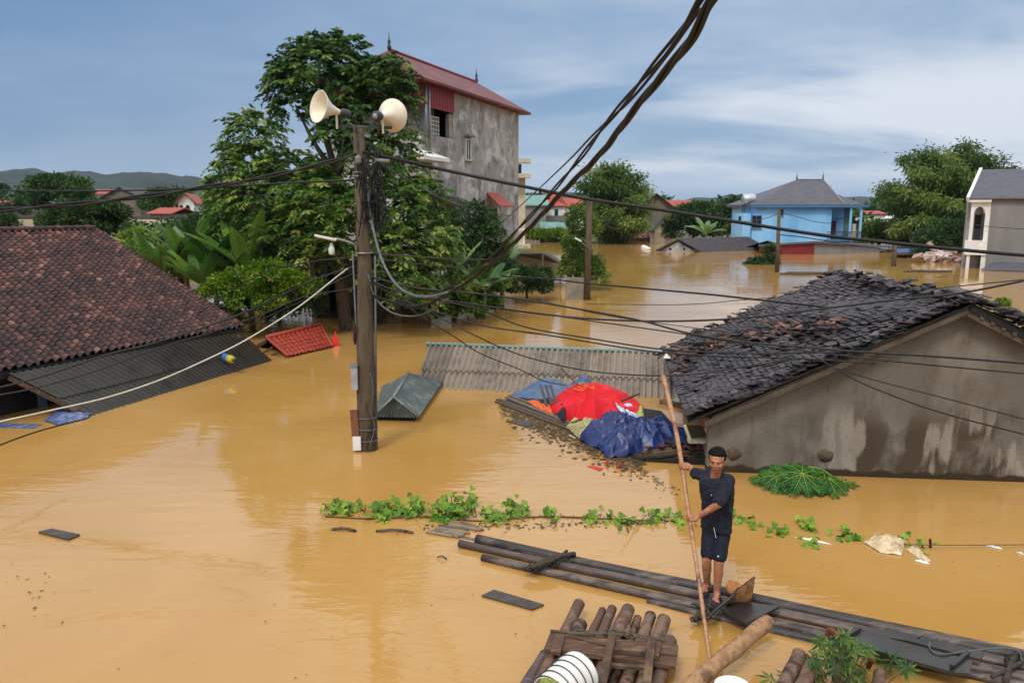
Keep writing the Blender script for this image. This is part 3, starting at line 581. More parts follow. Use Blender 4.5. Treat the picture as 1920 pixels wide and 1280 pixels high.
# ================================================================ plants
def unit(a): return a/np.maximum(np.linalg.norm(a, axis=-1, keepdims=True), 1e-9)
def leafquads(c, d, l, w, tilt=None):
    # diamond leaves: base c, direction d, length l, width w
    d = unit(d); r = unit(NR.normal(size=d.shape)); s = unit(np.cross(d, r))
    l = np.broadcast_to(np.asarray(l, float), (len(c),))[:, None]; w = np.broadcast_to(np.asarray(w, float), (len(c),))[:, None]
    up = np.cross(s, d)*l*.12
    return np.stack([c, c+d*l*.45+s*w/2+up, c+d*l, c+d*l*.45-s*w/2+up], 1)
def clumps(blobs, per_m2=2.2):
    C = []
    for bl in blobs:
        (x, y, z), (rx, ry, rz) = bl[0], bl[1]
        n = int(per_m2*4*math.pi*((rx*ry+ry*rz+rx*rz)/3)); n = max(n, 10)
        v = unit(NR.normal(size=(n, 3))); v[:, 2] = np.where(v[:, 2] < -.55, -v[:, 2], v[:, 2])
        k = NR.uniform(.62, 1.06, (n, 1)); p = np.array([x, y, z])+v*k*np.array([rx, ry, rz])
        C.append((p, v))
    return np.concatenate([c[0] for c in C]), np.concatenate([c[1] for c in C])
def crown_leaves(blobs, cl_r=.45, n_leaf=60, l=.16, w=.07, per=2.2, flat=.6, down=.25):
    C, V = clumps(blobs, per); k = len(C); ce = NR.uniform(0, 1, k)
    rr = cl_r*NR.uniform(.6, 1.35, (k, 1, 1))
    g = NR.normal(size=(k, n_leaf, 3)); g = unit(g)*NR.uniform(.25, 1, (k, n_leaf, 1))**.5; g[..., 2] *= flat
    p = C[:, None]+g*rr; d = unit(g+V[:, None]*.7+NR.normal(size=g.shape)*.45); d[..., 2] -= down
    a = np.clip(ce[:, None]*.6+.4*NR.uniform(0, 1, (k, n_leaf)), 0, 1)
    p = p.reshape(-1, 3); d = d.reshape(-1, 3)
    return leafquads(p, d, l*NR.uniform(.7, 1.3, len(p)), w*NR.uniform(.7, 1.3, len(p))), a.reshape(-1)
def crown_fronds(blobs, per=7, flen=.55, pairs=8, ll=.15, lw=.055):
    # pinnate sprays: a rachis that arches out of the crown with paired hanging leaflets
    C, V = clumps(blobs, per); k = len(C); C = C+NR.normal(size=C.shape)*.08
    d = unit(V+NR.normal(size=V.shape)*.5+np.array([0, 0, .15])); L_ = flen*NR.uniform(.6, 1.3, (k, 1, 1))
    t = np.linspace(.1, 1, pairs)[None, :, None]; side = unit(np.cross(d, np.array([0, 0, 1.])+NR.normal(size=d.shape)*.15))
    base = C[:, None]+d[:, None]*L_*t-np.array([0, 0, 1.])*(L_*.45*t**2)
    tan = unit(d[:, None]-np.array([0, 0, .9])*t); Q = []; A = []
    ce = np.clip(NR.uniform(0, .7, k)+.3*(NR.uniform(0, 1, k) > .85), 0, 1)
    for sg in (-1, 1):
        ld = unit(side[:, None]*sg+tan*.45-np.array([0, 0, .35])+NR.normal(size=base.shape)*.12)
        Q.append(leafquads(base.reshape(-1, 3), ld.reshape(-1, 3), ll*NR.uniform(.75, 1.25, base.shape[0]*base.shape[1]), lw))
        A.append(np.clip(ce[:, None]+NR.uniform(-.12, .22, base.shape[:2]), 0, 1).reshape(-1))
    return np.concatenate(Q), np.concatenate(A)
M_leafA = mat('leaf_deep_green', (24, 48, 20), (70, 106, 46), (136, 156, 74), attr=.8, scale=1.2, rough=.5, spec=.3, trans=.22, rlo=.12, rhi=.98)
M_leafA2 = mat('leaf_mid_green', (28, 54, 20), (96, 134, 48), (176, 178, 82), attr=.8, scale=1.2, rough=.45, spec=.35, trans=.3, rlo=.12, rhi=.95)
M_leafB = mat('leaf_bright_green', (46, 78, 16), (100, 136, 30), (156, 174, 54), attr=.8, scale=1.2, rough=.5, spec=.3, trans=.3, rlo=.1, rhi=.95)
M_leafC = mat('leaf_dark_shrub', (24, 46, 24), (52, 82, 40), (92, 112, 62), attr=.8, scale=1.2, rough=.6, spec=.25, trans=.2, rlo=.12, rhi=.95)
M_leafD = mat('leaf_bamboo', (48, 76, 30), (92, 120, 50), (146, 158, 84), attr=.8, scale=.5, rough=.6, spec=.25, trans=.35, rlo=.05, rhi=.9)
M_leafE = mat('leaf_far_wood', (32, 56, 30), (60, 90, 44), (100, 120, 62), attr=.75, scale=.3, rough=.8, spec=.2, trans=.2, rlo=.12, rhi=.95)
M_bark = mat('bark', (58, 48, 38), (92, 80, 64), (44, 36, 28), scale=9, st=(1, 1, .25), bump=.02, bscale=20)
M_banana = mat('leaf_banana', (30, 68, 28), (74, 120, 46), (136, 164, 66), attr=.7, scale=1.5, st=(1, 1, 1), rough=.42, spec=.5, trans=.35, rlo=.15, rhi=.9)
def limbs(mb, base, r0, tops, seed=0):
    for i, tp in enumerate(tops):
        tp = Vector(tp); b = Vector(base); m = b.lerp(tp, .45)+Vector((R.uniform(-.2, .2), R.uniform(-.2, .2), .1))
        mb.tube(spline([b, m, tp], 5), lambda t: r0*(1-.8*t), 7, jit=.08)
def tree(name, label, base, trunk_top, r0, blobs, kind='round', mat_=None, group=None, sc=1.0, limbs_to=None, **kw):
    base = Vector(base); o = thing(name, label, 'tree', base, group)
    tb = MB(); tp = Vector(trunk_top); mid = base.lerp(tp, .5)+Vector((R.uniform(-.15, .15)*sc, 0, 0))
    tb.tube(spline([base-Vector((0, 0, .4)), mid, tp], 6), lambda t: r0*(1.1-.5*t), 10, jit=.07)
    limbs(tb, tp, r0*.55, limbs_to or [b[0] for b in blobs])
    tb.build('trunk', M_bark, o, smooth=True)
    Q, A = (crown_fronds if kind == 'frond' else crown_leaves)(blobs, **kw)
    quads('crown', Q, A, mat_ or M_leafA, o); return o
def B(px, py, Y, rpx, rpy, depth=None):       # crown lobe measured on the photo at its own distance
    p = P(px, py, Y); k = Y/FPX*1.03; return (tuple(p), (rpx*k, depth or max(rpx, rpy)*k*.9, rpy*k))

def banana(name, label, base, hgt, n, ll, spread=1.0, lw=.5, droop=.9, group=None, tint=.5):
    base = Vector(base); o = thing(name, label, 'banana plant', base, group); st = MB()
    top = base+Vector((R.uniform(-.2, .2), R.uniform(-.1, .1), hgt)); st.tube([base-Vector((0, 0, .3)), base.lerp(top, .5), top], lambda t: .14-.07*t, 9)
    st.build('stem', mat_bst, o, smooth=True)
    for i in range(n):
        lb = MB(); az_ = 2*math.pi*i/n*1.02+R.uniform(-.3, .3); upk = R.uniform(.55, 1.6); L_ = ll*R.uniform(.75, 1.15)
        d = Vector((math.cos(az_)*spread, math.sin(az_)*spread, upk)).normalized(); side = d.cross(Vector((0, 0, 1))).normalized(); m = 14
        pts = []; cur = top.copy(); dd = d.copy()
        for j in range(m+1):
            pts.append(cur.copy()); cur += dd*L_/m; dd = (dd-Vector((0, 0, droop*R.uniform(.5, 1.2)/m*(1 if j > 3 else .2)))).normalized()
        tn = min(1, max(0, tint+R.uniform(-.3, .3)))
        for sg in (-1, 1):
            prev = None
            for j in range(m):
                t0, t1 = j/m, (j+1)/m
                def wd(t): return lw*math.sin(min(1, max(0, (t-.12)/.88))*math.pi)**.55/2 if t > .12 else .015
                gap = R.uniform(.2, .5) if R.random() < .55 else .03     # wind-torn strips
                a0, a1 = pts[j], pts[j+1]; lf = Vector((0, 0, -.18-.25*t0+R.uniform(-.06, .06)))
                e0 = a0.lerp(a1, gap/2)+(side*sg+lf).normalized()*wd(t0); e1 = a0.lerp(a1, 1-gap/2)+(side*sg+lf).normalized()*wd(t1)
                lb.add([a0, a1, e1, e0], [(0, 1, 2, 3)], min(1, max(0, tn+R.uniform(-.06, .06))))
        lb.tube(pts[:-1], lambda t: .022*(1-t)+.004, 5, a=.95)
        lb.build('leaf', M_banana, o)
    return o
mat_bst = mat('banana_stem', (74, 92, 46), (110, 112, 62), (70, 58, 40), scale=5, st=(1, 1, .3))
def bamboo(name, label, base, culms, group=None, l=.5, w=.12, nleaf=260, cl=.9, mat_=None):
    # culms: list of tips (px, py, Y) with leafy plumes hanging along their upper halves
    base = Vector(base); o = thing(name, label, 'bamboo', base, group); cb = MB(); Q = []; A = []
    for tip in culms:
        tp = Vector(tip); b = base+Vector((R.uniform(-1.5, 1.5), R.uniform(-1.2, 1.2), -.3)); hz = tp-b
        m = b+Vector((hz.x*.25, hz.y*.25, hz.z*.7)); end = tp; pts = spline([b, m, end], 8); cb.tube(pts, lambda t: .07*(1-t)+.012, 6)
        ce = R.uniform(0, .7)
        for k in range(3, len(pts)):
            q = np.array(pts[k]); t = k/(len(pts)-1); n = int(nleaf*(.5+t*.6)); r = cl*(1.5-.75*t)
            g = NR.normal(size=(n, 3))*np.array([r*.7, r*.7, r*.45]); p = q+g
            d = g*.6+NR.normal(size=(n, 3))*.4; d[:, 2] -= .55
            Q.append(leafquads(p, d, l*NR.uniform(.6, 1.2, n), w)); A.append(np.clip(ce+NR.uniform(-.15, .35, n)+R.uniform(-.1, .1), 0, 1))
    cb.build('stems', mat_culm, o, smooth=True); quads('foliage', np.concatenate(Q), np.concatenate(A), mat_ or M_leafD, o); return o
mat_culm = mat('bamboo_culm', (108, 112, 58), (140, 130, 74), scale=3)

# --- big pinnate-leaved trees behind the utility pole
YT = 27.5
b0 = G(650, 618)
KW = dict(kind='frond', flen=.5, pairs=8, ll=.22, lw=.085)
tree('tall_tree', 'tallest tree, dark feathery leaves, its round top rising above the loudspeakers', b0, P(632, 330, YT), .24, [
    B(600, 128, YT, 66, 42), B(648, 98, YT, 34, 22), B(545, 158, YT, 36, 36), B(718, 166, YT, 46, 34), B(728, 136, YT, 34, 18), B(752, 196, YT, 22, 16), B(655, 168, YT, 46, 30), B(585, 98, YT, 28, 16),
    B(556, 198, YT, 34, 20), B(614, 205, YT, 26, 14, .8), B(520, 140, YT, 16, 12), B(690, 205, YT, 36, 16), B(628, 250, 27, 22, 22, .8), B(668, 268, 27, 22, 26, .8)], per=15,
    limbs_to=[P(560, 170, YT), P(600, 130, YT), P(690, 160, YT), P(640, 190, YT), P(560, 210, YT)], **KW)
b1 = G(640, 600)
tree('broad_tree', 'broad leafy tree left of the utility pole with yellowish new leaf tips', Vector((b1.x-.9, b1.y+1.2, 0)), P(585, 430, 30), .2, [
    B(478, 248, 30, 44, 26), B(432, 296, 30, 30, 18), B(470, 300, 29.6, 40, 20), B(535, 318, 29, 56, 22), B(608, 312, 28.6, 26, 14), B(505, 365, 29.5, 84, 34), B(605, 385, 26.8, 50, 46),
    B(425, 352, 30, 36, 26), B(540, 436, 29.5, 80, 34), B(618, 452, 27, 36, 30), B(590, 345, 27, 50, 26), B(440, 400, 31, 50, 24), B(585, 478, 28, 36, 26), B(520, 478, 30, 50, 24)], per=12, mat_=M_leafA2, **KW)
b2 = G(714, 602)
tree('yard_tree', 'leafy tree right of the utility pole, partly hiding the tall grey house', b2, P(715, 470, 28.5), .17, [
    B(738, 262, 29.5, 38, 26), B(700, 300, 27, 30, 26), B(752, 325, 29, 46, 30), B(790, 372, 28.5, 42, 30), B(735, 392, 27.5, 56, 40), B(800, 440, 28, 48, 28),
    B(735, 460, 27.2, 56, 34), B(830, 470, 28.4, 26, 16), B(770, 508, 27.5, 50, 28), B(765, 555, 27.3, 38, 24), B(670, 400, 27, 36, 46), B(700, 520, 27.6, 34, 24), B(820, 510, 29, 34, 26), ], per=12, mat_=M_leafA2, **KW)
tree('bright_bush', 'low yellow-green bush standing in the flood beside the small red tile roof', G(500, 600), P(490, 560, 29), .1, [
    B(455, 535, 27.2, 56, 26), B(510, 515, 27.4, 50, 24), B(556, 540, 27.2, 36, 30), B(412, 548, 27, 36, 14), B(480, 560, 27, 50, 18)], mat_=M_leafB, per=4, cl_r=.3, n_leaf=75, l=.13, w=.07)
tree('dark_bush', 'dark low bush in the water below the yellow-green bush', G(520, 602), P(520, 585, 27.5), .08, [
    B(480, 578, 28, 70, 24), B(560, 580, 28, 40, 24), B(530, 560, 28.6, 60, 26)], mat_=M_leafC, per=4, cl_r=.3, n_leaf=70, l=.13, w=.06)
tree('dark_shrub', 'dark shrub in brown water just right of the drooping banana leaves', G(990, 556), P(988, 530, 38.5), .07, [
    B(985, 530, 38.5, 50, 26), B(1015, 522, 39, 24, 18), B(945, 520, 39, 30, 26)], mat_=M_leafC, per=4, cl_r=.32, n_leaf=80, l=.18, w=.07)
tree('wall_shrub', 'tall thin shrub growing up against the lower wall of the tall grey house', Vector((P(890, 560, 35).x, 35, 0)), P(890, 440, 35), .07, [
    B(885, 410, 35, 40, 26), B(895, 450, 34.5, 46, 40), B(915, 490, 35, 40, 32), B(870, 480, 34, 30, 40)], mat_=M_leafC, per=3.5, cl_r=.34, n_leaf=60, l=.2, w=.06)
tree('foot_shrub', 'tangle of broad green leaves around the foot of the banana plants right of the pole', G(860, 585), P(860, 560, 31.5), .07, [B(840, 545, 31.5, 46, 24), B(890, 530, 33.5, 46, 28), B(800, 568, 30, 30, 16), B(930, 530, 35.5, 36, 22), B(860, 578, 31, 40, 12), B(900, 566, 33.4, 40, 12)], mat_=M_leafA2, per=4, cl_r=.32, n_leaf=60, l=.24, w=.12)
tree('pole_sapling', 'upright sapling wrapping the left side of the second utility pole', G(1085, 528), P(1088, 470, 45), .07, [
    B(1088, 500, 45, 40, 26), B(1078, 470, 45, 22, 22), B(1092, 425, 45, 22, 34), B(1110, 515, 44.5, 24, 16)], mat_=M_leafD, per=2.6, cl_r=.42, n_leaf=80, l=.24, w=.08)
# --- bananas
mat_b = M_banana
gi = 'banana plants left of the tall trees'
for i, (px, py, Y, n, ll, tint, lb) in enumerate([
    (300, 482, 29.8, 9, 2.4, .35, 'leftmost banana plant, wide leaves rising behind the edge of the big tiled roof'),
    (348, 472, 30.4, 9, 2.3, .45, 'banana plant with fan of upright leaves, second from the left'),
    (398, 480, 29.4, 9, 2.3, .3, 'banana plant in the middle of the banana clump behind the tiled roof'),
    (466, 474, 28.6, 6, 2.4, .8, 'banana plant with tall bright upright leaf beside the broad leafy tree'),
    (436, 492, 28.9, 8, 1.9, .4, 'dark-leaved banana plant between the middle one and the bright one'),
    (372, 500, 28.8, 7, 1.6, .7, 'small banana plant with pale young leaf just above the tiled roof edge')]):
    p = P(px, py, Y); banana('banana_plant', lb, (p.x, Y, 0), max(.4, p.z-.75), n+2, ll*1.12, spread=.7, lw=.62, droop=1.0, group=gi, tint=tint)
gi = 'banana plants right of the tall trees'
M_banana = mat('leaf_banana_pale', (52, 92, 48), (104, 142, 84), (150, 172, 104), attr=.7, scale=1.5, rough=.42, spec=.5, trans=.3, rlo=.15, rhi=.9)
for i, (px, py, Y, n, ll, tint, lb) in enumerate([
    (905, 545, 32.2, 10, 2.1, .35, 'banana plant with big arching leaves drooping into the flood below the grey house'),
    (852, 520, 32, 7, 1.9, .6, 'banana plant with yellow-green upright leaves under the tree right of the pole'),
    (940, 500, 36, 7, 1.9, .45, 'banana plant with upright leaves against the foot of the tall grey house')]):
    p = P(px, py, Y); banana('banana_plant', lb, (p.x, Y, 0), max(.3, p.z), n, ll, spread=1.1 if i == 0 else .6, lw=.6, droop=1.4 if i == 0 else .8, group=gi, tint=tint)
# --- trees farther off, left
def rtree(name, label, px, pyb, Y, blobs, m=None, r=.25, base_z=0, **kw):
    c = P(px, pyb, Y); k = dict(per=1.4, cl_r=.6, n_leaf=70, l=.26, w=.12); k.update(kw)
    return tree(name, label, (c.x, Y, base_z), (c.x, Y, max(base_z+.4, c.z)), r, [B(x, y, Y+dy, a, b) for x, y, a, b, dy in blobs], mat_=m or M_leafE, **k)
rtree('round_tree', 'dense round-topped tree right behind the ridge of the big tiled roof', 170, 435, 45, [(160, 408, 60, 28, 0), (210, 420, 36, 34, 1), (110, 418, 34, 24, 1), (180, 392, 36, 12, 0)], M_leafC, per=3, cl_r=.45, n_leaf=90, l=.2, w=.1)
rtree('far_tree', 'tall dark tree in front of the hills, left of the house with the grey gable', 110, 385, 95, [(90, 358, 30, 22, 0), (125, 352, 30, 18, 1), (60, 375, 22, 20, 2), (145, 372, 20, 20, 0)], per=.8, cl_r=1.0, l=.45, w=.22)
rtree('far_tree', 'dark tree standing between the grey gabled house and the white arched house', 300, 385, 110, [(305, 375, 30, 16, 0), (285, 384, 18, 12, 2), (335, 366, 18, 8, 0)], per=.8, cl_r=1.0, l=.45, w=.22)
rtree('edge_tree', 'bushy tree at the left edge above the long white wall', 10, 420, 60, [(5, 420, 22, 18, 0), (-30, 410, 30, 26, 0)], M_leafC, per=2, cl_r=.5)
rtree('edge_palm', 'dark ragged tree at the far left edge below the hills', 8, 390, 80, [(2, 362, 12, 14, 0), (30, 392, 24, 10, 1)], M_leafC, per=1.5)
rtree('low_tree', 'leafy tree between the long white wall and the banana plants', 262, 440, 42, [(258, 436, 22, 16, 0), (290, 446, 24, 14, -1)], M_leafC, per=2.5, cl_r=.4, l=.2, w=.09)
rtree('back_tree', 'dark tree filling the gap behind the banana plants', 420, 440, 44, [(400, 432, 60, 34, 0), (340, 452, 60, 30, 1), (470, 420, 50, 50, 1), (300, 475, 50, 24, 0)], M_leafC, per=2, cl_r=.6, l=.24, w=.1)
rtree('back_tree', 'dark tree behind the foot of the broad tree and the street lamp', 520, 520, 40, [(500, 500, 70, 34, 0), (440, 510, 60, 30, 1), (560, 470, 60, 40, 1)], M_leafC, per=2, cl_r=.5, l=.22, w=.1)
# --- middle
rtree('under_bush', 'low tangled bushes under the banana plants behind the tiled roof', 340, 520, 33.5, [(300, 485, 60, 22, 0), (370, 498, 55, 24, -1), (430, 500, 55, 30, -1), (255, 455, 34, 20, 2), (470, 470, 40, 34, -1)], M_leafA2, per=3, cl_r=.4, n_leaf=70, l=.2, w=.09)
bamboo('bamboo_clump', 'tall round bamboo thicket behind the second utility pole', G(1150, 455), [tuple(P(x, y, Y)) for x, y, Y in
    [(1112, 322, 106), (1140, 312, 107), (1165, 315, 108), (1190, 330, 106), (1208, 352, 107), (1095, 345, 106), (1125, 345, 104), (1160, 350, 104), (1185, 372, 104), (1105, 380, 104), (1218, 385, 106), (1150, 395, 103), (1125, 410, 103), (1178, 415, 103), (1205, 420, 104)]], cl=1.15, l=.7, w=.2, nleaf=110, mat_=M_leafD)
rtree('garden_tree', 'rounded tree between the red roofs and the blue house', 1300, 430, 112, [(1295, 408, 34, 18, 0), (1330, 425, 30, 18, 0), (1270, 430, 20, 14, 0), (1312, 396, 18, 10, 0)], per=1, cl_r=1.0, l=.5, w=.24)
rtree('garden_tree', 'pair of dark round treetops just left of the blue house', 1365, 425, 120, [(1345, 402, 14, 12, 0), (1368, 410, 22, 18, 0), (1385, 425, 14, 18, 0)], M_leafC, per=1, cl_r=1.0, l=.5, w=.24)
p = P(1322, 440, 100); banana('small_palm', 'palm-like plant with spreading fronds above the grey submerged roof', (p.x, 100, 0), p.z, 9, 3.4, spread=1.2, lw=.8, droop=1.3, tint=.5)
rtree('shore_bush', 'row of low green bushes at the water edge in front of the teal-roofed house', 1015, 440, 112, [(990, 440, 22, 7, 0), (1020, 441, 22, 6, 0), (1050, 440, 20, 8, 0)], M_leafB, per=1, cl_r=.8, l=.4, w=.18)
rtree('pole_bush', 'scruffy bush in the water at the foot of the thin pole by the blue house', 1430, 500, 66, [(1432, 498, 24, 12, 0), (1442, 478, 10, 18, 0), (1412, 502, 14, 8, 0)], M_leafC, per=2.5, cl_r=.5, l=.25, w=.09)
# --- right
bamboo('bamboo_clump', 'huge pale green bamboo thicket towering behind the white arched house', G(1770, 465), [tuple(P(x, y, Y)) for x, y, Y in
    [(1698, 295, 90), (1735, 285, 91), (1768, 290, 90), (1812, 272, 91), (1835, 290, 92), (1868, 300, 92), (1890, 318, 93), (1720, 320, 88), (1760, 330, 88), (1790, 310, 88), (1820, 335, 88), (1740, 370, 87), (1780, 380, 86), (1812, 390, 87), (1845, 360, 89), (1705, 360, 89), (1760, 415, 86), (1800, 425, 86), (1725, 410, 87)]], cl=1.05, l=.6, w=.17, nleaf=130)
bamboo('bamboo_clump', 'smaller lower bamboo leaning out left of the huge thicket', G(1702, 462), [tuple(P(x, y, Y)) for x, y, Y in
    [(1650, 355, 92), (1668, 345, 92), (1690, 350, 91), (1685, 375, 90), (1705, 385, 90), (1660, 380, 91), (1700, 420, 89), (1680, 430, 90)]], cl=.8, l=.55, w=.15, nleaf=90)
rtree('far_bush', 'green thicket right of the blue house under the bamboo', 1650, 445, 98, [(1640, 435, 24, 14, 0), (1672, 440, 24, 14, 0), (1710, 445, 26, 14, 0), (1625, 447, 14, 8, 0)], M_leafD, per=1.2, cl_r=.9, l=.45, w=.2)
rtree('far_bush', 'dark thicket between the big bamboo and the white arched house', 1800, 455, 84, [(1790, 440, 36, 18, 0), (1835, 430, 30, 28, 1), (1750, 450, 30, 14, 0)], M_leafC, per=1.5, cl_r=.8, l=.4, w=.16)
rtree('debris_bush', 'small green bush beside the heap of broken pink debris', 1722, 476, 74, [(1722, 476, 14, 7, 0), (1735, 470, 8, 6, 0)], M_leafC, per=3, cl_r=.4, l=.22, w=.09)
# far woods along the shore: one mass
Q = []; A = []
def wood(x0, x1, Y, z0, h, n, l=1.6):
    x = NR.uniform(x0, x1, n); y = Y+NR.uniform(-8, 8, n)+6*np.sin(x*.05); hh = h*(.55+.3*np.sin(x*.11+Y)+.25*np.sin(x*.31)+.15*np.sin(x*.83))
    z = z0+np.abs(hh)*NR.uniform(0, 1, n)**.6; d = NR.normal(size=(n, 3)); d[:, 2] = np.abs(d[:, 2])*.5
    Q.append(leafquads(np.stack([x, y, z], 1), d, l*NR.uniform(.6, 1.3, n), l*.6)); A.append(np.clip(.5+.35*np.sin(x*.23+z)+NR.uniform(-.3, .3, n), 0, 1))
wood(-190, 30, 150, 0, 6, 16000); wood(-60, -8, 72, 0, 3.3, 7000, .7); wood(20, 260, 165, 0, 6.5, 15000); wood(-330, 60, 240, 0, 9, 14000, 2.4); wood(-50, 380, 300, 0, 8, 16000, 3)
T(quads('distant_woods', np.concatenate(Q), np.concatenate(A), M_leafE), kind='stuff', label='low wooded belt along the far shore under the hills', cat='woods')
# ================================================================ big tiled house at the left
def solve(): # ridge and eave follow two directions measured from the photo
    zb_ = 1.12; Bc = P(455, 612, G(455, 612, zb_).y); Bc = G(455, 612, zb_); C0 = G(0, 695, zb_); u = (Bc-C0).normalized(); n = Vector((-u.y, u.x, 0))
    r = ray(178, 430); best = None
    s = (Bc.y*r.x/r.y-Bc.x)/(n.x-n.y*r.x/r.y); A = Bc+n*s; A.z = H+r.z/r.y*A.y
    return Bc, C0, u, n, A, s
Bc, C0, u, n, A, s_ = solve()
th_ = thing('tiled_house', 'large house with weathered red-brown clay tile roof at the left, drowned to its eaves', 'house', (Bc.x, Bc.y, 0))
LL = 13.0; BL_, TL_ = Bc-u*LL, A-u*LL
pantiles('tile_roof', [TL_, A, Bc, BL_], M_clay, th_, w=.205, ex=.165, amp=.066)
F = frame(Bc+n*.55, -u); inn = 1 if (F(0, 0, 1)-F(0, 0, 0)).dot(n) > 0 else -1
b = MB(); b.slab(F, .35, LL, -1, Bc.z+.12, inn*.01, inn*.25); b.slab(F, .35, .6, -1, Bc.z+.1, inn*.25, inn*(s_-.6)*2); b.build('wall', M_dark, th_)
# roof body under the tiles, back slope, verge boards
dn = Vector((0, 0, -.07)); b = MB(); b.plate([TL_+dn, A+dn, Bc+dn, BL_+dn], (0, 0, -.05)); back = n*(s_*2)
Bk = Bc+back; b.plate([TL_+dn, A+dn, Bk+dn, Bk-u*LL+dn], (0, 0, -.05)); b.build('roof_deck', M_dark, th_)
b = MB(); m = 34
for k in range(m):
    for q0, q1 in ((A, Bc),):
        p0 = q0.lerp(q1, k/m); p1 = q0.lerp(q1, (k+1.15)/m); b.tube([p0+Vector((0, 0, .0)), p1+Vector((0, 0, .035))], .07, 8, a=R.uniform(.1, .7))
m = 40
for k in range(m):
    p0 = A-u*LL*k/m; p1 = A-u*LL*(k+1.12)/m; b.tube([p0+Vector((0, 0, .03)), p1+Vector((0, 0, .06))], .09, 8, a=R.uniform(.1, .7))
b.build('ridge_tiles', M_clay, th_, smooth=True)
b = MB(); b.beam(Bc+dn*1.6, BL_+dn*1.6, .06, .14); b.beam(Bc+dn*1.6-u*.15, A+dn*1.6-u*.15, .05, .16); b.build('fascia', M_dark, th_)
# corrugated lean-to below the eave
l0 = G(16, 702, 1.03); l1 = G(450, 624, 1.03); l2 = G(512, 677, -.03); l3 = G(176, 781, -.03)
lt = thing('lean_to', 'dark corrugated fibre-cement lean-to roof sliding into the water below the tiled roof', 'roof', G(300, 740))
corr('roof_sheets', [l0, l1, l2, l3], M_fibredark, lt, pitch=.17, amp=.032, cols=7, rows=(0, .55, 1), tones=[[R.uniform(.2, .8) for _ in range(7)] for _ in range(2)])
b = MB(); b.beam(l0-Vector((0, 0, .07)), l3-Vector((0, 0, .05)), .06, .09); b.beam(l0+Vector((-.5, -.3, -.08)), l1-Vector((0, 0, .08)), .07, .1); b.build('rafters', M_wood, lt)
from mathutils import noise as MN
def cloth(name, label, cat, pts, h, mat_, z0=0.02, n=38, rings=16, fold=.05, ff=9, p=2.2, seed=0, parent=None, shift=(0, 0), hfun=None, group=None, bumps=()):
    # a sheet draped over a heap: outline on the ground, creased by ridged noise and folds running outwards
    pts = [Vector((q[0], q[1], 0)) for q in pts]; m = len(pts); sp_ = []
    n = int(n*1.5); rings = int(rings*1.5)
    for i in range(n*2):
        t = i/(n*2)*m; a = int(t); f = t-a; f2 = f*f*(3-2*f)*.5+f*.5; sp_.append(pts[a % m].lerp(pts[(a+1) % m], f2))
    c = sum(pts, Vector())/m+Vector((shift[0], shift[1], 0)); K = len(sp_); b = MB(); rr = random.Random(seed); sx = seed*7.3
    span = max((q-c).length for q in sp_); fr = 2.6/span
    def zz(x, y, t):
        lump = .62+.75*MN.noise(Vector((x*fr*.6+sx, y*fr*.6, seed)))
        for bx, by, bh, br in bumps: lump += bh*math.exp(-((x-c.x-bx)**2+(y-c.y-by)**2)/br**2)
        z = h*(1-t**p)*max(.15, lump)
        r1 = (1-abs(MN.noise(Vector((x*fr*1.7+sx, y*fr*1.1, 3+seed))))*2)**3; r2 = (1-abs(MN.noise(Vector((x*fr*2.3+sx, y*fr*2.9, 9+seed))))*2)**3
        return z+fold*(1.3*r1+.55*r2+.3*MN.noise(Vector((x*fr*9, y*fr*9, seed))))*(1-.75*t)
    vs = [(c.x, c.y, z0+zz(c.x, c.y, 0))]; ph = [rr.uniform(0, 6.3) for _ in range(4)]
    for j in range(1, rings+1):
        t = j/rings
        for i, q in enumerate(sp_):
            th = 2*math.pi*i/K; e = c.lerp(q, t*(1+.09*MN.noise(Vector((math.cos(th)*ff*.3, math.sin(th)*ff*.3, seed)))*t)); w = fold*.9*t*abs(math.sin(th*ff*.5+ph[0]+MN.noise(Vector((th, t, seed)))*3))
            vs.append((e.x, e.y, max(z0, z0+zz(e.x, e.y, t)+w*(1 if j < rings else .2))))
    fs = [(0, 1+i, 1+(i+1) % K) for i in range(K)]
    for j in range(rings-1):
        for i in range(K): a = 1+j*K+i; a2 = 1+j*K+(i+1) % K; fs.append((a, a+K, a2+K, a2))
    b.add(vs, fs); o = b.build(name, mat_, parent, smooth=True)
    if label: T(o, label, cat, group)
    return o
M_tarpblue = mat('blue_tarp', (28, 50, 108), (20, 36, 84), (38, 60, 116), scale=3.5, rough=.38, spec=.5, bump=.01, bscale=10)
M_tarpfade = mat('faded_blue_tarp', (48, 74, 112), (74, 98, 130), (96, 104, 112), scale=4, rough=.5, bump=.006, bscale=14)
M_tarppale = mat('pale_blue_tarp', (84, 100, 146), (62, 78, 120), (120, 130, 160), scale=6, rough=.45)
cloth('blue_tarp', 'crumpled pale blue tarp floating beside the lower corner of the dark lean-to roof', 'tarp', [G(82, 790), G(112, 768), G(172, 778), (G(165, 785)), G(112, 798)], .14, M_tarppale, fold=.03, ff=5, seed=3)
q = G(28, 735, 0); b = MB(); m = 26; vs = []
for j in range(6):
    for i in range(m+1):
        px = -40+130*i/m; g = G(px, 764, 0); vs.append((g.x+.04*math.sin(i*1.3), g.y+.05*math.sin(i*.9), .62-.13*j))
b.add(vs, [(j*(m+1)+i, j*(m+1)+i+1, (j+1)*(m+1)+i+1, (j+1)*(m+1)+i) for j in range(5) for i in range(m)]); T(b.build('hanging_tarp', M_tarpfade, smooth=True), 'dark blue tarp hanging in the shade under the left end of the lean-to roof', 'tarp')
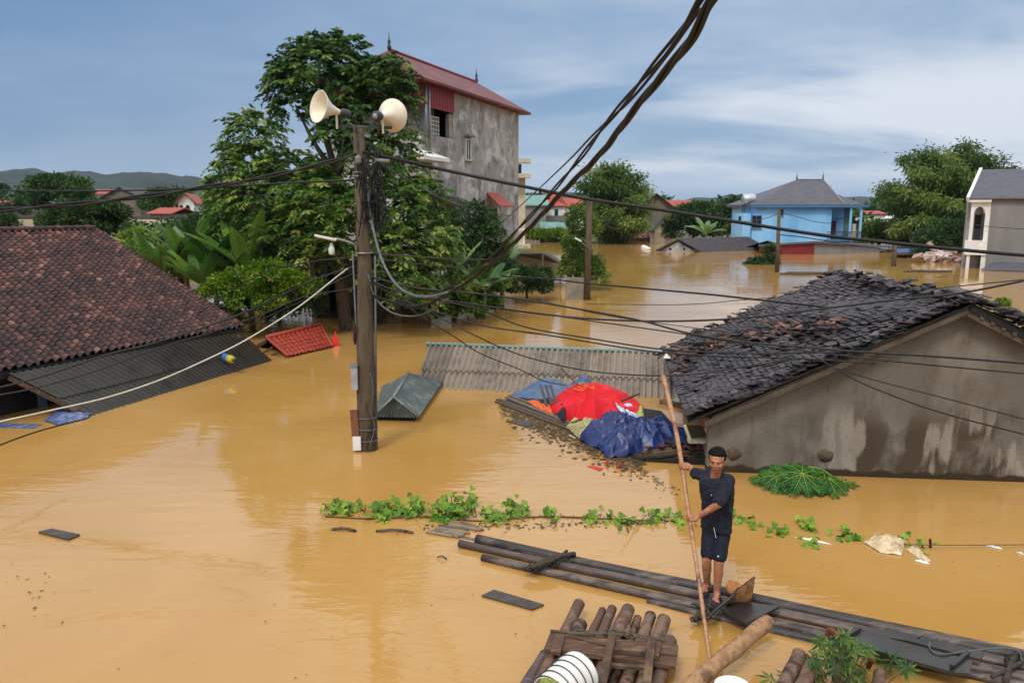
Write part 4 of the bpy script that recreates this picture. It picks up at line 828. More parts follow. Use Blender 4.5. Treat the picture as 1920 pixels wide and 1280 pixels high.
for (x0, y0, x1, y1, lb) in ((-20, 797, 70, 800, 'half sunken pale blue plastic pipe lying left of the crumpled tarp'),):
    b = MB(); b.beam(G(x0, y0, .0), G(x1, y1, .0), .3, .03); T(b.build('sunken_sheet', M_tarppale), 'thin strip of pale blue sheet awash at the left edge of the photo', 'sheet')
# gas can / canister on the lean-to
q0, q1 = G(402, 663, .52), G(438, 675, .40); ca = thing('canister', 'blue and yellow canister lying on the dark lean-to roof', 'canister', q0)
b = MB(); d = (q1-q0).normalized(); Ld = (q1-q0).length; b.lathe([(0, 0), (.09, 0), (.11, .03), (.11, Ld*.72), (0, Ld*.72)], q0, d, 16); b.build('body', mat('canister_blue', (36, 116, 190), (30, 96, 168), scale=4, rough=.4), ca, smooth=True)
b = MB(); b.lathe([(0, 0), (.112, 0), (.112, Ld*.2), (.08, Ld*.26), (0, Ld*.26)], q0+d*(Ld*.725), d, 16); b.build('yellow_end', mat('canister_yellow', (196, 186, 60), (160, 150, 50), scale=4, rough=.4), ca, smooth=True)
b = MB(); b.lathe([(0, 0), (.04, 0), (.04, .06), (0, .06)], q0+d*(Ld*.99), d, 10); b.build('cap', M_balc, ca, smooth=True)
# small red tile roof
sr = thing('red_tile_roof', 'small bright red tiled roof barely above the water beside the lean-to', 'roof', G(560, 660))
r0, r1 = G(500, 634, .42), G(601, 610, .42); r2, r3 = G(623, 649, .05), G(540, 668, .05)
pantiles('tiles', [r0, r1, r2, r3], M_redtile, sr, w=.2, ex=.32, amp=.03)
b = MB(); b.tube([r0+Vector((0, 0, .03)), r1+Vector((0, 0, .03))], .08, 8); b.tube([r1+Vector((0, 0, .02)), r2+Vector((0, 0, .02))], .05, 8); b.tube([r0+Vector((0, 0, .02)), r3+Vector((0, 0, .02))], .05, 8); b.build('ridge_cap', M_redtile, sr, smooth=True)
r4 = G(470, 655, .2); b = MB(); b.plate([r0-Vector((0, 0, .03)), r1-Vector((0, 0, .03)), r1+(r1-r2)*1.0-Vector((0, 0, .9)), r0+(r0-r3)*1.0-Vector((0, 0, .9))], (0, 0, -.05)); b.build('back_slope', M_redtile, sr)
b = MB()
for t in (.1, .4, .7, 1): b.beam(r0.lerp(r3, t)+Vector((-.06, -.04, -.05)), r4.lerp(G(525, 672, -.1), t), .035, .05)
b.beam(r4, r0-Vector((0, 0, .06)), .05, .06); b.build('lattice', M_wood, sr)
q = G(630, 648); b = MB(); b.add([q+Vector((-.14, -.1, 0)), q+Vector((.16, -.12, 0)), q+Vector((.02, .16, 0)), q+Vector((0, 0, .52))], [(0, 1, 3), (1, 2, 3), (2, 0, 3), (0, 2, 1)])
T(b.build('red_marker', mat('bright_red', (214, 26, 18), (190, 20, 14), scale=3, rough=.45)), 'pointed bright red marker sticking out of the water beside the small red roof', 'marker')
# ================================================================ centre corrugated roof and small hipped tin roof
cr_ = thing('corrugated_roof', 'long pale corrugated roof with teal ridge strip rising from the flood in the centre', 'roof', G(1020, 735))
tl, tr_, br_, bl_ = G(806, 645, .78), G(1262, 663, .72), G(1265, 752, -.04), G(776, 730, -.04)
corr('roof_sheets', [tl, tr_, br_, bl_], M_fibre, cr_, pitch=.155, amp=.046, cols=9, rows=(0, .58, 1), tones=[[.02, .55, .7, .5, .62, .75, .6, .5, .68], [.0, .45, .6, .38, .42, .55, .6, .35, .5]])
b = MB(); b.beam(tl+Vector((-.12, .0, .03)), tr_+Vector((.1, 0, .04)), .18, .04); b.beam(tl+Vector((-.12, .1, -.02)), tr_+Vector((.1, .1, -.01)), .03, .12); b.build('ridge_strip', M_teal, cr_)
b = MB(); b.beam(tl-Vector((-.1, 0, .08)), bl_-Vector((-.1, 0, .06)), .07, .08)
b.beam(G(1240, 752, .05), G(1345, 776, .05), .14, .1); b.build('beam', M_wood, cr_)
ht = thing('tin_hip_roof', 'small grey-green hipped tin roof floating right of the utility pole', 'roof', G(760, 775))
e_fl, e_fr, e_br, e_bl = G(700, 781, .10), G(784, 783, .10), G(831, 714, .12), G(700, 742, .14)
rf_, rb_ = G(738, 745, .55), G(766, 700, .55); e_bl = G(716, 724, .12)
def ribbed(b, poly, dirv, pitch=.115, amp=.012, res=2):
    # ribbed panel: subdivides a triangle/quad and ripples it across dirv
    pass
b = MB()
def panel(c, nx_, ny_, ribs_u=True, amp=.014, k=18):
    c = [Vector(q) for q in c]; nr = (c[1]-c[0]).cross(c[3]-c[0]); nr = nr.normalized() if nr.length > 1e-6 else (c[2]-c[1]).cross(c[3]-c[2]).normalized(); nr = nr if nr.z > 0 else -nr; vs = []
    for j in range(ny_+1):
        for i in range(nx_+1):
            p = bil(c, i/nx_, j/ny_); ph_ = (i/nx_)*k*2*math.pi; vs.append(p+nr*amp*math.sin(ph_))
    b.add(vs, [(j*(nx_+1)+i, j*(nx_+1)+i+1, (j+1)*(nx_+1)+i+1, (j+1)*(nx_+1)+i) for j in range(ny_) for i in range(nx_)], R.uniform(.2, .8))
panel([rf_, rb_, e_br, e_fr], 120, 4, k=20); panel([rb_, rf_, e_fl, e_bl], 90, 4, k=14); panel([rf_, rf_+Vector((.01, 0, 0)), e_fr, e_fl], 80, 6, k=12); panel([rb_+Vector((.01, 0, 0)), rb_, e_bl, e_br], 60, 4, k=10)
b.build('tin_sheets', M_tin, ht, smooth=True)
b = MB(); b.tube([rf_+Vector((0, 0, .02)), rb_+Vector((0, 0, .02))], .035, 8)
for a0, a1 in ((rf_, e_fl), (rf_, e_fr)): b.tube([a0+Vector((0, 0, .015)), a1+Vector((0, 0, .015))], .022, 6)
b.build('ridge_cap', mat('pale_tin', (140, 146, 142), (104, 112, 110), scale=9, rough=.4, metal=.4), ht, smooth=True)
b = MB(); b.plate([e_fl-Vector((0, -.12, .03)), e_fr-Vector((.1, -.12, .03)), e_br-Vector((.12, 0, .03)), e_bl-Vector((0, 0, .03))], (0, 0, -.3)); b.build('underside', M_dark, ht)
# ================================================================ right house with broken dark tiles
gL, gR = G(1330, 884), G(1990, 906); u = (gR-gL); u = Vector((u.x, u.y, 0)).normalized(); nb = Vector((-u.y, u.x, 0))
F = frame(gL, u); apx = P(1800, 570, 12.6)
# gable apex in the wall plane
def onwall(px, py, off=0):
    r = ray(px, py); nn = -nb; g = gL+nn*off; t = (g-Vector((0, 0, H))).dot(nn)/r.dot(nn); return Vector((0, 0, H))+r*t
apx = onwall(1805, 572); eL = onwall(1322, 776); rgt = onwall(1990, 672)
sA = (apx-gL).dot(u); sL = (eL-gL).dot(u); sR = (rgt-gL).dot(u)
dh = thing('broken_roof_house', 'old house with collapsing dark tile roof and stained grey gable wall at the right', 'house', gL)
def stained():
    m = bpy.data.materials.new('stained_gable'); m.use_nodes = True; t = m.node_tree; bb = t.nodes['Principled BSDF']; n_, l_ = t.nodes.new, t.links.new; bb.inputs['Roughness'].default_value = .95; bb.inputs['Specular IOR Level'].default_value = .2
    tc = n_('ShaderNodeTexCoord')
    def no(scale, st, det=7, loc=(0, 0, 0), dist=0):
        mp = n_('ShaderNodeMapping'); l_(tc.outputs['Object'], mp.inputs[0]); mp.inputs[1].default_value = loc; mp.inputs[3].default_value = st
        q = n_('ShaderNodeTexNoise'); l_(mp.outputs[0], q.inputs[0]); q.inputs['Scale'].default_value = scale; q.inputs['Detail'].default_value = det; q.inputs['Distortion'].default_value = dist; return q.outputs[0]
    def mx(f, a, b_):
        q = n_('ShaderNodeMix'); q.data_type = 'RGBA'
        for s, x in ((q.inputs[0], f), (q.inputs[6], a), (q.inputs[7], b_)):
            if isinstance(x, tuple): s.default_value = (*lin(x), 1)
            else: l_(x, s)
        return q.outputs[2]
    def rg(x, a, b_, c=0., d=1.):
        q = n_('ShaderNodeMapRange'); q.interpolation_type = 'SMOOTHSTEP'; l_(x, q.inputs[0])
        for i, v in enumerate((a, b_, c, d)): q.inputs[i+1].default_value = v
        return q.outputs[0]
    def ml(a, b_):
        q = n_('ShaderNodeMath'); q.operation = 'MULTIPLY'; l_(a, q.inputs[0]); l_(b_, q.inputs[1]); return q.outputs[0]
    sp_ = n_('ShaderNodeSeparateXYZ'); l_(tc.outputs['Object'], sp_.inputs[0])
    base = mx(rg(no(.8, (1, 1, 1)), .4, .62), (106, 99, 89), (126, 119, 108))
    base = mx(rg(no(2.0, (1.2, 1.2, .5), 9), .5, .7), base, (100, 91, 80))
    lowz = rg(sp_.outputs[2], 1.5, .75); rightx = rg(sp_.outputs[0], .6, 2.4)
    wet = ml(ml(rg(no(.9, (1.5, 1.5, .6), 12, (4, 0, 2), .15), .42, .52), lowz), rightx)
    base = mx(wet, base, (76, 65, 53))
    pale = ml(ml(rg(no(1.5, (2.0, 2.0, .5), 13, (1, 7, 5), .1), .50, .59), lowz), rightx)
    pl_ = n_('ShaderNodeMath'); pl_.operation = 'MULTIPLY'; l_(pale, pl_.inputs[0]); pl_.inputs[1].default_value = .75; base = mx(pl_.outputs[0], base, (152, 144, 131))
    tide = n_('ShaderNodeMath'); tide.operation = 'MULTIPLY_ADD'; l_(no(3, (1, 1, .2), 6), tide.inputs[0]); tide.inputs[1].default_value = -.22; l_(sp_.outputs[2], tide.inputs[2])
    base = mx(rg(tide.outputs[0], .03, -.03), base, (58, 48, 36))
    base = mx(rg(no(9, (1, 1, .25), 8, (2, 2, 2)), .56, .78, 0, .5), base, (66, 58, 49))
    l_(base, bb.inputs['Base Color']); bp = n_('ShaderNodeBump'); bp.inputs['Distance'].default_value = .01; l_(no(18, (1, 1, 1), 5), bp.inputs['Height']); l_(bp.outputs[0], bb.inputs['Normal']); return m
b = MB(); b.plate([F(-.05, -1, 0), F(sR+.3, -1, 0), F(sR+.3, rgt.z-.25, 0), F(sA, apx.z-.06, 0), F(sL+.15, eL.z-.02, 0), F(-.05, eL.z-.12, 0)], nb*.22); b.build('gable_wall', stained(), dh)
bkL = G(1243, 655, .98); rkB = P(1562, 517, 0+G(1562, 517, 2.75).y)
bkR = rkB+(Vector((sR-sA, 0, 0)).x)*u*1.0; 
b = MB(); bl0 = Vector((eL.x, eL.y, 0))+nb*.25; b.plate([Vector((bl0.x+.1, bl0.y, -1)), Vector((bkL.x+.5, bkL.y-.3, -1)), Vector((bkL.x+.5, bkL.y-.3, .8)), Vector((bl0.x+.1, bl0.y, .8))], (.18, 0, 0)); b.build('side_wall', M_brickgrey, dh)
# verge (front edge) overhangs the wall
f = -nb*.28; rE = eL+f-u*.32+Vector((0, 0, -.0)); rA = apx+f+Vector((0, 0, .10)); rR = rgt+f+u*.3; rBk = rkB.copy(); rBR = rR+(rBk-rA); rBL = bkL.copy()
def roofpt(c, uu, vv): return bil(c, uu, vv)
cL = [rBk, rA, rE, rBL]          # u along ridge far->near, v ridge->eave
cR = [rA, rBk, rBR, rR]
def slates(name, c, w, ex, chaos, holes, mat_=M_darktile, warp=.05, seedo=0):
    c = [Vector(q) for q in c]; nr = (c[1]-c[0]).cross(c[3]-c[0]).normalized(); nr = nr if nr.z > 0 else -nr
    Wd = ((c[1]-c[0]).length+(c[2]-c[3]).length)/2; Ln = ((c[3]-c[0]).length+(c[2]-c[1]).length)/2; nu, nv = int(Wd/w), int(Ln/ex); b = MB()
    for j in range(nv):
        for i in range(nu):
            uu, vv = (i+.5+(.5 if j % 2 else 0)+R.uniform(-.14, .14)*chaos)/nu, (j+.5+R.uniform(-.18, .18)*chaos)/nv
            if uu > 1.0: continue
            hh = holes(uu, vv)
            if R.random() < hh: continue
            p = roofpt(c, uu, vv); du = (roofpt(c, min(1, uu+.02), vv)-roofpt(c, max(0, uu-.02), vv)).normalized(); dv = (roofpt(c, uu, min(1, vv+.02))-roofpt(c, uu, max(0, vv-.02))).normalized()
            wv = warp*(math.sin(uu*9+vv*4)+.6*math.sin(uu*21-vv*13)+.7*math.sin(vv*17+uu*5)); k = 1+2.5*hh
            du = (du+nr*R.gauss(0, .07*chaos*k)+dv*R.gauss(0, .09*chaos*k)).normalized(); nn = (nr+dv*-R.uniform(.05, .16)+du*R.gauss(0, .05*k)).normalized(); dv2 = nn.cross(du); dv2 = dv2 if dv2.dot(dv) > 0 else -dv2
            p = p+nr*(wv+R.uniform(0, .018)*chaos*k); tn = min(1, max(0, R.gauss(.36, .17)+.28*math.sin(uu*5+vv*3)*(.6)))
            ww, ll, tt = w*.49, ex*.84, .009; q = []
            for zz in (0, tt*2):
                for (a_, b_) in ((-1, -1), (1, -1), (1, .55), (0, 1.05), (-1, .55)): q.append(p+du*a_*ww+dv2*b_*ll+nn*zz)
            b.add(q, [(0, 4, 3, 2, 1), (5, 6, 7, 8, 9)]+[(i_, (i_+1) % 5, (i_+1) % 5+5, i_+5) for i_ in range(5)], tn)
    return b.build(name, mat_, dh)
def holesL(uu, vv):
    d = abs((uu-.15-.62*vv)) if vv > .3 else 9
    return .38*math.exp(-(abs(vv-(.98-.62*uu))/.075)**2)*(1 if uu > .2 else .5)+.06
slates('tile_roof', cL, .145, .112, .8, holesL, warp=.04); slates('far_tile_slope', cR, .15, .12, .8, lambda a, b_: .06)
dn = Vector((0, 0, -.055)); b = MB(); b.plate([q+dn for q in cL], (0, 0, -.04)); b.plate([q+dn*.5 for q in cR], (0, 0, -.05)); b.plate([rA+u*.02-nb*.0+Vector((0, 0, -.03)), rR+Vector((0, 0, -.03)), rR+Vector((0, 0, -.16)), rA+Vector((0, 0, -.16))], nb*.03); b.build('roof_deck', M_dark, dh)
b = MB(); b.beam(rE+Vector((0, .05, -.12))+u*.3, rA+Vector((0, .05, -.16)), .035, .09); b.beam(rA+Vector((0, .05, -.2)), rR+Vector((0, .05, -.2)), .035, .11)
for k in range(9):
    t = .1+.09*k; q = rA.lerp(rR, t); b.beam(q+Vector((0, 0, -.17)), q+nb*.5+Vector((0, 0, -.17)), .06, .06)
b.build('verge_board', mat('weathered_board', (96, 86, 74), (70, 61, 52), scale=4, rough=.9), dh)
# rubble of loose tiles: along the ridge, the far verge, and a slide across the slope
def rubble(name, pts, mat_, sz=(.17, .13, .02)):
    b = MB()
    for p, k in pts:
        e = (R.gauss(0, .2)*k, R.gauss(0, .2)*k, R.uniform(0, 3.14)); s = R.uniform(.75, 1.25); b.box(p, (sz[0]*s, sz[1]*s, sz[2]*R.uniform(.8, 1.4)), e, R.random()**1.5)
    return b.build(name, mat_, dh)
pts = []
for k in range(200):
    t = R.random(); q = rBk.lerp(rA, t); pts.append((q+Vector((R.gauss(0, .13), R.gauss(0, .1), .03+abs(R.gauss(0, .07)))), 1.2))
rubble('ridge_tiles', pts, M_darktile); pts = []
for k in range(70):
    t = R.random(); q = rBk.lerp(rBL, t); pts.append((q+Vector((R.gauss(0, .05), R.gauss(0, .05), .03+abs(R.gauss(0, .05)))), 1.0))
rubble('far_edge_tiles', pts, M_darktile); pts = []
for k in range(90):
    t = R.random(); q = rA.lerp(rE, t); pts.append((q+nb*R.uniform(0, .22)+Vector((0, 0, .04+abs(R.gauss(0, .035)))), .8))
rubble('near_edge_tiles', pts, M_darktile); pts = []
for k in range(70):
    t = R.random(); q = rA.lerp(rR, t); pts.append((q+nb*R.uniform(0, .25)+Vector((0, 0, .06+abs(R.gauss(0, .05)))), .8))
for k in range(14):
    q = rA.lerp(rR, .3+.6*k/14); pts.append((q+Vector((R.uniform(-.1, .1), .1, .16)), 1.5))
rubble('right_edge_tiles', pts, M_darktile)
pts = []
for k in range(330):
    t = R.random(); q = roofpt(cL, .78-.62*t+R.gauss(0, .03), .32+.62*t+R.gauss(0, .06)); pts.append((q+Vector((0, 0, .03+abs(R.gauss(0, .07)))), 1.0))
for k in range(120):
    q = roofpt(cL, R.uniform(.05, .55), .97-abs(R.gauss(0, .04))); pts.append((q+Vector((0, 0, .02+abs(R.gauss(0, .04)))), .9))
rubble('broken_tiles', pts, mat('broken_tiles', (22, 20, 22), (62, 54, 52), (150, 104, 88), attr=.8, scale=3, rough=.7, rlo=.1, rhi=1.0), (.26, .11, .022))
b = MB()
for a_, b_ in ((.45, .5), (.33, .7)): q = roofpt(cL, a_, b_); b.beam(q+Vector((-.35, .3, .12)), q+Vector((.45, -.5, .2)), .05, .03)
b.build('loose_batten', M_wood, dh)
q = roofpt(cL, .2, 1.0)+Vector((0, -.1, .05)); cloth('white_rag', 'scrap of white rag caught at the lower corner of the broken tile roof', 'rag', [q+Vector((-.1, -.08, 0)), q+Vector((.12, -.08, 0)), q+Vector((.14, .1, 0)), q+Vector((-.08, .12, 0))], .1, M_white, z0=q.z, fold=.02, n=10, rings=5)
for px, py, lb in ((1376, 850, 1), (1548, 853, 2)):
    q = onwall(px, py, .03); b = MB(); q = onwall(px, py, .0); k_ = [(R.uniform(.75, 1.15)*.13*math.cos(t)+0, R.uniform(.75, 1.1)*.12*math.sin(t)) for t in [i*math.pi/7 for i in range(14)]]; b.plate([q-nb*.014+u*x_+Vector((0, 0, z_)) for x_, z_ in k_], nb*.012); b.build('clay_patch', mat('clay_patch', (104, 90, 70), (80, 70, 56), scale=9, rough=.95, bump=.02, bscale=14), dh, smooth=True)
b = MB(); b.plate([onwall(1308, 782, .04), onwall(1330, 782, .04), onwall(1331, 806, .04), onwall(1316, 798, .04)], nb*.02); b.build('broken_corner', mat('raw_brick', (140, 92, 72), (104, 74, 60), scale=12, rough=.9), dh)
for px, py, lb in ((1852, 574, 0), ):
    pass
tree('weed_plant', 'small yellowing weed growing behind the right slope of the broken roof', P(1865, 600, 17.5), P(1865, 585, 17.5), .015, [B(1862, 578, 17.5, 22, 10), B(1880, 572, 17.5, 10, 8)], mat_=M_leafB, per=9, cl_r=.1, n_leaf=26, l=.09, w=.035)
# ================================================================ utility poles
M_pole = mat('old_concrete_pole', (66, 56, 44), (94, 82, 64), (44, 38, 30), scale=5, st=(1, 1, .18), rough=.95, bump=.004, bscale=25, det=9)
M_black = mat('cable_black', (14, 14, 15), (22, 21, 22), scale=8, rough=.55)
M_cabgrey = mat('cable_grey', (96, 100, 102), (74, 78, 80), scale=8, rough=.5)
M_bone = mat('horn_ivory', (232, 224, 202), (214, 204, 178), scale=2.2, rough=.35, spec=.5, coat=.2)
pb = G(690, 842); Yp = pb.y; ptop = P(672, 236, Yp)
up_ = thing('utility_pole', 'nearest thick utility pole carrying two loudspeakers', 'utility pole', pb)
b = MB(); b.tube([Vector((pb.x+.01, pb.y, -1)), Vector((pb.x, pb.y, 1.2)), Vector((ptop.x+.03, pb.y, 3.6)), Vector((ptop.x, pb.y, ptop.z))], [.19, .178, .124, .098], 20); b.build('shaft', M_pole, up_, smooth=True)
def ring(px, py, r, w, m, nm='strap'):
    q = P(px, py, Yp); b = MB(); b.lathe([(r, 0), (r+.012, 0), (r+.012, w), (r, w)], q, (0, 0, 1), 20); return b.build(nm, m, up_, smooth=True)
for px, py, r in ((676, 325, .135), (676, 332, .135), (683, 475, .155), (688, 782, .185), (689, 803, .19), (689, 824, .195)): ring(px, py, r, .025, M_metal if py < 500 else M_cabgrey)
b = MB(); q = P(698, 790, Yp-.17); b.tube(spline([P(694, 700, Yp-.17), P(700, 730, Yp-.17), P(695, 770, Yp-.18), P(702, 800, Yp-.18), P(692, 842, Yp-.19)], 6), .012, 6)
b.tube([P(703, 480, Yp), P(706, 840, Yp)], .02, 7); b.tube([P(661, 470, Yp-.05), P(672, 700, Yp-.05), P(672, 842, Yp-.05)], .016, 6); b.build('conduit', M_cabgrey, up_, smooth=True)
# tangle of wire coils at the head
b = MB(); rr = R
for k in range(26):
    c = P(690+R.uniform(-14, 26), 345+R.uniform(-50, 60), Yp-.16+R.uniform(-.12, .12)); r1, r2 = R.uniform(.06, .16), R.uniform(.15, .42); ph = R.uniform(0, 6); tl_ = R.uniform(-.4, .4)
    pts = [c+Vector((r1*math.cos(t+ph)+tl_*r2*.4*math.sin(t), R.uniform(-.02, .02), r2*math.sin(t+ph))) for t in [i*2*math.pi/14 for i in range(R.choice([9, 12, 15]))]]
    b.tube(spline(pts, 3), R.choice([.008, .011, .015]), 5)
for k in range(10):
    x = 688+R.uniform(-10, 24); b.tube(spline([P(x, 300+R.uniform(-20, 20), Yp-.17), P(x+R.uniform(-6, 14), 350, Yp-.2), P(x+R.uniform(-8, 8), 400+R.uniform(-10, 50), Yp-.18)], 5), .012, 5)
b.build('wire_tangle', M_black, up_, smooth=True)
M_ins = mat('insulator', (130, 128, 126), (96, 96, 96), scale=6, rough=.3); b = MB(); q = P(672, 302, Yp-.2); b.lathe([(0, 0), (.05, 0), (.07, .04), (.05, .07), (.07, .1), (.05, .13), (0, .16)], q-Vector((0, 0, .05)), (0, 0, 1), 12); b.build('insulator', M_ins, up_, smooth=True); b = MB(); q = P(704, 300, Yp-.2); b.lathe([(0, 0), (.035, 0), (.035, .25), (0, .25)], q, (1, 0, -.1), 10); b.build('cable_clamp', M_ins, up_, smooth=True)
b = MB(); q = P(668, 625, Yp-.06); b.ball(q+Vector((-.03, 0, 0)), (.035, .06, .22), 10, 10); b.build('rusty_plate', mat('rusty_maroon', (72, 34, 32), (54, 26, 24), scale=8, rough=.8), up_, smooth=True)
def horn(label, throat, mouth, rm, back):
    throat, mouth = Vector(throat), Vector(mouth); d = (mouth-throat); L_ = d.length; o = thing('loudspeaker', label, 'loudspeaker', throat, 'horn loudspeakers on the pole top'); prof = [(.045, 0), (.05, L_*.12), (.07, L_*.3), (.105, L_*.5), (rm*.62, L_*.72), (rm*.84, L_*.88), (rm, L_), (rm*1.03, L_+.01), (rm*1.0, L_+.012), (rm*.8, L_*.87), (rm*.55, L_*.7), (.09, L_*.5), (.03, L_*.3)]
    b = MB(); b.lathe(prof, throat, d, 32); b.ball(throat+d*.55, (.05, .05, .05), 12, 8); b.build('horn', M_bone, o, smooth=True)
    b = MB(); dn_ = d.normalized(); b.lathe([(0, -.16), (.07, -.155), (.085, -.13), (.085, -.02), (.06, .02), (.05, .05), (0, .05)], throat, d, 20); b.build('driver', M_balc, o, smooth=True)
    b = MB(); b.lathe([(0, -.175), (.05, -.172), (.05, -.157), (0, -.157)], throat, d, 16); b.build('driver_cap', mat('driver_cap', (150, 150, 146), (110, 110, 108), scale=6, rough=.4), o, smooth=True)
    b = MB(); q = throat+dn_*.1; b.beam(q+Vector((0, 0, -.03)), q+Vector((0, 0, -.3)), .03, .05); b.build('bracket', M_bone, o); return o
horn('loudspeaker horn at the left of the pole top, mouth turned left, seen from the side', P(640, 212, Yp), P(598, 200, Yp-.32), .275, 0)
horn('loudspeaker horn at the right of the pole top, seen from behind', P(712, 218, Yp-.30), P(736, 217, Yp+.12), .285, 0)
b = MB(); b.beam(P(632, 236, Yp), P(735, 240, Yp-.02), .05, .05); b.beam(P(640, 215, Yp), P(640, 240, Yp), .03, .03); b.beam(P(712, 220, Yp-.1), P(712, 240, Yp-.05), .03, .03)
b.tube(spline([P(648, 222, Yp-.1), P(662, 236, Yp-.16), P(690, 238, Yp-.16), P(708, 224, Yp-.2)], 5), .012, 6)
b.beam(P(652, 245, Yp), P(668, 285, Yp), .02, .03); b.beam(P(646, 242, Yp), P(640, 290, Yp+.02), .02, .03); b.build('crossarm', M_balc, up_)
# street lamp arm and bulb
sl_ = thing('street_lamp', 'small white street lamp on a thin arm at the left of the nearest pole', 'street lamp', P(664, 462, Yp))
b = MB(); b.tube(spline([P(668, 470, Yp-.1), P(664, 458, Yp-.1), P(645, 451, Yp-.12), P(628, 447, Yp-.14)], 5), .02, 8); b.build('arm', M_metal, sl_, smooth=True)
b = MB(); a0, a1 = P(590, 441, Yp-.25), P(630, 449, Yp-.14); b.beam(a0, a1, .2, .035); b.build('lamp_head', M_white, sl_)
b = MB(); b.beam(a0+Vector((.03, 0, -.025)), a1+Vector((-.02, 0, -.025)), .14, .03); b.build('lens', mat('lamp_lens', (206, 190, 150), (180, 160, 120), scale=4, rough=.3), sl_)
b = MB(); q = P(622, 478, Yp-.16); b.lathe([(0, 0), (.045, .005), (.055, .04), (.055, .12), (.03, .16), (.022, .22), (0, .22)], q, (0, 0, 1), 14); b.build('bulb', mat('bulb_glass', (214, 214, 210), (190, 190, 186), scale=2, rough=.2), sl_, smooth=True)
b = MB(); c = P(666, 707, Yp-.1); b.box(c, (.12, .2, .44)); mb_ = thing('meter_box', 'pale grey meter box strapped to the left side of the nearest pole', 'meter box', c)
b.build('case', mat('box_grey', (168, 170, 168), (142, 144, 144), scale=3, rough=.5), mb_); b = MB(); b.box(c+Vector((0, -.004, .235)), (.15, .24, .03)); b.build('lid', M_metal, mb_)
c = P(664, 796, Yp-.12); b = MB(); b.beam(P(663, 768, Yp-.14), P(667, 820, Yp-.14), .14, .03); T(b.build('wood_board', mat('red_wood', (128, 84, 58), (96, 62, 44), scale=5, st=(1, 1, .2), rough=.7)), 'upright reddish board strapped to the pole just above the water', 'board')
b = MB(); b.box(P(670, 830, Yp-.14), (.15, .12, .26)); T(b.build('white_box', M_white), 'small white box on the pole right at the water line', 'box')
def spole(name, label, px0, py0, px1, py1, r, mat_=M_pole, base_y=None):
    g = G(px0, py0); t = P(px1, py1, g.y); b = MB(); b.tube([Vector((g.x, g.y, -.6)), Vector((t.x, t.y, t.z))], [r, r*.7], 12); o = b.build('utility_pole', mat_, smooth=True); T(o, label, 'utility pole'); return o, t
_, tp2 = spole('utility_pole', 'second utility pole in the water in front of the bamboo thicket', 1100, 562, 1106, 373, .19)
_, tp3 = spole('utility_pole', 'thin dark pole standing in front of the blue house', 1457, 510, 1461, 391, .17)
_, tp4 = spole('utility_pole', 'short dark pole stump in the water right of the grey shed', 1675, 499, 1679, 456, .22)
b = MB(); g = G(1078, 560); b.box((g.x, g.y, .35), (.95, .14, 1.5), (0, 0, .1)); T(b.build('white_slab', M_conc), 'whitish stained slab standing in the water beside the second utility pole', 'slab')
l2_ = thing('pole_lamp', 'white lamp head on a thin arm left of the second utility pole', 'street lamp', P(1085, 450, 38)); b = MB(); b.beam(P(1078, 446, 38), P(1090, 452, 38), .16, .08); b.build('lamp_head', M_white, l2_); b = MB(); b.tube([P(1088, 451, 38), G(1102, 562)+Vector((0, 0, 2.6))], .025, 6); b.build('arm', M_metal, l2_)
# ================================================================ cables
def cable(label, pts, r, m=None, twist=0, name='cable', k=8, helix=.9):
    p3 = [P(*q) for q in pts]; s = spline(p3, k); b = MB()
    if twist:
        d = []; 
        for st in range(twist):
            out = []; acc = 0
            for i, q in enumerate(s):
                if i: acc += (s[i]-s[i-1]).length
                dd, uu, vv = basis(s[min(i+1, len(s)-1)]-s[max(i-1, 0)]); th = acc*3+st*2*math.pi/twist; out.append(q+(uu*math.cos(th)+vv*math.sin(th))*r*helix)
            b.tube(out, r*.72, 7)
    else: b.tube(s, r, 7)
    return T(b.build(name, m or M_black, smooth=True), label, 'cable')
Y0_ = Yp
cable('thick twisted black cable, nearest and lowest of the three sweeping to the top right corner', [(1352, -20, 3.4), (1330, 10, 3.55), (1295, 75, 3.9), (1235, 150, 4.5), (1185, 212, 5.1), (1125, 290, 6.2), (1060, 355, 7.3), (985, 435, 8.8), (905, 508, 10.8), (845, 548, 12.2), (780, 575, 13.2), (700, 555, Y0_-.15)], .0165, twist=3, k=14)
cable('twisted black cable running just above the thickest one up to the top edge', [(1325, -20, 3.6), (1270, 68, 4.1), (1200, 155, 4.9), (1135, 235, 5.8), (1065, 325, 7), (985, 415, 8.6), (900, 500, 10.8), (830, 545, 12.4), (760, 560, 13.4), (695, 530, Y0_-.15)], .0135, twist=2, k=14)
cable('thin straight cable, topmost of the three running up to the top edge', [(1312, 18, 4.2), (1250, 105, 5), (1180, 190, 6), (1115, 250, 8), (1020, 345, 14), (925, 432, 40)], .011)
cable('thick twisted cable from the pole head falling away to the left edge', [(668, 288, Yp-.1), (640, 298, Yp-.1), (560, 318, 14.0), (470, 338, 13.6), (380, 352, 13.1), (280, 367, 12.6), (150, 382, 12.1), (0, 394, 11.5), (-60, 398, 11.3)], .026, twist=2, k=12)
cable('thin dark cable crossing the tree just under the thick twisted left cable', [(660, 338, Yp), (560, 342, 16), (420, 350, 18), (250, 357, 20), (100, 358, 22), (-30, 357, 23)], .02)
cable('long dark cable from the pole head sloping right in front of the blue house', [(680, 285, Yp-.12), (740, 298, Yp), (830, 318, 14.5), (960, 345, 14.4), (1100, 373, 14.3), (1250, 395, 14.2), (1400, 419, 14), (1550, 442, 13.8), (1700, 458, 13.6), (1820, 470, 13.4), (1960, 482, 13.2)], .032, k=10)
cable('thin cable from the pole head down to the wall of the tall grey house', [(690, 292, Yp), (760, 335, 18), (840, 378, 26), (905, 398, 34), (968, 406, 46)], .02)
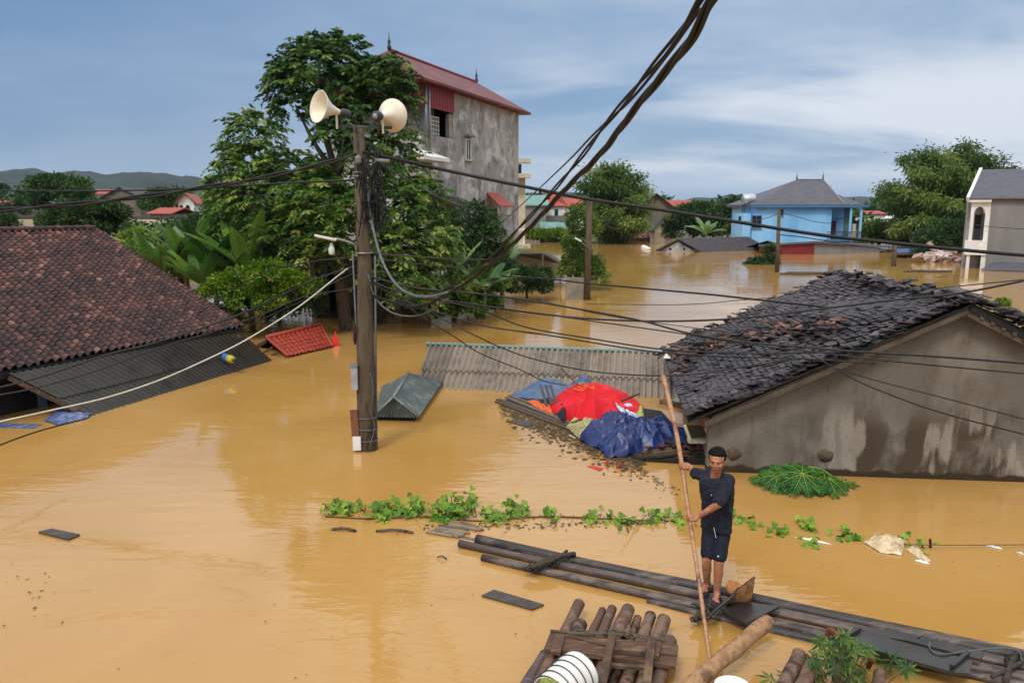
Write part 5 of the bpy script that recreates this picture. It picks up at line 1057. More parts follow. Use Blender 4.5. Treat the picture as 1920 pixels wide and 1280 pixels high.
cable('grey plastic cable hanging in a loop from the pole head down to the right', [(690, 350, Yp-.18), (693, 385, Yp-.2), (700, 430, Yp-.3), (715, 485, Yp-.6), (740, 530, 13.2), (770, 552, 12.8), (805, 556, 12.5), (840, 548, 12.2)], .024, M_cabgrey, k=10)
cable('pale cable drooping between the pole and the bundle below the grey loop', [(690, 515, Yp-.15), (705, 560, 14), (740, 588, 13.6), (790, 590, 13.3), (840, 560, 12.6)], .014, M_cabgrey)
cable('white cable slanting from the pole down to the left edge over the lean-to roof', [(652, 503, Yp-.1), (630, 520, 13.8), (560, 575, 13), (470, 632, 12.4), (400, 668, 12), (300, 712, 11.5), (200, 745, 11.2), (100, 768, 10.8), (0, 790, 10.5), (-40, 798, 10.4)], .0115, mat('cable_white', (204, 200, 190), (184, 178, 166), scale=6, rough=.5))
M_b = M_black
cs = [
 ('dark cable from the pole over the lean-to roof ending at the left edge, upper one', [(672, 498, Yp), (589, 525, 14.2), (453, 588, 14.5), (300, 640, 14.2), (204, 664, 14), (80, 705, 13.6), (0, 726, 13.4), (-40, 734, 13.2)], .018),
 ('dark cable from the pole over the lean-to roof ending at the left edge, lower one', [(672, 508, Yp), (560, 560, 14), (430, 612, 14), (290, 655, 13.8), (180, 695, 13.5), (70, 726, 13.2), (0, 740, 13), (-40, 746, 13)], .014),
 ('slack dark wire passing in front of the yellow-green bush', [(668, 482, Yp), (589, 490, 16), (500, 510, 18), (430, 548, 20), (370, 590, 21)], .014),
 ('thin wire from the pole toward the banana plants', [(668, 540, Yp), (600, 552, 16), (520, 585, 18), (455, 618, 20)], .012),
 ('straight wire from the pole to the shrubs on the right at street-lamp height', [(700, 476, Yp), (780, 481, 18), (860, 486, 24), (930, 487, 30)], .02),
 ('second straight wire just below the one at street-lamp height', [(700, 484, Yp), (780, 494, 18), (860, 502, 24), (915, 512, 28)], .014),
 ('wire crossing the trees right of the pole at the height of the lower straps', [(700, 506, Yp), (790, 530, 15), (880, 535, 18), (964, 521, 22)], .012),
 ('far cable over the water running down to the ridge of the broken roof', [(940, 518, 24), (1030, 523, 23), (1100, 531, 22), (1220, 542, 20), (1330, 552, 18.5), (1439, 564, 17.5), (1585, 580, 16), (1760, 603, 14.5), (1960, 625, 13)], .024),
 ('cable dipping over the broken roof then rising to the right edge', [(698, 528, Yp), (760, 550, 14), (895, 572, 13.8), (1064, 594, 13.5), (1220, 602, 13.2), (1384, 597, 12.8), (1548, 578, 12.4), (1680, 562, 12), (1803, 549, 11.7), (1960, 518, 11.4)], .018),
 ('cable running low over the broken roof and across the upper gable wall', [(698, 520, Yp), (780, 540, 14), (860, 547, 13.8), (970, 560, 13.4), (1100, 582, 13), (1201, 601, 12.6), (1293, 625, 12.2), (1400, 642, 11.8), (1500, 650, 11.5), (1590, 658, 11.3), (1750, 668, 11), (1960, 684, 10.6)], .017),
 ('thin cable across the gable wall just below the upper one', [(850, 565, 13.8), (990, 585, 13.5), (1126, 604, 13), (1282, 626, 12.5), (1400, 645, 12), (1560, 664, 11.6), (1700, 680, 11.2), (1960, 704, 10.8)], .011),
 ('cable ending on the broken roof, first one crossing the pale corrugated roof ridge', [(740, 562, 14), (839, 591, 14), (907, 611, 13.9), (1032, 629, 13.7), (1207, 657, 13.3), (1350, 668, 12.9), (1500, 672, 12.5), (1640, 682, 12)], .014),
 ('cable ending on the broken roof, second one crossing the pale corrugated roof ridge', [(800, 560, 14), (895, 579, 13.9), (985, 613, 13.7), (1110, 635, 13.4), (1245, 655, 13), (1400, 662, 12.6), (1580, 660, 12)], .014),
 ('wire crossing the pale corrugated roof to the bamboo punting pole', [(750, 560, 14), (798, 579, 13.8), (838, 602, 13.5), (941, 652, 13.2), (1024, 679, 13), (1127, 698, 12.6), (1264, 704, 12.2), (1380, 690, 12), (1500, 672, 11.8)], .012),
 ('wire ending at the faded blue tarp after crossing the pale corrugated roof', [(740, 556, 14), (800, 600, 14), (850, 630, 14.5), (900, 662, 15), (976, 693, 15.8), (1017, 713, 16), (1058, 722, 16)], .011),
 ('thin far wire low over the water behind the corrugated roof', [(1100, 570, 30), (1280, 571, 26), (1420, 560, 22), (1600, 553, 19), (1760, 540, 17), (1960, 520, 15)], .012),
 ('thin wire over the open water left of the broken roof', [(1000, 560, 18), (1130, 590, 16), (1282, 612, 14.5), (1360, 622, 13.6)], .008),
 ('lower of the two wires crossing the stained gable wall diagonally', [(1500, 655, 12), (1548, 680, 11.8), (1600, 710, 11.6), (1657, 735, 11.4), (1767, 774, 11), (1960, 824, 10.6)], .012),
 ('upper of the two wires crossing the stained gable wall diagonally', [(1500, 650, 12), (1559, 686, 11.8), (1650, 715, 11.4), (1767, 745, 11), (1960, 796, 10.6)], .009),
 ('rope running from the left edge along the water to the pale blue tarp', [(-40, 852, 11.9), (0, 834, 12.1), (60, 812, 12.8), (112, 797, 13.4)], .014),
 ('thin wire from the dark pole to the blue house balcony', [(1461, 398, 62), (1500, 408, 72), (1530, 416, 82), (1562, 419, 91)], .03),
 ('thin wire from the dark pole to the right toward the short pole stump', [(1460, 440, 62), (1500, 444, 61), (1540, 450, 60), (1600, 460, 60), (1678, 470, 60)], .04),
 ('thin wire from the dark pole to the left corner of the blue house', [(1461, 400, 62), (1440, 408, 72), (1410, 414, 84), (1396, 415, 92)], .03),
 ('wire across the grey wall of the white arched house', [(1830, 422, 55), (1880, 427, 50), (1960, 432, 46)], .02)]
for lb, pts, r in cs: cable(lb, pts, r)
# ================================================================ tarps heap on the sunken roof
sk = thing('sunken_roof', 'sunken dark plank roof edge under the red and blue tarps', 'roof', G(1150, 820))
A0, A1, A2, A3 = G(938, 752, .02), G(1200, 862, .03), G(1325, 862, .10), G(1240, 770, .18); A4 = G(1010, 735, .12)
b = MB(); b.plate([A0, A1, A2, A3, A4], (0, 0, -.12)); b.build('deck', M_dark, sk)
b = MB()
for k in range(4):
    o_ = Vector((.09, .16, .004))*k; b.beam(A0+o_+Vector((R.uniform(-.2, .1), 0, .0+.006*k)), A1+o_*1.1+Vector((R.uniform(-.1, .2), 0, .01+.006*k)), .13, .025, R.random())
for k in range(10):
    g = G(1200+R.uniform(0, 90), 845+R.uniform(0, 16), .08+.02*R.random()); b.beam(g, g+Vector((R.uniform(.3, .9), R.uniform(-.05, .25), R.uniform(0, .06))), .07, .04, R.random())
b.build('planks', mat('wet_planks', (72, 58, 42), (50, 40, 30), (104, 84, 62), attr=.6, scale=4, rough=.6), sk)
b = MB()
for k in range(60):
    g = G(1215+R.uniform(0, 110), 838+R.gauss(0, 9), .1); b.box(g+Vector((0, 0, R.uniform(0, .12))), (R.uniform(.1, .22), .1, .03), (R.gauss(0, .3), R.gauss(0, .3), R.uniform(0, 3)), R.random())
b.build('broken_tiles', mat('maroon_tiles', (60, 30, 28), (98, 52, 44), (40, 32, 30), attr=.8, scale=5, rough=.7), sk)
q = lambda *pp: [G(x, y, .05) for x, y in pp]
cloth('faded_tarp', 'faded blue-grey tarp tent at the left end of the tarp heap', 'tarp', q((950, 742), (1035, 758), (1075, 745), (1070, 722), (1010, 715)), .52, M_tarpfade, fold=.035, ff=4, seed=2, p=1.5, shift=(.0, .1))
cloth('faded_tarp', 'smaller faded blue tarp lying behind the red cloth', 'tarp', q((1040, 742), (1110, 752), (1120, 725), (1080, 715)), .5, M_tarpfade, fold=.03, ff=4, seed=9, p=2)
M_red = mat('red_cloth', (212, 24, 36), (196, 22, 34), (214, 44, 50), scale=1.5, rough=.7, spec=.25)
red = cloth('red_cloth', 'bright red cloth with yellow emblem draped over the tarp heap', 'cloth', q((1028, 766), (1052, 784), (1078, 794), (1120, 806), (1165, 800), (1200, 785), (1208, 765), (1160, 742), (1095, 735), (1058, 735), (1040, 748)), .56, M_red, fold=.08, ff=9, seed=5, p=3.4, shift=(-.05, .05), rings=26, n=64, bumps=((-.5, .2, .25, .35), (.5, 0, .1, .3)))
def onmesh(o, px, py, lift=.012):
    dg = None; inv = o.matrix_world.inverted() if False else None
    org = Vector((0, 0, H))-wloc(o); d = ray(px, py).normalized(); hit, loc, nn, i = o.ray_cast(org, d)
    return (loc+wloc(o)+(nn if nn.dot(d) < 0 else -nn)*lift) if hit else None
def ydecal(name, parent, strokes, w, m, lift=.012):
    b = MB()
    for st in strokes:
        pts = [onmesh(parent, *p_, lift) for p_ in st]; pts = [p_ for p_ in pts if p_ is not None]
        if len(pts) > 1: b.tube(spline(pts, 4), w, 6)
    if b.v:
        return b.build(name, m, parent, smooth=True)
M_yel = mat('yellow_print', (214, 178, 50), (190, 150, 40), scale=4, rough=.6)
bpy.context.view_layer.update()
ell = lambda cx, cy, rx, ry, a0=0, a1=6.283, n=12: [(cx+rx*math.cos(a0+(a1-a0)*i/n), cy+ry*math.sin(a0+(a1-a0)*i/n)) for i in range(n+1)]
ydecal('yellow_emblem', red, [ell(1094, 724, 9, 5, .6, 5.2), ell(1090, 727, 14, 5, 1.2, 2.9), [(1086, 716), (1094, 723), (1105, 726)], [(1100, 713), (1110, 712), (1117, 714)], [(1106, 727), (1112, 729)], [(1112, 724), (1114, 731)], [(1096, 712), (1104, 716), (1108, 720)]], .008, M_yel)
M_tassel = mat('patterned_cloth', (176, 160, 104), (92, 84, 52), (206, 196, 150), scale=14, st=(3, 3, .4), rough=.8, rlo=.42, rhi=.58)
cloth('patterned_cloth', 'yellow-green patterned cloth showing below the red cloth', 'cloth', q((1062, 800), (1090, 822), (1130, 815), (1120, 790), (1075, 785)), .34, M_tassel, fold=.03, ff=7, seed=8, p=3)
cloth('floral_cloth', 'orange and red floral cloth strip at the left foot of the red cloth', 'cloth', q((985, 752), (1012, 768), (1040, 778), (1046, 762), (1010, 750)), .12, mat('floral_cloth', (204, 50, 36), (224, 130, 60), (180, 30, 30), scale=16, rough=.7, rlo=.42, rhi=.58), fold=.03, ff=5, seed=12)
cloth('dark_bag', 'dark navy bag tucked beside the red cloth', 'bag', q((1038, 775), (1058, 795), (1068, 780), (1052, 762)), .36, mat('navy_bag', (26, 32, 48), (38, 44, 60), scale=4, rough=.6), fold=.02, ff=4, seed=13)
cloth('floral_bag', 'white and blue flowered bag between the red cloth and the blue tarp', 'bag', q((1120, 795), (1165, 800), (1205, 790), (1185, 765), (1140, 768)), .42, mat('flowered_plastic', (196, 206, 220), (70, 116, 190), (224, 224, 226), scale=11, rough=.4, rlo=.44, rhi=.56, bump=.01, bscale=8), fold=.04, ff=6, seed=14, p=2.6)
cloth('yellow_bag', 'pale yellow-green bag corner sticking up at the right of the red cloth', 'bag', q((1190, 790), (1212, 792), (1208, 772), (1192, 772)), .42, mat('lime_bag', (176, 178, 96), (140, 146, 74), scale=7, rough=.6), fold=.02, ff=3, seed=15, p=1.4)
bt = cloth('blue_tarp', 'large deep blue tarp crumpled over the right part of the heap', 'tarp', q((1090, 822), (1118, 838), (1145, 856), (1190, 850), (1240, 850), (1284, 838), (1286, 812), (1250, 798), (1200, 808), (1160, 800), (1120, 796)), .46, M_tarpblue, fold=.12, ff=8, seed=6, p=3.6, shift=(-.1, 0), rings=28, n=84, bumps=((-.75, .1, .35, .45), (.75, .05, .3, .4), (.1, -.05, -.25, .3)))
b = MB(); b.plate([P(1158, 790, G(1158, 812).y+.2), P(1200, 797, G(1200, 812).y), P(1222, 788, G(1222, 806).y+.2), P(1180, 782, G(1180, 806).y+.3)], (0, 0, .02)); T(b.build('grey_board', mat('grey_rubber', (74, 76, 70), (60, 62, 58), scale=4, rough=.6)), 'flat dark grey board lying on top of the blue tarp', 'board')
for x0, y0, z0, x1, y1, z1, lb, w in ((1052, 690, .9, 1085, 722, .62, 'thin stick leaning on the red cloth', .03), (1165, 752, .62, 1200, 737, .8, 'dark stick poking out at the right of the red cloth', .04), (1072, 792, .3, 1092, 786, .4, 'short dark stick lying on the patterned cloth', .03)):
    b = MB(); b.tube([G(x0, y0, z0), G(x1, y1, z1)], w*.6, 7); T(b.build('stick', M_wood), lb, 'stick')
b = MB()
for k in range(3): b.beam(G(1014+k*9, 722, .42), G(1024+k*10, 757, .2), .06, .015)
T(b.build('roof_sheet_piece', M_fibredark), 'small piece of dark corrugated sheet between the two faded tarps', 'sheet')
# white plastic chair frame
ch = thing('plastic_chair', 'cream plastic chair lying tipped against the corner of the gable wall', 'chair', G(1310, 840)); M_pl = mat('cream_plastic', (206, 202, 176), (184, 178, 150), scale=3, rough=.4)
Yc = 13.25; b = MB(); b.plate([P(1292, 824, Yc), P(1338, 826, Yc), P(1338, 832, Yc), P(1292, 831, Yc)], (0, .18, 0)); b.build('seat_rail', M_pl, ch)
b = MB(); b.tube(spline([P(1284, 796, Yc+.1), P(1290, 812, Yc+.05), P(1296, 828, Yc)], 4), .03, 8); b.build('leg', M_pl, ch, smooth=True)
b = MB(); b.tube(spline([P(1316, 794, Yc+.1), P(1326, 797, Yc+.08), P(1325, 806, Yc+.05), P(1332, 815, Yc), P(1332, 828, Yc)], 4), .035, 8); b.build('armrest', M_pl, ch, smooth=True)
b = MB(); b.plate([P(1287, 797, Yc+.12), P(1318, 798, Yc+.12), P(1325, 820, Yc+.08), P(1296, 820, Yc+.08)], (0, .03, 0)); b.build('backrest', mat('net_back', (66, 58, 44), (90, 78, 56), scale=20), ch)
b = MB(); b.beam(P(1337, 826, Yc), P(1337, 840, Yc), .04, .05); b.build('leg', M_pl, ch)
# scum and floating litter
Q = []; A = []
def chips(n, f, s=.06):
    for _ in range(n):
        g = f(); a = R.uniform(0, 3.14); w = s*R.uniform(.3, 1.2); l = s*R.uniform(.6, 2.2); d = Vector((math.cos(a), math.sin(a), 0)); e = Vector((-d.y, d.x, 0)); z = Vector((0, 0, R.uniform(.005, .02)))
        Q.append([tuple(g+z+d*l/2), tuple(g+z+e*w/2), tuple(g+z-d*l/2), tuple(g+z-e*w/2)]); A.append(R.random())
def strip(x0, y0, x1, y1, w0, w1): return lambda: (lambda t: G(x0+(x1-x0)*t+R.gauss(0, 3), y0+(y1-y0)*t+abs(R.gauss(0, w0+(w1-w0)*t))))(R.random())
chips(1700, strip(938, 757, 1205, 866, 11, 12), .05); chips(240, strip(960, 775, 1180, 862, 16, 14), .09); chips(90, strip(1150, 850, 1270, 915, 14, 8), .04); chips(160, strip(800, 985, 1290, 975, 8, 4), .05)
chips(16, lambda: G(R.gauss(60, 45), R.gauss(1110, 30)), .035); chips(26, lambda: G(R.uniform(0, 1000), R.uniform(880, 1280)), .02); chips(20, lambda: G(R.uniform(1350, 1920), R.uniform(900, 1150)), .02); chips(220, strip(640, 955, 1330, 968, 9, 9), .03)
T(quads('floating_scum', Q, A, mat('scum', (84, 66, 42), (120, 96, 58), (56, 48, 34), attr=.8, scale=4, rough=.8)), 'scattered bits of twigs and muck floating along the sunken roof and on open water', 'debris', kind='stuff')
# ================================================================ floating things
M_log = mat('wet_log', (74, 62, 58), (108, 94, 86), (48, 42, 40), scale=3, st=(.45, 2.2, 2.2), rough=.55, spec=.5, bump=.006, bscale=18, per=.5)
M_log2 = mat('brown_log', (90, 68, 56), (124, 98, 80), (62, 49, 42), scale=7, rough=.75, bump=.006, bscale=22, per=.5)
def logm(mb, p0, p1, r, n=14, a=.5, bow=.0):
    p0, p1 = Vector(p0), Vector(p1); m = 12; d = p1-p0; side = basis(d)[1]; ph = R.uniform(0, 6)
    pts = [p0.lerp(p1, i/m)+side*bow*math.sin(math.pi*i/m+ph*.1)+Vector((0, 0, .006*math.sin(i*1.3+ph))) for i in range(m+1)]
    dd = d.normalized(); pts = [pts[0]-dd*r*.12]+pts+[pts[-1]+dd*r*.12]
    rs = [r*.82]+[r*(1+.05*math.sin(i*1.7+ph)) for i in range(m+1)]+[r*.82]
    mb.tube(pts, rs, n, jit=.025); return mb
lr = thing('log_raft', 'long raft of dark wet logs floating diagonally under the standing man', 'raft', G(1400, 1150))
tA, tB = G(896, 1012), G(1930, 1233); bA, bB = G(910, 1053), G(1680, 1263); dirr = (tB-tA).normalized(); wv = bA-tA; wv = wv-dirr*wv.dot(dirr); Wr = wv.length; wv = wv/Wr
starts = [(-.75, -.01, .052), (.05, .085, .068), (.6, .02, .042), (-.12, .07, .052), (1.3, .0, .045), (.35, .06, .05), (2.6, .02, .045), (4.2, .0, .05)]
NL = 8
for k, (st, z, r) in enumerate(starts):
    off = .03+(Wr+.1)*k/(NL-1); p0 = tA+dirr*st+wv*off; p1 = tA+dirr*(8.6+R.uniform(-.2, .5))+wv*(off+R.uniform(-.02, .05)); b = MB(); logm(b, p0+Vector((0, 0, z-.02)), p1+Vector((0, 0, .05)), r, bow=R.uniform(-.06, .06)); b.build('log', M_log, lr, smooth=True)
for k in range(3):   # thinner poles lying in the gaps
    off = .12+(Wr)*k/3.2; p0 = tA+dirr*(1.4+R.uniform(0, 1.5))+wv*off; p1 = tA+dirr*(6+R.uniform(-.5, 1.3))+wv*(off+.04); b = MB(); logm(b, p0+Vector((0, 0, .045)), p1+Vector((0, 0, .06)), .03, 8); b.build('thin_pole', M_log, lr, smooth=True)
M_lash = mat('dark_rope', (44, 38, 32), (66, 58, 48), (30, 26, 24), scale=14, rough=.85)
def lashing(px0, py0, px1, py1, z=.12, n=16, r=.1):
    a, c = G(px0, py0, z), G(px1, py1, z+.03); b = MB(); b.tube(spline([a, a.lerp(c, .5)+Vector((.03, .04, .03)), c], 6), .03, 7, jit=.2); b.tube(spline([a+Vector((.05, 0, .03)), a.lerp(c, .4)+Vector((.1, .0, .05)), c+Vector((-.1, .05, .02))], 6), .02, 6)
    for k in range(n):
        q = a.lerp(c, abs(R.gauss(0, .35)) % 1); rr_ = R.uniform(.04, r); ph = R.uniform(0, 6); b.tube([q+Vector((rr_*math.cos(t+ph), R.uniform(-.03, .03)+rr_*.5*math.sin(t), rr_*.6*math.sin(t+ph))) for t in [i*.55 for i in range(9)]], .007, 5)
    return b.build('lashing', M_lash, lr, smooth=True)
lashing(988, 1068, 1078, 1038); lashing(1302, 1162, 1326, 1142, .10, 12, .06); lashing(1905, 1228, 1885, 1278, .12, 14, .08)
# boards on the raft
M_wet = mat('black_wet_board', (30, 30, 30), (48, 46, 44), scale=3, st=(1, 1, 1), rough=.3, spec=.6, bump=.003)
def board(label, pts, z, t=.03, m=None, name='board', cat='board'):
    b = MB(); b.plate([G(x, y, z) for x, y in pts], (0, 0, t)); return T(b.build(name, m or M_wet), label, cat)
board('black wet board on the raft right behind the conical hat', [(1352, 1146), (1400, 1172), (1462, 1140), (1395, 1132)], .15)
board('crooked black board between the man and the raft lashing', [(1296, 1133), (1340, 1142), (1352, 1128), (1318, 1120)], .14, .02)
board('long black plank lying along the raft near the right edge', [(1570, 1195), (1600, 1184), (1822, 1243), (1818, 1268), (1790, 1266), (1640, 1224)], .17, .035)
board('second long black plank alongside, nearer the outer edge of the raft', [(1600, 1180), (1680, 1186), (1845, 1226), (1838, 1240), (1700, 1205), (1640, 1196)], .175, .03)
for x0, y0, x1, y1, lb in ((1784, 1248, 1816, 1222, 'short dark crosspiece nailed over the long black plank'), (1590, 1190, 1612, 1177, 'small crosspiece at the upper end of the long black plank')):
    b = MB(); b.beam(G(x0, y0, .23), G(x1, y1, .23), .035, .03); T(b.build('crosspiece', M_wet), lb, 'crosspiece')
b = MB(); b.tube(spline([G(1744, 1203, .24), G(1742, 1212, .22), G(1752, 1222, .22), G(1775, 1225, .22), G(1830, 1218, .2), G(1880, 1214, .2), G(1910, 1220, .2), G(1916, 1236, .2)], 6), .008, 6); T(b.build('rope', M_cabgrey, smooth=True), 'pale rope curling over the long black plank on the raft', 'rope')
b = MB(); b.tube(spline([G(1717, 1198, .12), G(1722, 1192, .22), G(1732, 1190, .16)], 5), .008, 6); T(b.build('rope_end', M_cabgrey, smooth=True), 'short pale rope end standing up at the outer edge of the raft', 'rope')
# rusty angle frame
b = MB(); a = G(1556, 1178, .45); b.beam(a, G(1540, 1215, .2), .045, .03); b.beam(a, G(1634, 1236, .3), .045, .03); b.beam(G(1634, 1236, .3), G(1628, 1250, .15), .04, .03); T(b.build('angle_frame', mat('rust', (122, 72, 48), (88, 52, 38), scale=9, rough=.9)), 'rusty angle-iron frame poking above the raft behind the green leaves', 'frame')
# ---------------------------------------------------------------- second raft
r2 = thing('small_raft', 'small raft of short brown logs with planks nailed across, bottom centre', 'raft', G(1150, 1230))
zz = .16; lg = [(1086, 1124, .062), (1089, 1162, .07), (1130, 1134, .042), (1148, 1133, .052), (1178, 1133, .075), (1220, 1146, .062), (1245, 1154, .07), (1257, 1192, .07), (1196, 1150, .045), (1165, 1150, .045)]
dl = (G(1040, 1205, zz)-G(1084, 1125, zz)).normalized()
for k, (px, py, r) in enumerate(lg):
    z = zz if k not in (8, 9) else .06; p0 = G(px, py+8, z); p1 = p0+dl*(2.6+R.uniform(-.2, .3))+Vector((R.uniform(-.03, .03), 0, -.04)); b = MB(); logm(b, p0, p1, r); b.build('log', M_log2, r2, smooth=True)
p0 = G(1022, 1226, .12); b = MB(); logm(b, p0, p0+dl*2.2+Vector((-.05, 0, 0)), .06); b.build('log', M_log, r2, smooth=True)
b = MB(); p0 = G(1181, 1172, .2); b.lathe([(0, 0), (.012, .01), (.022, .05), (.035, .16), (.035, .3)], p0+Vector((0, .02, 0)), dl, 8); b.build('splinter', M_log2, r2)
M_plank = mat('brown_plank', (98, 72, 54), (76, 56, 44), (120, 92, 70), scale=5, st=(.6, 3, 3), rough=.8, bump=.003)
b = MB(); b.plate([G(1032, 1184, .27), G(1272, 1208, .27), G(1266, 1248, .27), G(1020, 1214, .27)], (0, 0, -.04)); b.build('plank', M_plank, r2)
b = MB(); b.plate([G(1043, 1186, .30), G(1060, 1188, .30), G(1050, 1224, .30), G(1032, 1220, .30)], (0, 0, -.028)); b.build('plank', M_plank, r2)
b = MB(); b.plate([G(1064, 1191, .285), G(1150, 1213, .285), G(1270, 1228, .285), G(1272, 1208, .285)], (0, 0, -.012)); b.build('plank', M_plank, r2)
for x0, y0, x1, y1 in ((1148, 1192, 1128, 1288), (1222, 1198, 1212, 1288)):
    b = MB(); b.beam(G(x0, y0, .34), G(x1, y1, .34), .075, .05); b.build('ladder_rail', M_wood, r2)
for x0, y0, x1, y1 in ((1152, 1217, 1216, 1222), (1146, 1246, 1216, 1252)):
    b = MB(); b.beam(G(x0, y0, .33), G(x1, y1, .33), .05, .03); b.build('ladder_rung', M_wood, r2)
b = MB(); b.beam(G(1234, 1205, .31), G(1228, 1232, .31), .07, .03); b.build('plank', M_plank, r2)
b = MB()
for x0, y0, x1, y1 in ((1032, 1182, 1150, 1188), (1148, 1180, 1250, 1198), (1080, 1180, 1180, 1190), (1190, 1192, 1248, 1199)): b.tube(spline([G(x0, y0, .3), G((x0+x1)/2, (y0+y1)/2+2, .31), G(x1, y1, .3)], 5), .014, 6, jit=.2)
b.build('twigs', M_bark, r2)
# ribbed white bucket stack on its side, green sack, bucket rim
bk = thing('bucket_stack', 'stack of white ribbed buckets lying on the small raft at the bottom edge', 'buckets', G(1075, 1270, .35)); a0, a1 = G(1030, 1308, .42), G(1085, 1262, .42); d = (a1-a0)
prof = []; n = 5; Ld = d.length
for k in range(n): t0, t1 = Ld*k/n, Ld*(k+1)/n; prof += [(.175+.005*k, t0), (.185+.005*k, t0+.01), (.17+.005*k, t0+.02), (.168+.005*k, t1-.012)]
prof += [(.2, Ld), (.195, Ld+.02), (.15, Ld+.03), (0, Ld+.03)]; b = MB(); b.lathe(prof, a0, d, 32); b.build('buckets', M_white, bk, smooth=True)
for k in range(n): b = MB(); b.lathe([(.186+.005*k, 0), (.194+.005*k, .006), (.186+.005*k, .012)], a0+d*(k/n)+d.normalized()*.004, d, 32); b.build('black_hoop', M_balc, bk, smooth=True)
cloth('green_sack', 'yellow-green sack beside the white bucket stack at the bottom edge', 'sack', [G(1003, 1300, .55), G(1018, 1276, .55), G(1046, 1278, .55), G(1062, 1300, .55), G(1030, 1318, .55)], .14, mat('green_sack', (146, 154, 70), (116, 128, 56), (172, 176, 100), scale=8, rough=.8), z0=.55, fold=.02, ff=6, seed=21, n=20, rings=10)
bk2 = thing('striped_bucket', 'white bucket with blue stripe, only its rim in view at the bottom edge', 'bucket', G(1375, 1290, .2)); b = MB(); c = G(1374, 1290, .25)
b.lathe([(.12, -.2), (.155, 0), (.165, .01), (.165, .025), (.15, .025), (.14, -.05), (.1, -.18)], c, (0, 0, 1), 32); b.build('pail', M_white, bk2, smooth=True); b = MB(); b.lathe([(.148, -.06), (.152, -.06), (.157, -.03), (.153, -.03)], c, (0, 0, 1), 32); b.build('stripe', mat('blue_stripe', (60, 96, 170), (50, 80, 150), scale=3), bk2)
# big diagonal log close to the camera
b = MB(); logm(b, P(1440, 1164, 7.3), P(1262, 1312, 6.25), .078, 18); o = b.build('leaning_log', mat('tan_log', (132, 98, 68), (162, 126, 90), (104, 76, 54), scale=6, rough=.8, bump=.005, bscale=26), smooth=True); T(o, 'single tan log leaning up diagonally over the water at the bottom', 'log')
o3 = thing('log_stack', 'two grey-brown log ends beside the green cassava leaves at the bottom', 'logs', G(1490, 1270))
for x0, y0, x1, y1, r in ((1499, 1228, 1440, 1345, .07), (1526, 1240, 1470, 1360, .068), (1650, 1262, 1640, 1350, .06)): b = MB(); logm(b, G(x0, y0, .2), G(x1, y1, .2), r); b.build('log', M_log2, o3, smooth=True)
# cassava-like plant
cp_ = thing('cassava_plant', 'green cassava plant with finger-shaped leaves rising in front of the raft', 'plant', G(1570, 1300)); M_cas = mat('cassava_leaf', (32, 66, 26), (62, 100, 36), (104, 128, 50), attr=.8, scale=5, rough=.5, spec=.4, trans=.25, rlo=.1, rhi=.95)
st = MB(); Qc = []; Ac = []
def palmate(c, nrm, n, l, w, tn, Q_, A_, spread=5.2, droop=.35):
    c = np.array(c); nrm = Vector(nrm).normalized(); u_ = basis(nrm)[1]; v_ = nrm.cross(u_)
    a0 = R.uniform(0, 6.28)
    for k in range(n):
        t = a0+(k-(n-1)/2)*spread/n; d = (u_*math.cos(t)+v_*math.sin(t)); ll = l*(1-.3*abs(k-(n-1)/2)/n*2)*R.uniform(.9, 1.1); s = d.cross(nrm).normalized()
        m1 = Vector(c)+d*ll*.5-nrm*0.02; tip = Vector(c)+d*ll-nrm*ll*droop
        for sg in (-1, 1): Q_.append([tuple(c), tuple(m1+s*sg*w/2-nrm*w*.3), tuple(tip), tuple(m1)]); A_.append(min(1, max(0, tn+R.uniform(-.15, .15)+.12*sg)))
for k in range(60):
    px = R.gauss(1575, 45); py = R.uniform(1178, 1300); py = max(py, 1180+abs(px-1560)*.5); Y = R.uniform(6.3, 7.1); c = P(px, py, Y)
    if c.z < .1: c.z = .1
    palmate(c, (R.gauss(0, .5), R.gauss(-.35, .4), 1), R.choice([5, 6, 7]), R.uniform(.11, .17), .032, R.random(), Qc, Ac)
    if k % 2: st.tube(spline([G(1575, 1320)+Vector((R.uniform(-.1, .1), 0, 0)), P((px+1575)/2, py+50, Y), c], 5), .006, 5)
st.build('stalks', M_bark, cp_, smooth=True); quads('leaves', Qc, Ac, M_cas, cp_)
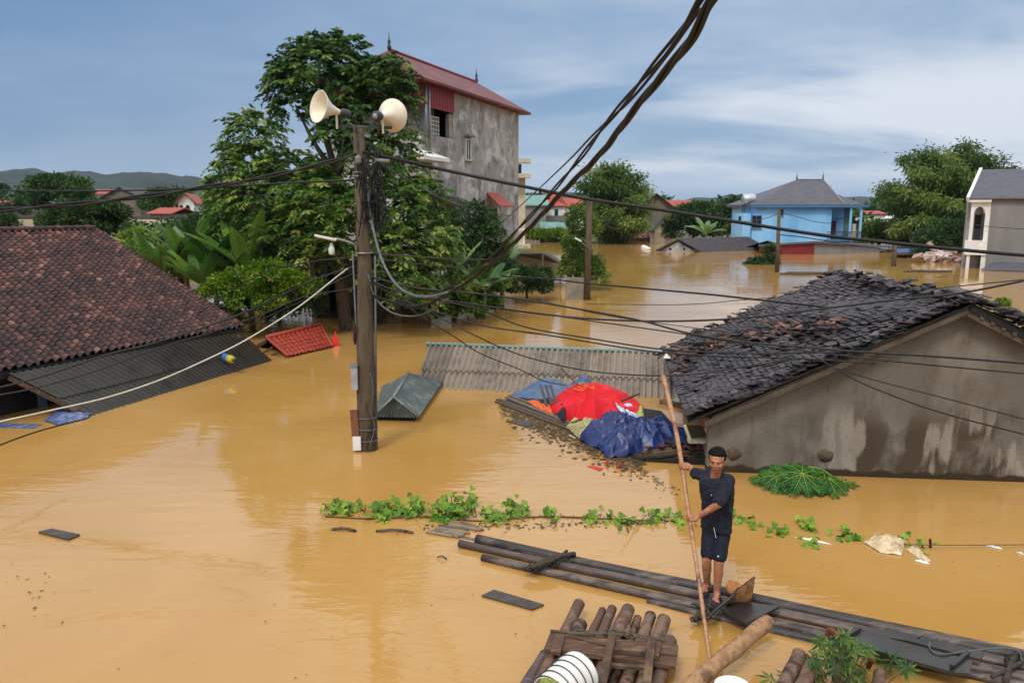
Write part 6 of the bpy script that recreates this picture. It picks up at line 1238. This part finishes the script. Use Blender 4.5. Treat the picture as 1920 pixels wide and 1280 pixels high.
# floating papaya leaves by the gable wall
pp = thing('papaya_leaves', 'mound of green papaya leaves in the water at the foot of the stained gable wall', 'plant', G(1510, 900)); M_pap = mat('papaya_leaf', (22, 62, 24), (44, 96, 34), (80, 124, 48), attr=.7, scale=6, rough=.55, spec=.35, trans=.2, rlo=.1, rhi=.95)
M_vein = mat('leaf_vein', (130, 168, 70), (110, 150, 60), scale=5)
def papaya(px, py, z, R_, tilt):
    c = G(px, py, z); nrm = Vector(tilt).normalized(); u_ = basis(nrm)[1]; v_ = nrm.cross(u_); Q_ = []; A_ = []; vb = MB()
    for k in range(9):
        t = k*2*math.pi/9+.2; d = u_*math.cos(t)+v_*math.sin(t); ll = R_*R.uniform(.85, 1.1); s = nrm.cross(d); end = c+d*ll-Vector((0, 0, ll*.30)); end.z = max(end.z, .01)
        vb.tube([c+nrm*.008, c.lerp(end, .55)+nrm*.03, end+nrm*.004], lambda q_: .006*(1-q_)+.0015, 5)
        for j in range(6):
            f = .18+.14*j; m0 = c.lerp(end, f)+nrm*.02*math.sin(f*3); 
            for sg in (-1, 1):
                dl_ = (d*.75+s*sg*.8).normalized(); ln = ll*.36*(1-.6*abs(f-.5)*1.6); tip = m0+dl_*ln-Vector((0, 0, ln*.25)); tip.z = max(tip.z, .006); w_ = dl_.cross(nrm)*ln*.19
                Q_.append([tuple(m0), tuple(m0.lerp(tip, .45)+w_), tuple(tip), tuple(m0.lerp(tip, .45)-w_)]); A_.append(R.random())
    o = quads('leaf', Q_, A_, M_pap, pp); vb.build('veins', M_vein, o, smooth=True)
for a_ in ((1504, 888, .30, .42, (0, -.5, 1)), (1459, 890, .24, .36, (-.3, -.5, 1)), (1553, 897, .20, .40, (.3, -.4, 1)), (1470, 908, .08, .30, (-.2, -.3, 1)), (1520, 911, .08, .36, (.1, -.4, 1)), (1500, 874, .32, .36, (0, .2, 1)), (1540, 880, .26, .36, (.4, .1, 1)), (1468, 880, .26, .3, (-.5, .2, 1)), (1580, 903, .05, .32, (.5, -.2, 1)), (1432, 895, .08, .26, (-.5, -.2, 1))): papaya(*a_)
b = MB(); b.tube(spline([G(1406, 894, .02), G(1430, 900, .02), G(1460, 906, .01)], 4), .014, 6); b.build('stalk', M_bark, pp)
# string of creeper sprigs
M_vine = mat('creeper_leaf', (56, 96, 22), (104, 146, 34), (150, 172, 60), attr=.8, scale=6, rough=.5, spec=.35, trans=.3, rlo=.08, rhi=.95)
M_stem = mat('vine_stem', (86, 70, 46), (64, 54, 36), scale=6)
def heart(c, nrm, r, Q_, A_, tn):
    nrm = Vector(nrm).normalized(); u_ = basis(nrm)[1]; v_ = nrm.cross(u_); a = R.uniform(0, 6.28); d = u_*math.cos(a)+v_*math.sin(a); s = nrm.cross(d); c = Vector(c)
    L1 = [c, c+s*r*.55-d*r*.25+nrm*r*.12, c+s*r*.72+d*r*.25+nrm*r*.1, c+d*r*1.15-nrm*r*.15]; L2 = [c, c-s*r*.55-d*r*.25+nrm*r*.12, c-s*r*.72+d*r*.25+nrm*r*.1, c+d*r*1.15-nrm*r*.15]
    for L_ in (L1, L2): Q_.append([tuple(q_) for q_ in L_]); A_.append(tn)
def sprig(label, px, py, wpx, hpx, n, r=.068):
    n = int(n*(1.05 if px < 1000 else .75)); hpx *= .8; r *= 1.08
    g = G(px, py); k = g.y/FPX*1.15; o = thing('creeper_sprig', label, 'creeper', g, 'creeper sprigs strung across the water'); Q_ = []; A_ = []; sb_ = MB()
    for i in range(n):
        x = g.x+R.gauss(0, .45)*wpx*k/2*1.3; z = abs(R.gauss(.3, .35))*hpx*k; c = Vector((x, g.y+R.gauss(0, .12), max(.01, z))); heart(c, (R.gauss(0, .5), R.gauss(-.5, .4), .8), r*R.uniform(.7, 1.2), Q_, A_, R.random())
        if i % 3 == 0: sb_.tube(spline([Vector((x+R.uniform(-.1, .1), g.y, -.02)), Vector((x, c.y, c.z*.6)), c], 3), .006, 5)
    quads('leaves', Q_, A_, M_vine, o); sb_.build('stems', M_stem, o, smooth=True)
for a_ in [('creeper sprig at the left end of the row, beside floating twigs', 640, 958, 50, 22, 55), ('bushy creeper sprig, second from the left', 718, 965, 50, 30, 80), ('low creeper sprig left of the big bushy one', 768, 962, 44, 22, 60), ('biggest and fullest creeper sprig above the grey mat', 845, 968, 62, 42, 130), ('tall thin creeper shoot right of the fullest sprig', 886, 950, 14, 34, 16), ('sparse creeper sprig, just right of the tall thin shoot', 918, 972, 34, 22, 26), ('leggy creeper sprig with drooping leaves near the end of the raft', 958, 966, 36, 36, 34), ('thin drooping creeper shoot beside the leggy one', 982, 962, 14, 22, 12), ('small creeper sprig alone on the water, right of the leggy one', 1032, 969, 24, 14, 22), ('small creeper sprig halfway to the man', 1110, 972, 24, 18, 22), ('yellow flowered creeper sprig beside a bare twig', 1165, 980, 46, 18, 40), ('creeper sprig left of the bamboo pole', 1232, 972, 40, 20, 30), ('creeper leaves touching the bamboo pole', 1270, 978, 24, 16, 18), ('creeper leaves just right of the standing man', 1386, 974, 22, 14, 16), ('single creeper tuft a step right of the man', 1410, 985, 14, 12, 12), ('creeper sprig right of the man in open water', 1465, 1000, 36, 12, 22), ('pointed creeper sprig over the white litter', 1515, 990, 30, 22, 26), ('creeper tuft lying on the strip of white litter', 1522, 1020, 28, 8, 18), ('creeper sprig left of the clear plastic bag', 1590, 1006, 42, 14, 30), ('flat creeper leaves around the short stake', 1722, 1022, 60, 8, 16)]: sprig(*a_)
b = MB(); b.tube(spline([G(610, 968, .01), G(700, 972, .01), G(800, 968, .02), G(900, 976, .01), G(1020, 968, .01), G(1130, 972, .01), G(1220, 976, .01)], 6), .012, 6); T(b.build('vine_stem', M_stem, smooth=True), 'long floating stem joining the creeper sprigs', 'stem')
for x0, y0, x1, y1, r, lb in ((622, 992, 668, 995, .02, 'short dark twig floating at the left end of the creepers'), (705, 995, 775, 998, .018, 'longer dark twig floating below the second creeper sprig'), (820, 1044, 838, 1048, .01, 'tiny twig alone on the water above the dark strip'), (1165, 948, 1196, 982, .01, 'bare curved twig sticking up beside the yellow flowered sprig')):
    b = MB(); z1 = .25 if y1-y0 > 20 else .02; a, c = (G(x1, y1, .0), G(x0, y0+25, z1)) if z1 > .1 else (G(x0, y0, .015), G(x1, y1, .015)); b.tube(spline([a, a.lerp(c, .5)+Vector((0, 0, .03)), c], 4), r, 6, jit=.2); T(b.build('twig', M_bark), lb, 'twig')
# grey mat of canes and flat strips
b = MB()
for k in range(14): a = G(795+R.uniform(-8, 20)+k*4, 998-k*1.6, .01+.01*R.random()); b.tube([a, G(850+k*4+R.uniform(-8, 16), 1006-k*1.4, .02)], .02, 6, a=R.random())
T(b.build('cane_mat', mat('grey_canes', (112, 98, 80), (84, 74, 62), (132, 118, 98), attr=.6, scale=6, rough=.9)), 'grey mat of thin canes half sunk below the fullest creeper', 'mat')
M_strip = mat('dark_strip', (82, 76, 70), (60, 56, 54), scale=7, rough=.7, bump=.002)
board('dark flat board floating alone at the left', [(72, 999), (98, 993), (150, 1004), (128, 1013)], .005, .025, M_strip)
board('long dark flat strip floating between the pole reflection and the small raft', [(903, 1118), (926, 1107), (1020, 1135), (998, 1144)], .004, .02, M_strip)
board('thin dark board awash beside the debris near the sunken roof', [(948, 790), (985, 800), (1012, 796), (975, 788)], .004, .02, M_strip)
# plastic bag and litter on the right
M_plastic = mat('clear_plastic', (186, 156, 106), (210, 192, 158), (166, 134, 84), scale=5, rough=.25, spec=.6, bump=.02, bscale=9)
cloth('plastic_bag', 'crumpled translucent plastic bag floating at the right', 'plastic bag', [G(1618, 1018), G(1650, 1036), (G(1690, 1042)), G(1700, 1018), G(1670, 1004), G(1640, 1004)], .10, M_plastic, z0=.0, fold=.035, ff=5, seed=31, n=24, rings=12)
cloth('plastic_scrap', 'long pale plastic scrap trailing right of the plastic bag', 'plastic', [G(1698, 1030), G(1735, 1055), G(1745, 1052), G(1715, 1020)], .04, M_plastic, z0=.0, fold=.02, ff=4, seed=32, n=14, rings=6)
for x0, y0, x1, y1, lb in ((1848, 1022, 1880, 1028, 'white foam piece floating near the right edge'), (1905, 1034, 1926, 1042, 'white foam piece cut by the right edge'), (1714, 1050, 1744, 1056, 'small white scrap below the plastic bag'), (1490, 1006, 1560, 1020, 'strip of white and red litter under a creeper tuft'), (1395, 878, 1403, 882, 'tiny white scrap against the foot of the gable wall'), (955, 756, 975, 762, 'white scrap at the left tip of the sunken roof'), (1065, 815, 1080, 822, 'pale scrap beside the patterned cloth on the muck')):
    c0, c1 = G(x0, y0, .01), G(x1, y1, .01); cloth('litter', lb, 'litter', [c0, c0.lerp(c1, .5)+Vector((.02, -.05, 0)), c1, c0.lerp(c1, .5)+Vector((0, .06, 0))], .03, M_white, z0=.004, fold=.008, n=8, rings=4, seed=x0)
b = MB(); b.beam(G(1745, 1032, -.05), G(1744, 1010, .14)+Vector((0, 0, 0)), .03, .02); T(b.build('stake', mat('maroon_stake', (92, 30, 40), (70, 24, 30), scale=4)), 'short dark red stake with string tied to it right of the plastic bag', 'stake')
b = MB(); b.tube(spline([G(1690, 1020, .03), G(1745, 1021, .06), G(1850, 1021, .05), G(1960, 1020, .05)], 4), .006, 5); T(b.build('string', M_bark), 'thin string stretched just above the water to the right edge', 'string')
for x, y, lb in ((1135, 872, 'small red stub poking up by the floating muck'), (1157, 878, 'small red stub nearest the man end of the muck')):
    b = MB(); g = G(x, y); b.tube([g, g+Vector((.06, 0, .12))], .02, 8); T(b.build('red_stub', mat('stub_red', (190, 60, 52), (150, 40, 36), scale=4)), lb, 'stub')
cloth('red_scrap', 'flat red cloth scrap floating below the muck', 'scrap', [G(1100, 874), G(1125, 884), G(1132, 878), G(1110, 872)], .02, mat('wet_red', (196, 70, 56), (170, 50, 44), scale=4), z0=.003, fold=.005, n=10, rings=4)
# debris in the distance
dbm = mat('pink_debris', (170, 140, 132), (128, 104, 98), (206, 190, 184), attr=.7, scale=3, rough=.8); b = MB()
for k in range(60): g = G(R.gauss(1762, 14), R.uniform(484, 492)); b.box(g+Vector((0, 0, abs(R.gauss(.25, .3)))), (R.uniform(.3, 1.1), .5, R.uniform(.08, .35)), (R.gauss(0, .4), R.gauss(0, .4), R.uniform(0, 3)), R.random())
T(b.build('debris_heap', dbm), 'heap of broken pinkish rubble in the water left of the white arched house', 'rubble')
def raftlet(label, x0, x1, y, n=14):
    b = MB()
    for k in range(n): xa_ = R.uniform(x0, x1-15); b.beam(G(xa_, y+R.uniform(-1.5, 1.5), .06), G(min(x1, xa_+R.uniform(20, 60)), y+R.uniform(-1.5, 1.5), .07), .12, .1, R.random())
    T(b.build('driftwood', M_bark), label, 'driftwood')
raftlet('row of dark driftwood right behind the ridge of the broken roof', 1695, 1785, 508); raftlet('long thin dark driftwood line in front of the red shed', 1462, 1560, 512, 16); raftlet('short dark driftwood near the broken roof top', 1540, 1600, 513, 8)
for k in range(3):
    g = G(1207+k*4, 464+k*2); b = MB(); b.ball(g+Vector((0, 0, .1)), (.35, .25, .2), 8, 6); T(b.build('floating_bag', M_white), ['white bag bobbing in front of the dark red tin roof, topmost', 'white bag bobbing in front of the dark red tin roof, middle one', 'white bag bobbing in front of the dark red tin roof, lowest'][k], 'bag')
# ================================================================ the man, his pole and hat
pole_a, pole_h = P(1333, 1262, 6.9), None
def onpole(py):
    # pole line: enters the water near the raft, leans away from the camera
    tbl = [(1300, 1338), (1262, 1334), (1100, 1312), (972, 1293), (875, 1279), (800, 1266), (703, 1243)]
    for (y1, x1), (y0, x0) in zip(tbl[:-1], tbl[1:]):
        if y0 <= py <= y1: px = x0+(x1-x0)*(py-y0)/(y1-y0)
    r = ray(px, py); z = (H-6.9*(-r.z/r.y))/(1+(-r.z/r.y)*1.0); return Vector((r.x/r.y*(6.9+z), 6.9+z, z))
bp_ = thing('bamboo_pole', 'long bamboo punting pole held in both hands by the standing man', 'pole', onpole(1262))
pts = [onpole(y) for y in (1296, 1262, 1180, 1100, 1035, 972, 925, 875, 800, 750, 703)]; s = spline(pts, 6); b = MB(); rs = []; acc = 0; vs = []
for i, q_ in enumerate(s):
    if i: acc += (s[i]-s[i-1]).length
    f = (acc/.27) % 1; rs.append(.0235+.004*acc/3+(.0045 if f < .09 or f > .93 else 0))
s2 = []; r2_ = []
for i in range(len(s)-1):
    for j in range(4): s2.append(s[i].lerp(s[i+1], j/4))
acc = 0
for i, q_ in enumerate(s2):
    if i: acc += (s2[i]-s2[i-1]).length
    f = (acc/.27) % 1; r2_.append(.0185+.003*acc+(.005 if f < .08 else 0))
b.tube(s2, r2_, 12); b.build('culm', mat('bamboo_pole', (138, 92, 64), (176, 132, 92), (104, 66, 48), scale=7, rough=.45, spec=.5), bp_, smooth=True)
M_skin = mat('skin', (176, 120, 90), (158, 104, 76), (190, 134, 102), scale=6, rough=.5, spec=.4)
M_brow = mat('brow_hair', (62, 42, 34), (50, 34, 28), scale=30, rough=.7)
M_navy = mat('navy_shirt', (26, 32, 46), (20, 24, 36), (36, 42, 56), scale=5, rough=.85, bump=.004, bscale=14)
M_short = mat('navy_shorts', (22, 30, 48), (16, 22, 36), scale=5, rough=.8, bump=.004, bscale=12)
M_hair = mat('black_hair', (8, 7, 7), (14, 12, 12), scale=30, rough=.7, spec=.15, bump=.004, bscale=60)
man = thing('person', 'man in navy T-shirt and shorts standing on the raft holding a bamboo pole', 'person', G(1336, 1122, .1))
def remesh(b, name, mat_, vox, parent, smooth_it=4, wr=0):
    me = bpy.data.meshes.new('tmp'); me.from_pydata(b.v, [], b.f); o = bpy.data.objects.new('tmp', me); COL.objects.link(o)
    m = o.modifiers.new('r', 'REMESH'); m.mode = 'VOXEL'; m.voxel_size = vox; m.use_smooth_shade = True
    if smooth_it: sm_ = o.modifiers.new('s', 'SMOOTH'); sm_.iterations = smooth_it; sm_.factor = .5
    bpy.context.view_layer.update(); dg = bpy.context.evaluated_depsgraph_get(); m2 = bpy.data.meshes.new_from_object(o.evaluated_get(dg)); bpy.data.objects.remove(o)
    if wr:      # cloth creases: ridged noise running round and down the garment
        for v_ in m2.vertices:
            c_ = v_.co; r_ = 1-abs(MN.noise(Vector((c_.x*9, c_.y*9, c_.z*5.5+c_.x*6))))*2.2; r2 = 1-abs(MN.noise(Vector((c_.x*17+3, c_.y*17, c_.z*24))))*2.2
            v_.co = c_+v_.normal*wr*(max(0, r_)**2+.45*max(0, r2)**2-.4)
    m2.name = name; m2.transform(Matrix.Translation(-wloc(parent))); m2.materials.clear(); m2.materials.append(mat_); m2.polygons.foreach_set('use_smooth', [True]*len(m2.polygons))
    at = m2.attributes.new('v', 'FLOAT', 'FACE'); r = bpy.data.objects.new(name, m2); COL.objects.link(r); r.parent = parent; return r
def cap(b, pts, rs, n=14):    # tapered limb with round ends, flattening allowed
    pts = [Vector(p) for p in pts]; b.tube(spline(pts, 5) if len(pts) > 2 else pts, (lambda t: np.interp(t, np.linspace(0, 1, len(rs)), rs)), n)
    b.ball(pts[0], rs[0]*.99, 12, 8); b.ball(pts[-1], rs[-1]*.99, 12, 8)
# joints measured from the photo, each at its own distance
Yf = G(1336, 1122, .1).y
anR, anL = P(1326, 1104, G(1326, 1110, .12).y), P(1344, 1118, G(1344, 1126, .12).y)
knR, knL = P(1325, 1048, Yf-.05), P(1348, 1054, Yf-.10); hpR, hpL = P(1333, 985, Yf+.05), P(1355, 987, Yf+.02)
pel = (hpR+hpL)/2; chest = P(1344, 925, Yf-.03); neck = P(1341, 888, Yf-.05); shR, shL = P(1321, 892, Yf+.06), P(1364, 900, Yf-.10)
hdc = P(1345, 862, Yf-.12); elR = P(1302, 886, Yf+.10); elL = P(1347, 945, Yf-.30)
gU, gLw = onpole(875), onpole(972); pd = (gU-gLw).normalized()
wrU = gU+Vector((.085, .0, .01)); wrL = gLw+Vector((.10, -.01, .035))
fwd = Vector((-.42, -.9, 0)).normalized()      # he faces left and towards the camera
lat = Vector((fwd.y, -fwd.x, 0))
# head: skull, jaw, brow, nose, cheeks, lips, ears; tilted down to his right
hf = (fwd+Vector((-.05, 0, -.22))).normalized(); hs = hf.cross(Vector((0, 0, 1))).normalized(); hu = hs.cross(hf)
HK = 1.13
def hp(f, s_, u_): return hdc+(hf*f+hs*s_+hu*u_)*HK
class HB(MB):
    def ball(s, c, r, n=12, m=8, a=.5, rot=(0, 0, 0)):
        return MB.ball(s, c, tuple(q*HK for q in r) if isinstance(r, tuple) and tuple(rot) != (0, 0, 0) else r, n, m, a, rot)
rotm = Matrix((hf, hs, hu)).transposed().to_euler()
b = HB()
cap(b, [hpR+Vector((0, 0, .02)), knR, anR+Vector((0, 0, .03))], [.062, .056, .036]); cap(b, [hpL+Vector((0, 0, .02)), knL, anL+Vector((0, 0, .03))], [.064, .058, .037])
b.ball(knR.lerp(anR, .3)-fwd*.018, (.052, .055, .12), 12, 8); b.ball(knL.lerp(anL, .3)-fwd*.018, (.054, .057, .12), 12, 8)
b.ball(pel, (.12, .10, .10), 14, 10); b.ball(pel.lerp(chest, .5), (.11, .095, .18), 14, 10); b.ball(chest, (.12, .10, .18), 14, 10)
cap(b, [shR, chest.lerp(neck, .55), shL], [.05, .07, .05]); cap(b, [neck-Vector((0, 0, .06)), hdc-Vector((0, 0, .06))], [.058, .052])
cap(b, [shR, elR], [.054, .043]); cap(b, [elR, elR.lerp(wrU, .4), wrU], [.042, .038, .025]); cap(b, [shL, elL], [.056, .044]); cap(b, [elL, elL.lerp(wrL, .35), wrL], [.043, .040, .026])
b.ball(hp(-.01, 0, .035), (.095, .077, .088), 18, 12, rot=rotm); b.ball(hp(.022, 0, -.03), (.066, .062, .082), 16, 12, rot=rotm); b.ball(hp(.048, 0, -.088), (.03, .034, .024), 12, 8, rot=rotm)
b.ball(hp(.072, 0, .028), (.02, .052, .014), 12, 8, rot=rotm); b.ball(hp(.094, 0, -.018), (.018, .013, .016), 10, 8, rot=rotm); b.tube([hp(.084, 0, .022), hp(.098, 0, -.014)], .009, 8)
for s_ in (-1, 1):
    b.ball(hp(.062, s_*.036, -.024), (.024, .024, .02), 10, 8, rot=rotm); b.ball(hp(-.005, s_*.078, -.005), (.018, .009, .032), 10, 8, rot=rotm); b.ball(hp(.094, s_*.012, -.024), (.008, .008, .007), 8, 6)
b.ball(hp(.083, 0, -.052), (.012, .027, .007), 10, 6, rot=rotm); b.ball(hp(.080, 0, -.064), (.012, .023, .008), 10, 6, rot=rotm)
# feet
for an in (anR, anL):
    fd = (fwd+Vector((-.15 if an is anR else .1, 0, 0))).normalized(); gz = .183; t0 = Vector((an.x, an.y, gz+.03)); b.ball(t0-fd*.03, (.036, .036, .036), 10, 8)
    cap(b, [t0-fd*.02+Vector((0, 0, .02)), t0+fd*.09, t0+fd*.15-Vector((0, 0, .008))], [.036, .036, .026])
    sd = Vector((fd.y, -fd.x, 0))
    for k in range(5): c = t0+fd*(.185-.012*k)+sd*(-.03+.016*k)*(1 if an is anL else -1)-Vector((0, 0, .012)); cap(b, [c-fd*.04, c], [.0115, .010 if k else .0125], 8)
# hands: palm, four bent fingers round the pole, thumb from the side of the palm
def hand(g, w, side):
    ax = pd; frm = (w-g); frm = (frm-ax*frm.dot(ax)).normalized(); tn = ax.cross(frm).normalized()*side
    pr = .026; pc = g+frm*(pr+.030)
    b.beam(pc-ax*.034+frm*.008, pc+ax*.038+frm*.008, .034, .05); cap(b, [w, pc+frm*.02], [.026, .028]); cap(b, [pc-ax*.028, pc+ax*.030], [.021, .023])
    for k in range(4):
        h = -.033+.0228*k; ln = [.85, 1, 1.06, .96][k]; r = [.0074, .0082, .0085, .0082][k]; P0 = pc+ax*h+tn*.012
        def pt(a, rr_): return g+ax*(h-.004*a)+frm*math.cos(a)*rr_+tn*math.sin(a)*rr_
        cap(b, [P0, pt(.75*ln, pr+.022), pt(1.6*ln, pr+.014), pt(2.5*ln, pr+.008), pt(3.3*ln, pr+.007)], [r*1.1, r*1.05, r, r*.92, r*.8], 8)
    T0 = pc+ax*.022-tn*.014; cap(b, [T0, g+ax*.046+frm*.032-tn*.03, g+ax*.058+frm*.004-tn*.036, g+ax*.062-frm*.022-tn*.026], [.0135, .0115, .0105, .0085], 8)
hand(gU, wrU, -1); hand(gLw, wrL, -1)
body = remesh(b, 'body', M_skin, .0048, man, 3)
# face details and hair
b = MB()
for s_ in (-1, 1): b = MB(); b.ball(hp(.082, s_*.031, .004), (.006, .011, .0032), 10, 6, rot=rotm); b.build('eye', M_hair, man, smooth=True)
b = MB()
for s_ in (-1, 1): b = MB(); b.tube(spline([hp(.083, s_*.014, .026), hp(.084, s_*.032, .033), hp(.07, s_*.052, .026)], 4), .0028, 6); b.build('eyebrow', M_brow, man, smooth=True)
b = MB(); b.tube(spline([hp(.084, -.022, -.055), hp(.094, 0, -.058), hp(.084, .022, -.055)], 4), .0028, 6); b.build('mouth', mat('mouth_line', (92, 40, 36), (80, 34, 30), scale=6), man)
b = HB(); b.ball(hp(-.022, 0, .052), (.086, .081, .078), 20, 14, rot=rotm); b.ball(hp(-.05, 0, .012), (.06, .074, .07), 16, 10, rot=rotm)
b.ball(hp(-.004, 0, .074), (.078, .074, .046), 16, 10, rot=rotm)
for k in range(230):
    a_ = R.uniform(-1.5, 1.5); e_ = R.uniform(.22, 1.45); c = hp(-.02+.084*math.cos(a_)*math.cos(e_), .081*math.sin(a_)*math.cos(e_), .052+.078*math.sin(e_)); o_ = (c-hp(-.03, 0, .03)).normalized()
    b.tube([c, c+o_*.008+hs*R.uniform(-.012, .012)-hu*.006, c+o_*.010+hs*R.uniform(-.02, .02)-hu*R.uniform(.010, .034)], [.009, .007, .002], 5)
for s_ in (-1, 1): b.ball(hp(.0, s_*.074, .03), (.026, .012, .03), 10, 8, rot=rotm)
remesh(b, 'hair', M_hair, .0045, man, 1)
# shirt: torso shell with sleeves, hem over the shorts
b = MB(); lo = pel+Vector((0, 0, .0))
ctr = [(lo-Vector((0, 0, .03)), .178, .138), (lo.lerp(chest, .3), .168, .128), (lo.lerp(chest, .65), .172, .13), (chest+Vector((0, 0, .02)), .192, .15), (chest.lerp(neck, .5), .195, .145), (chest.lerp(neck, .78), .14, .115), (neck-Vector((0, 0, .035)), .072, .068)]
vs = []; n = 28; lt = (shL-shR); lt.z = 0; lt.normalize(); fw = Vector((lt.y, -lt.x, 0)); fw = fw if fw.dot(fwd) > 0 else -fw
for j, (c, rx, ry) in enumerate(ctr):
    for k in range(n):
        t = 2*math.pi*k/n; w = 1+(.035*math.sin(t*3+j*1.1)+.02*math.sin(t*7+j*2.3))*(1 if j < 4 else .2); vs.append(c+lt*math.cos(t)*rx*w+fw*math.sin(t)*ry*w)
m = len(ctr); b.add(vs, [(j*n+k, j*n+(k+1) % n, (j+1)*n+(k+1) % n, (j+1)*n+k) for j in range(m-1) for k in range(n)]+[tuple(reversed(range(n))), tuple((m-1)*n+k for k in range(n))])
cap(b, [shR, shR.lerp(elR, .45), shR.lerp(elR, .82)], [.078, .072, .068]); cap(b, [shL-Vector((0, 0, .0)), shL.lerp(elL, .45), shL.lerp(elL, .86)], [.082, .078, .074]); cap(b, [shR, shL], [.07, .072])
for k in range(0): a = chest+lt*R.uniform(-.1, .12)+fw*.125+Vector((0, 0, R.uniform(-.05, .08))); b.tube([a, a+lt*R.uniform(-.08, .08)+Vector((0, 0, -.16))-fw*.01], [.006, .013, .004][:2], 6)
shirt = remesh(b, 'shirt', M_navy, .008, man, 3, .014)
b = MB(); c = chest+fw*.145+Vector((0, 0, .03)); b.ball(c+lt*-.0, (.011, .007, .011), 10, 6); b.build('chest_badge', M_white, shirt, smooth=True)
# shorts
b = MB(); b.ball(pel+Vector((0, 0, .0)), (.168, .13, .11), 18, 12); kR, kL = hpR.lerp(knR, .84), hpL.lerp(knL, .84)
cap(b, [hpR+Vector((0, 0, .0)), hpR.lerp(knR, .45), kR], [.098, .088, .078], 18); cap(b, [hpL, hpL.lerp(knL, .45), kL], [.10, .09, .08], 18)
# flatten leg openings
sh_ = remesh(b, 'shorts', M_short, .008, man, 2, .005)
b = MB(); b.ball(kL+fwd*.096+Vector((0, 0, .045)), (.010, .006, .010), 8, 6); b.build('leg_badge', M_white, sh_)
b = MB(); q_ = pel+fw*.14+lt*.02; b.tube(spline([q_+Vector((0, 0, .04)), q_+Vector((.012, -.01, -.02)), q_+Vector((.03, 0, -.085))], 4), .0035, 5); b.build('drawstring', M_white, sh_)
# sandals
for an, nm in ((anR, 0), (anL, 1)):
    fd = (fwd+Vector((-.15 if an is anR else .1, 0, 0))).normalized(); sd = Vector((fd.y, -fd.x, 0)); c = Vector((an.x, an.y, .163)); o_ = [(-.085, .032), (-.1, 0), (-.085, -.032), (.02, -.036), (.12, -.046), (.175, -.036), (.2, 0), (.175, .036), (.12, .046), (.02, .036)]; o_ = [(x*1.12, y*1.2) for x, y in o_]
    b = MB(); b.plate([c+fd*x+sd*y for x, y in o_], (0, 0, .02)); so_ = b.build('sandal', M_balc, man)
    b = MB(); b.tube([c+fd*.09+sd*.046+Vector((0, 0, .01)), c+fd*.085+sd*.03+Vector((0, 0, .06)), c+fd*.085-sd*.03+Vector((0, 0, .06)), c+fd*.09-sd*.046+Vector((0, 0, .01))], .014, 6); b.build('strap', M_black, so_, smooth=True)
# conical hat lying on its side with a woven basket
hc = P(1386, 1105, 8.10); ax_ = (Vector((39, 0, 0))-Vector((0, _s, _c))*47-Vector((0, _c, -_s))*31).normalized(); ht_ = thing('conical_hat', 'brown conical leaf hat lying on its side at the feet of the man', 'hat', hc); rim = .23
b = MB(); b.lathe([(rim, 0), (rim*.96, .012), (rim*.75, .055), (rim*.5, .10), (rim*.25, .142), (.004, .175), (.004, .168), (rim*.24, .134), (rim*.49, .092), (rim*.74, .046), (rim*.94, .006), (rim, 0)], hc, ax_, 36); b.build('cone', mat('straw_hat', (128, 84, 50), (156, 110, 68), (98, 62, 38), scale=9, rough=.7), ht_, smooth=True)
b = MB(); d_, u_, v_ = basis(ax_); b.tube([hc+(u_*math.cos(t)+v_*math.sin(t))*rim for t in [k*2*math.pi/36 for k in range(37)]], .006, 6); b.build('rim', M_balc, ht_, smooth=True)
b = MB(); c = G(1374, 1103, .24); b.lathe([(0, 0), (.07, 0), (.095, .04), (.1, .11), (.092, .115), (.088, .05), (0, .02)], c-Vector((0, 0, .06)), (.25, -.1, 1), 24); T(b.build('basket', mat('orange_basket', (196, 140, 84), (160, 106, 60), scale=14, rough=.7), smooth=True), 'small orange woven basket behind the conical hat', 'basket')
b = MB()
b.tube(spline([G(1325, 1160, .14), G(1345, 1140, .2), G(1372, 1118, .3), G(1385, 1102, .36)], 5), .018, 8); b.tube(spline([G(1335, 1158, .15), G(1362, 1130, .22), G(1395, 1110, .3)], 5), .014, 8); T(b.build('wooden_hook', M_wet, smooth=True), 'curved dark wooden tool lying between the man and the conical hat', 'handle')
# ================================================================ the air
hz = MB(); hz.box((0, 4500, 195), (16000, 9200, 400)); hm = bpy.data.materials.new('haze_air'); hm.use_nodes = True; t = hm.node_tree
t.nodes.remove(t.nodes['Principled BSDF']); vp = t.nodes.new('ShaderNodeVolumePrincipled'); vp.inputs['Color'].default_value = (.66, .82, 1, 1); vp.inputs['Density'].default_value = .00008; vp.inputs['Anisotropy'].default_value = 0
t.links.new(vp.outputs[0], t.nodes['Material Output'].inputs['Volume'])
T(hz.build('haze', hm), kind='stuff')
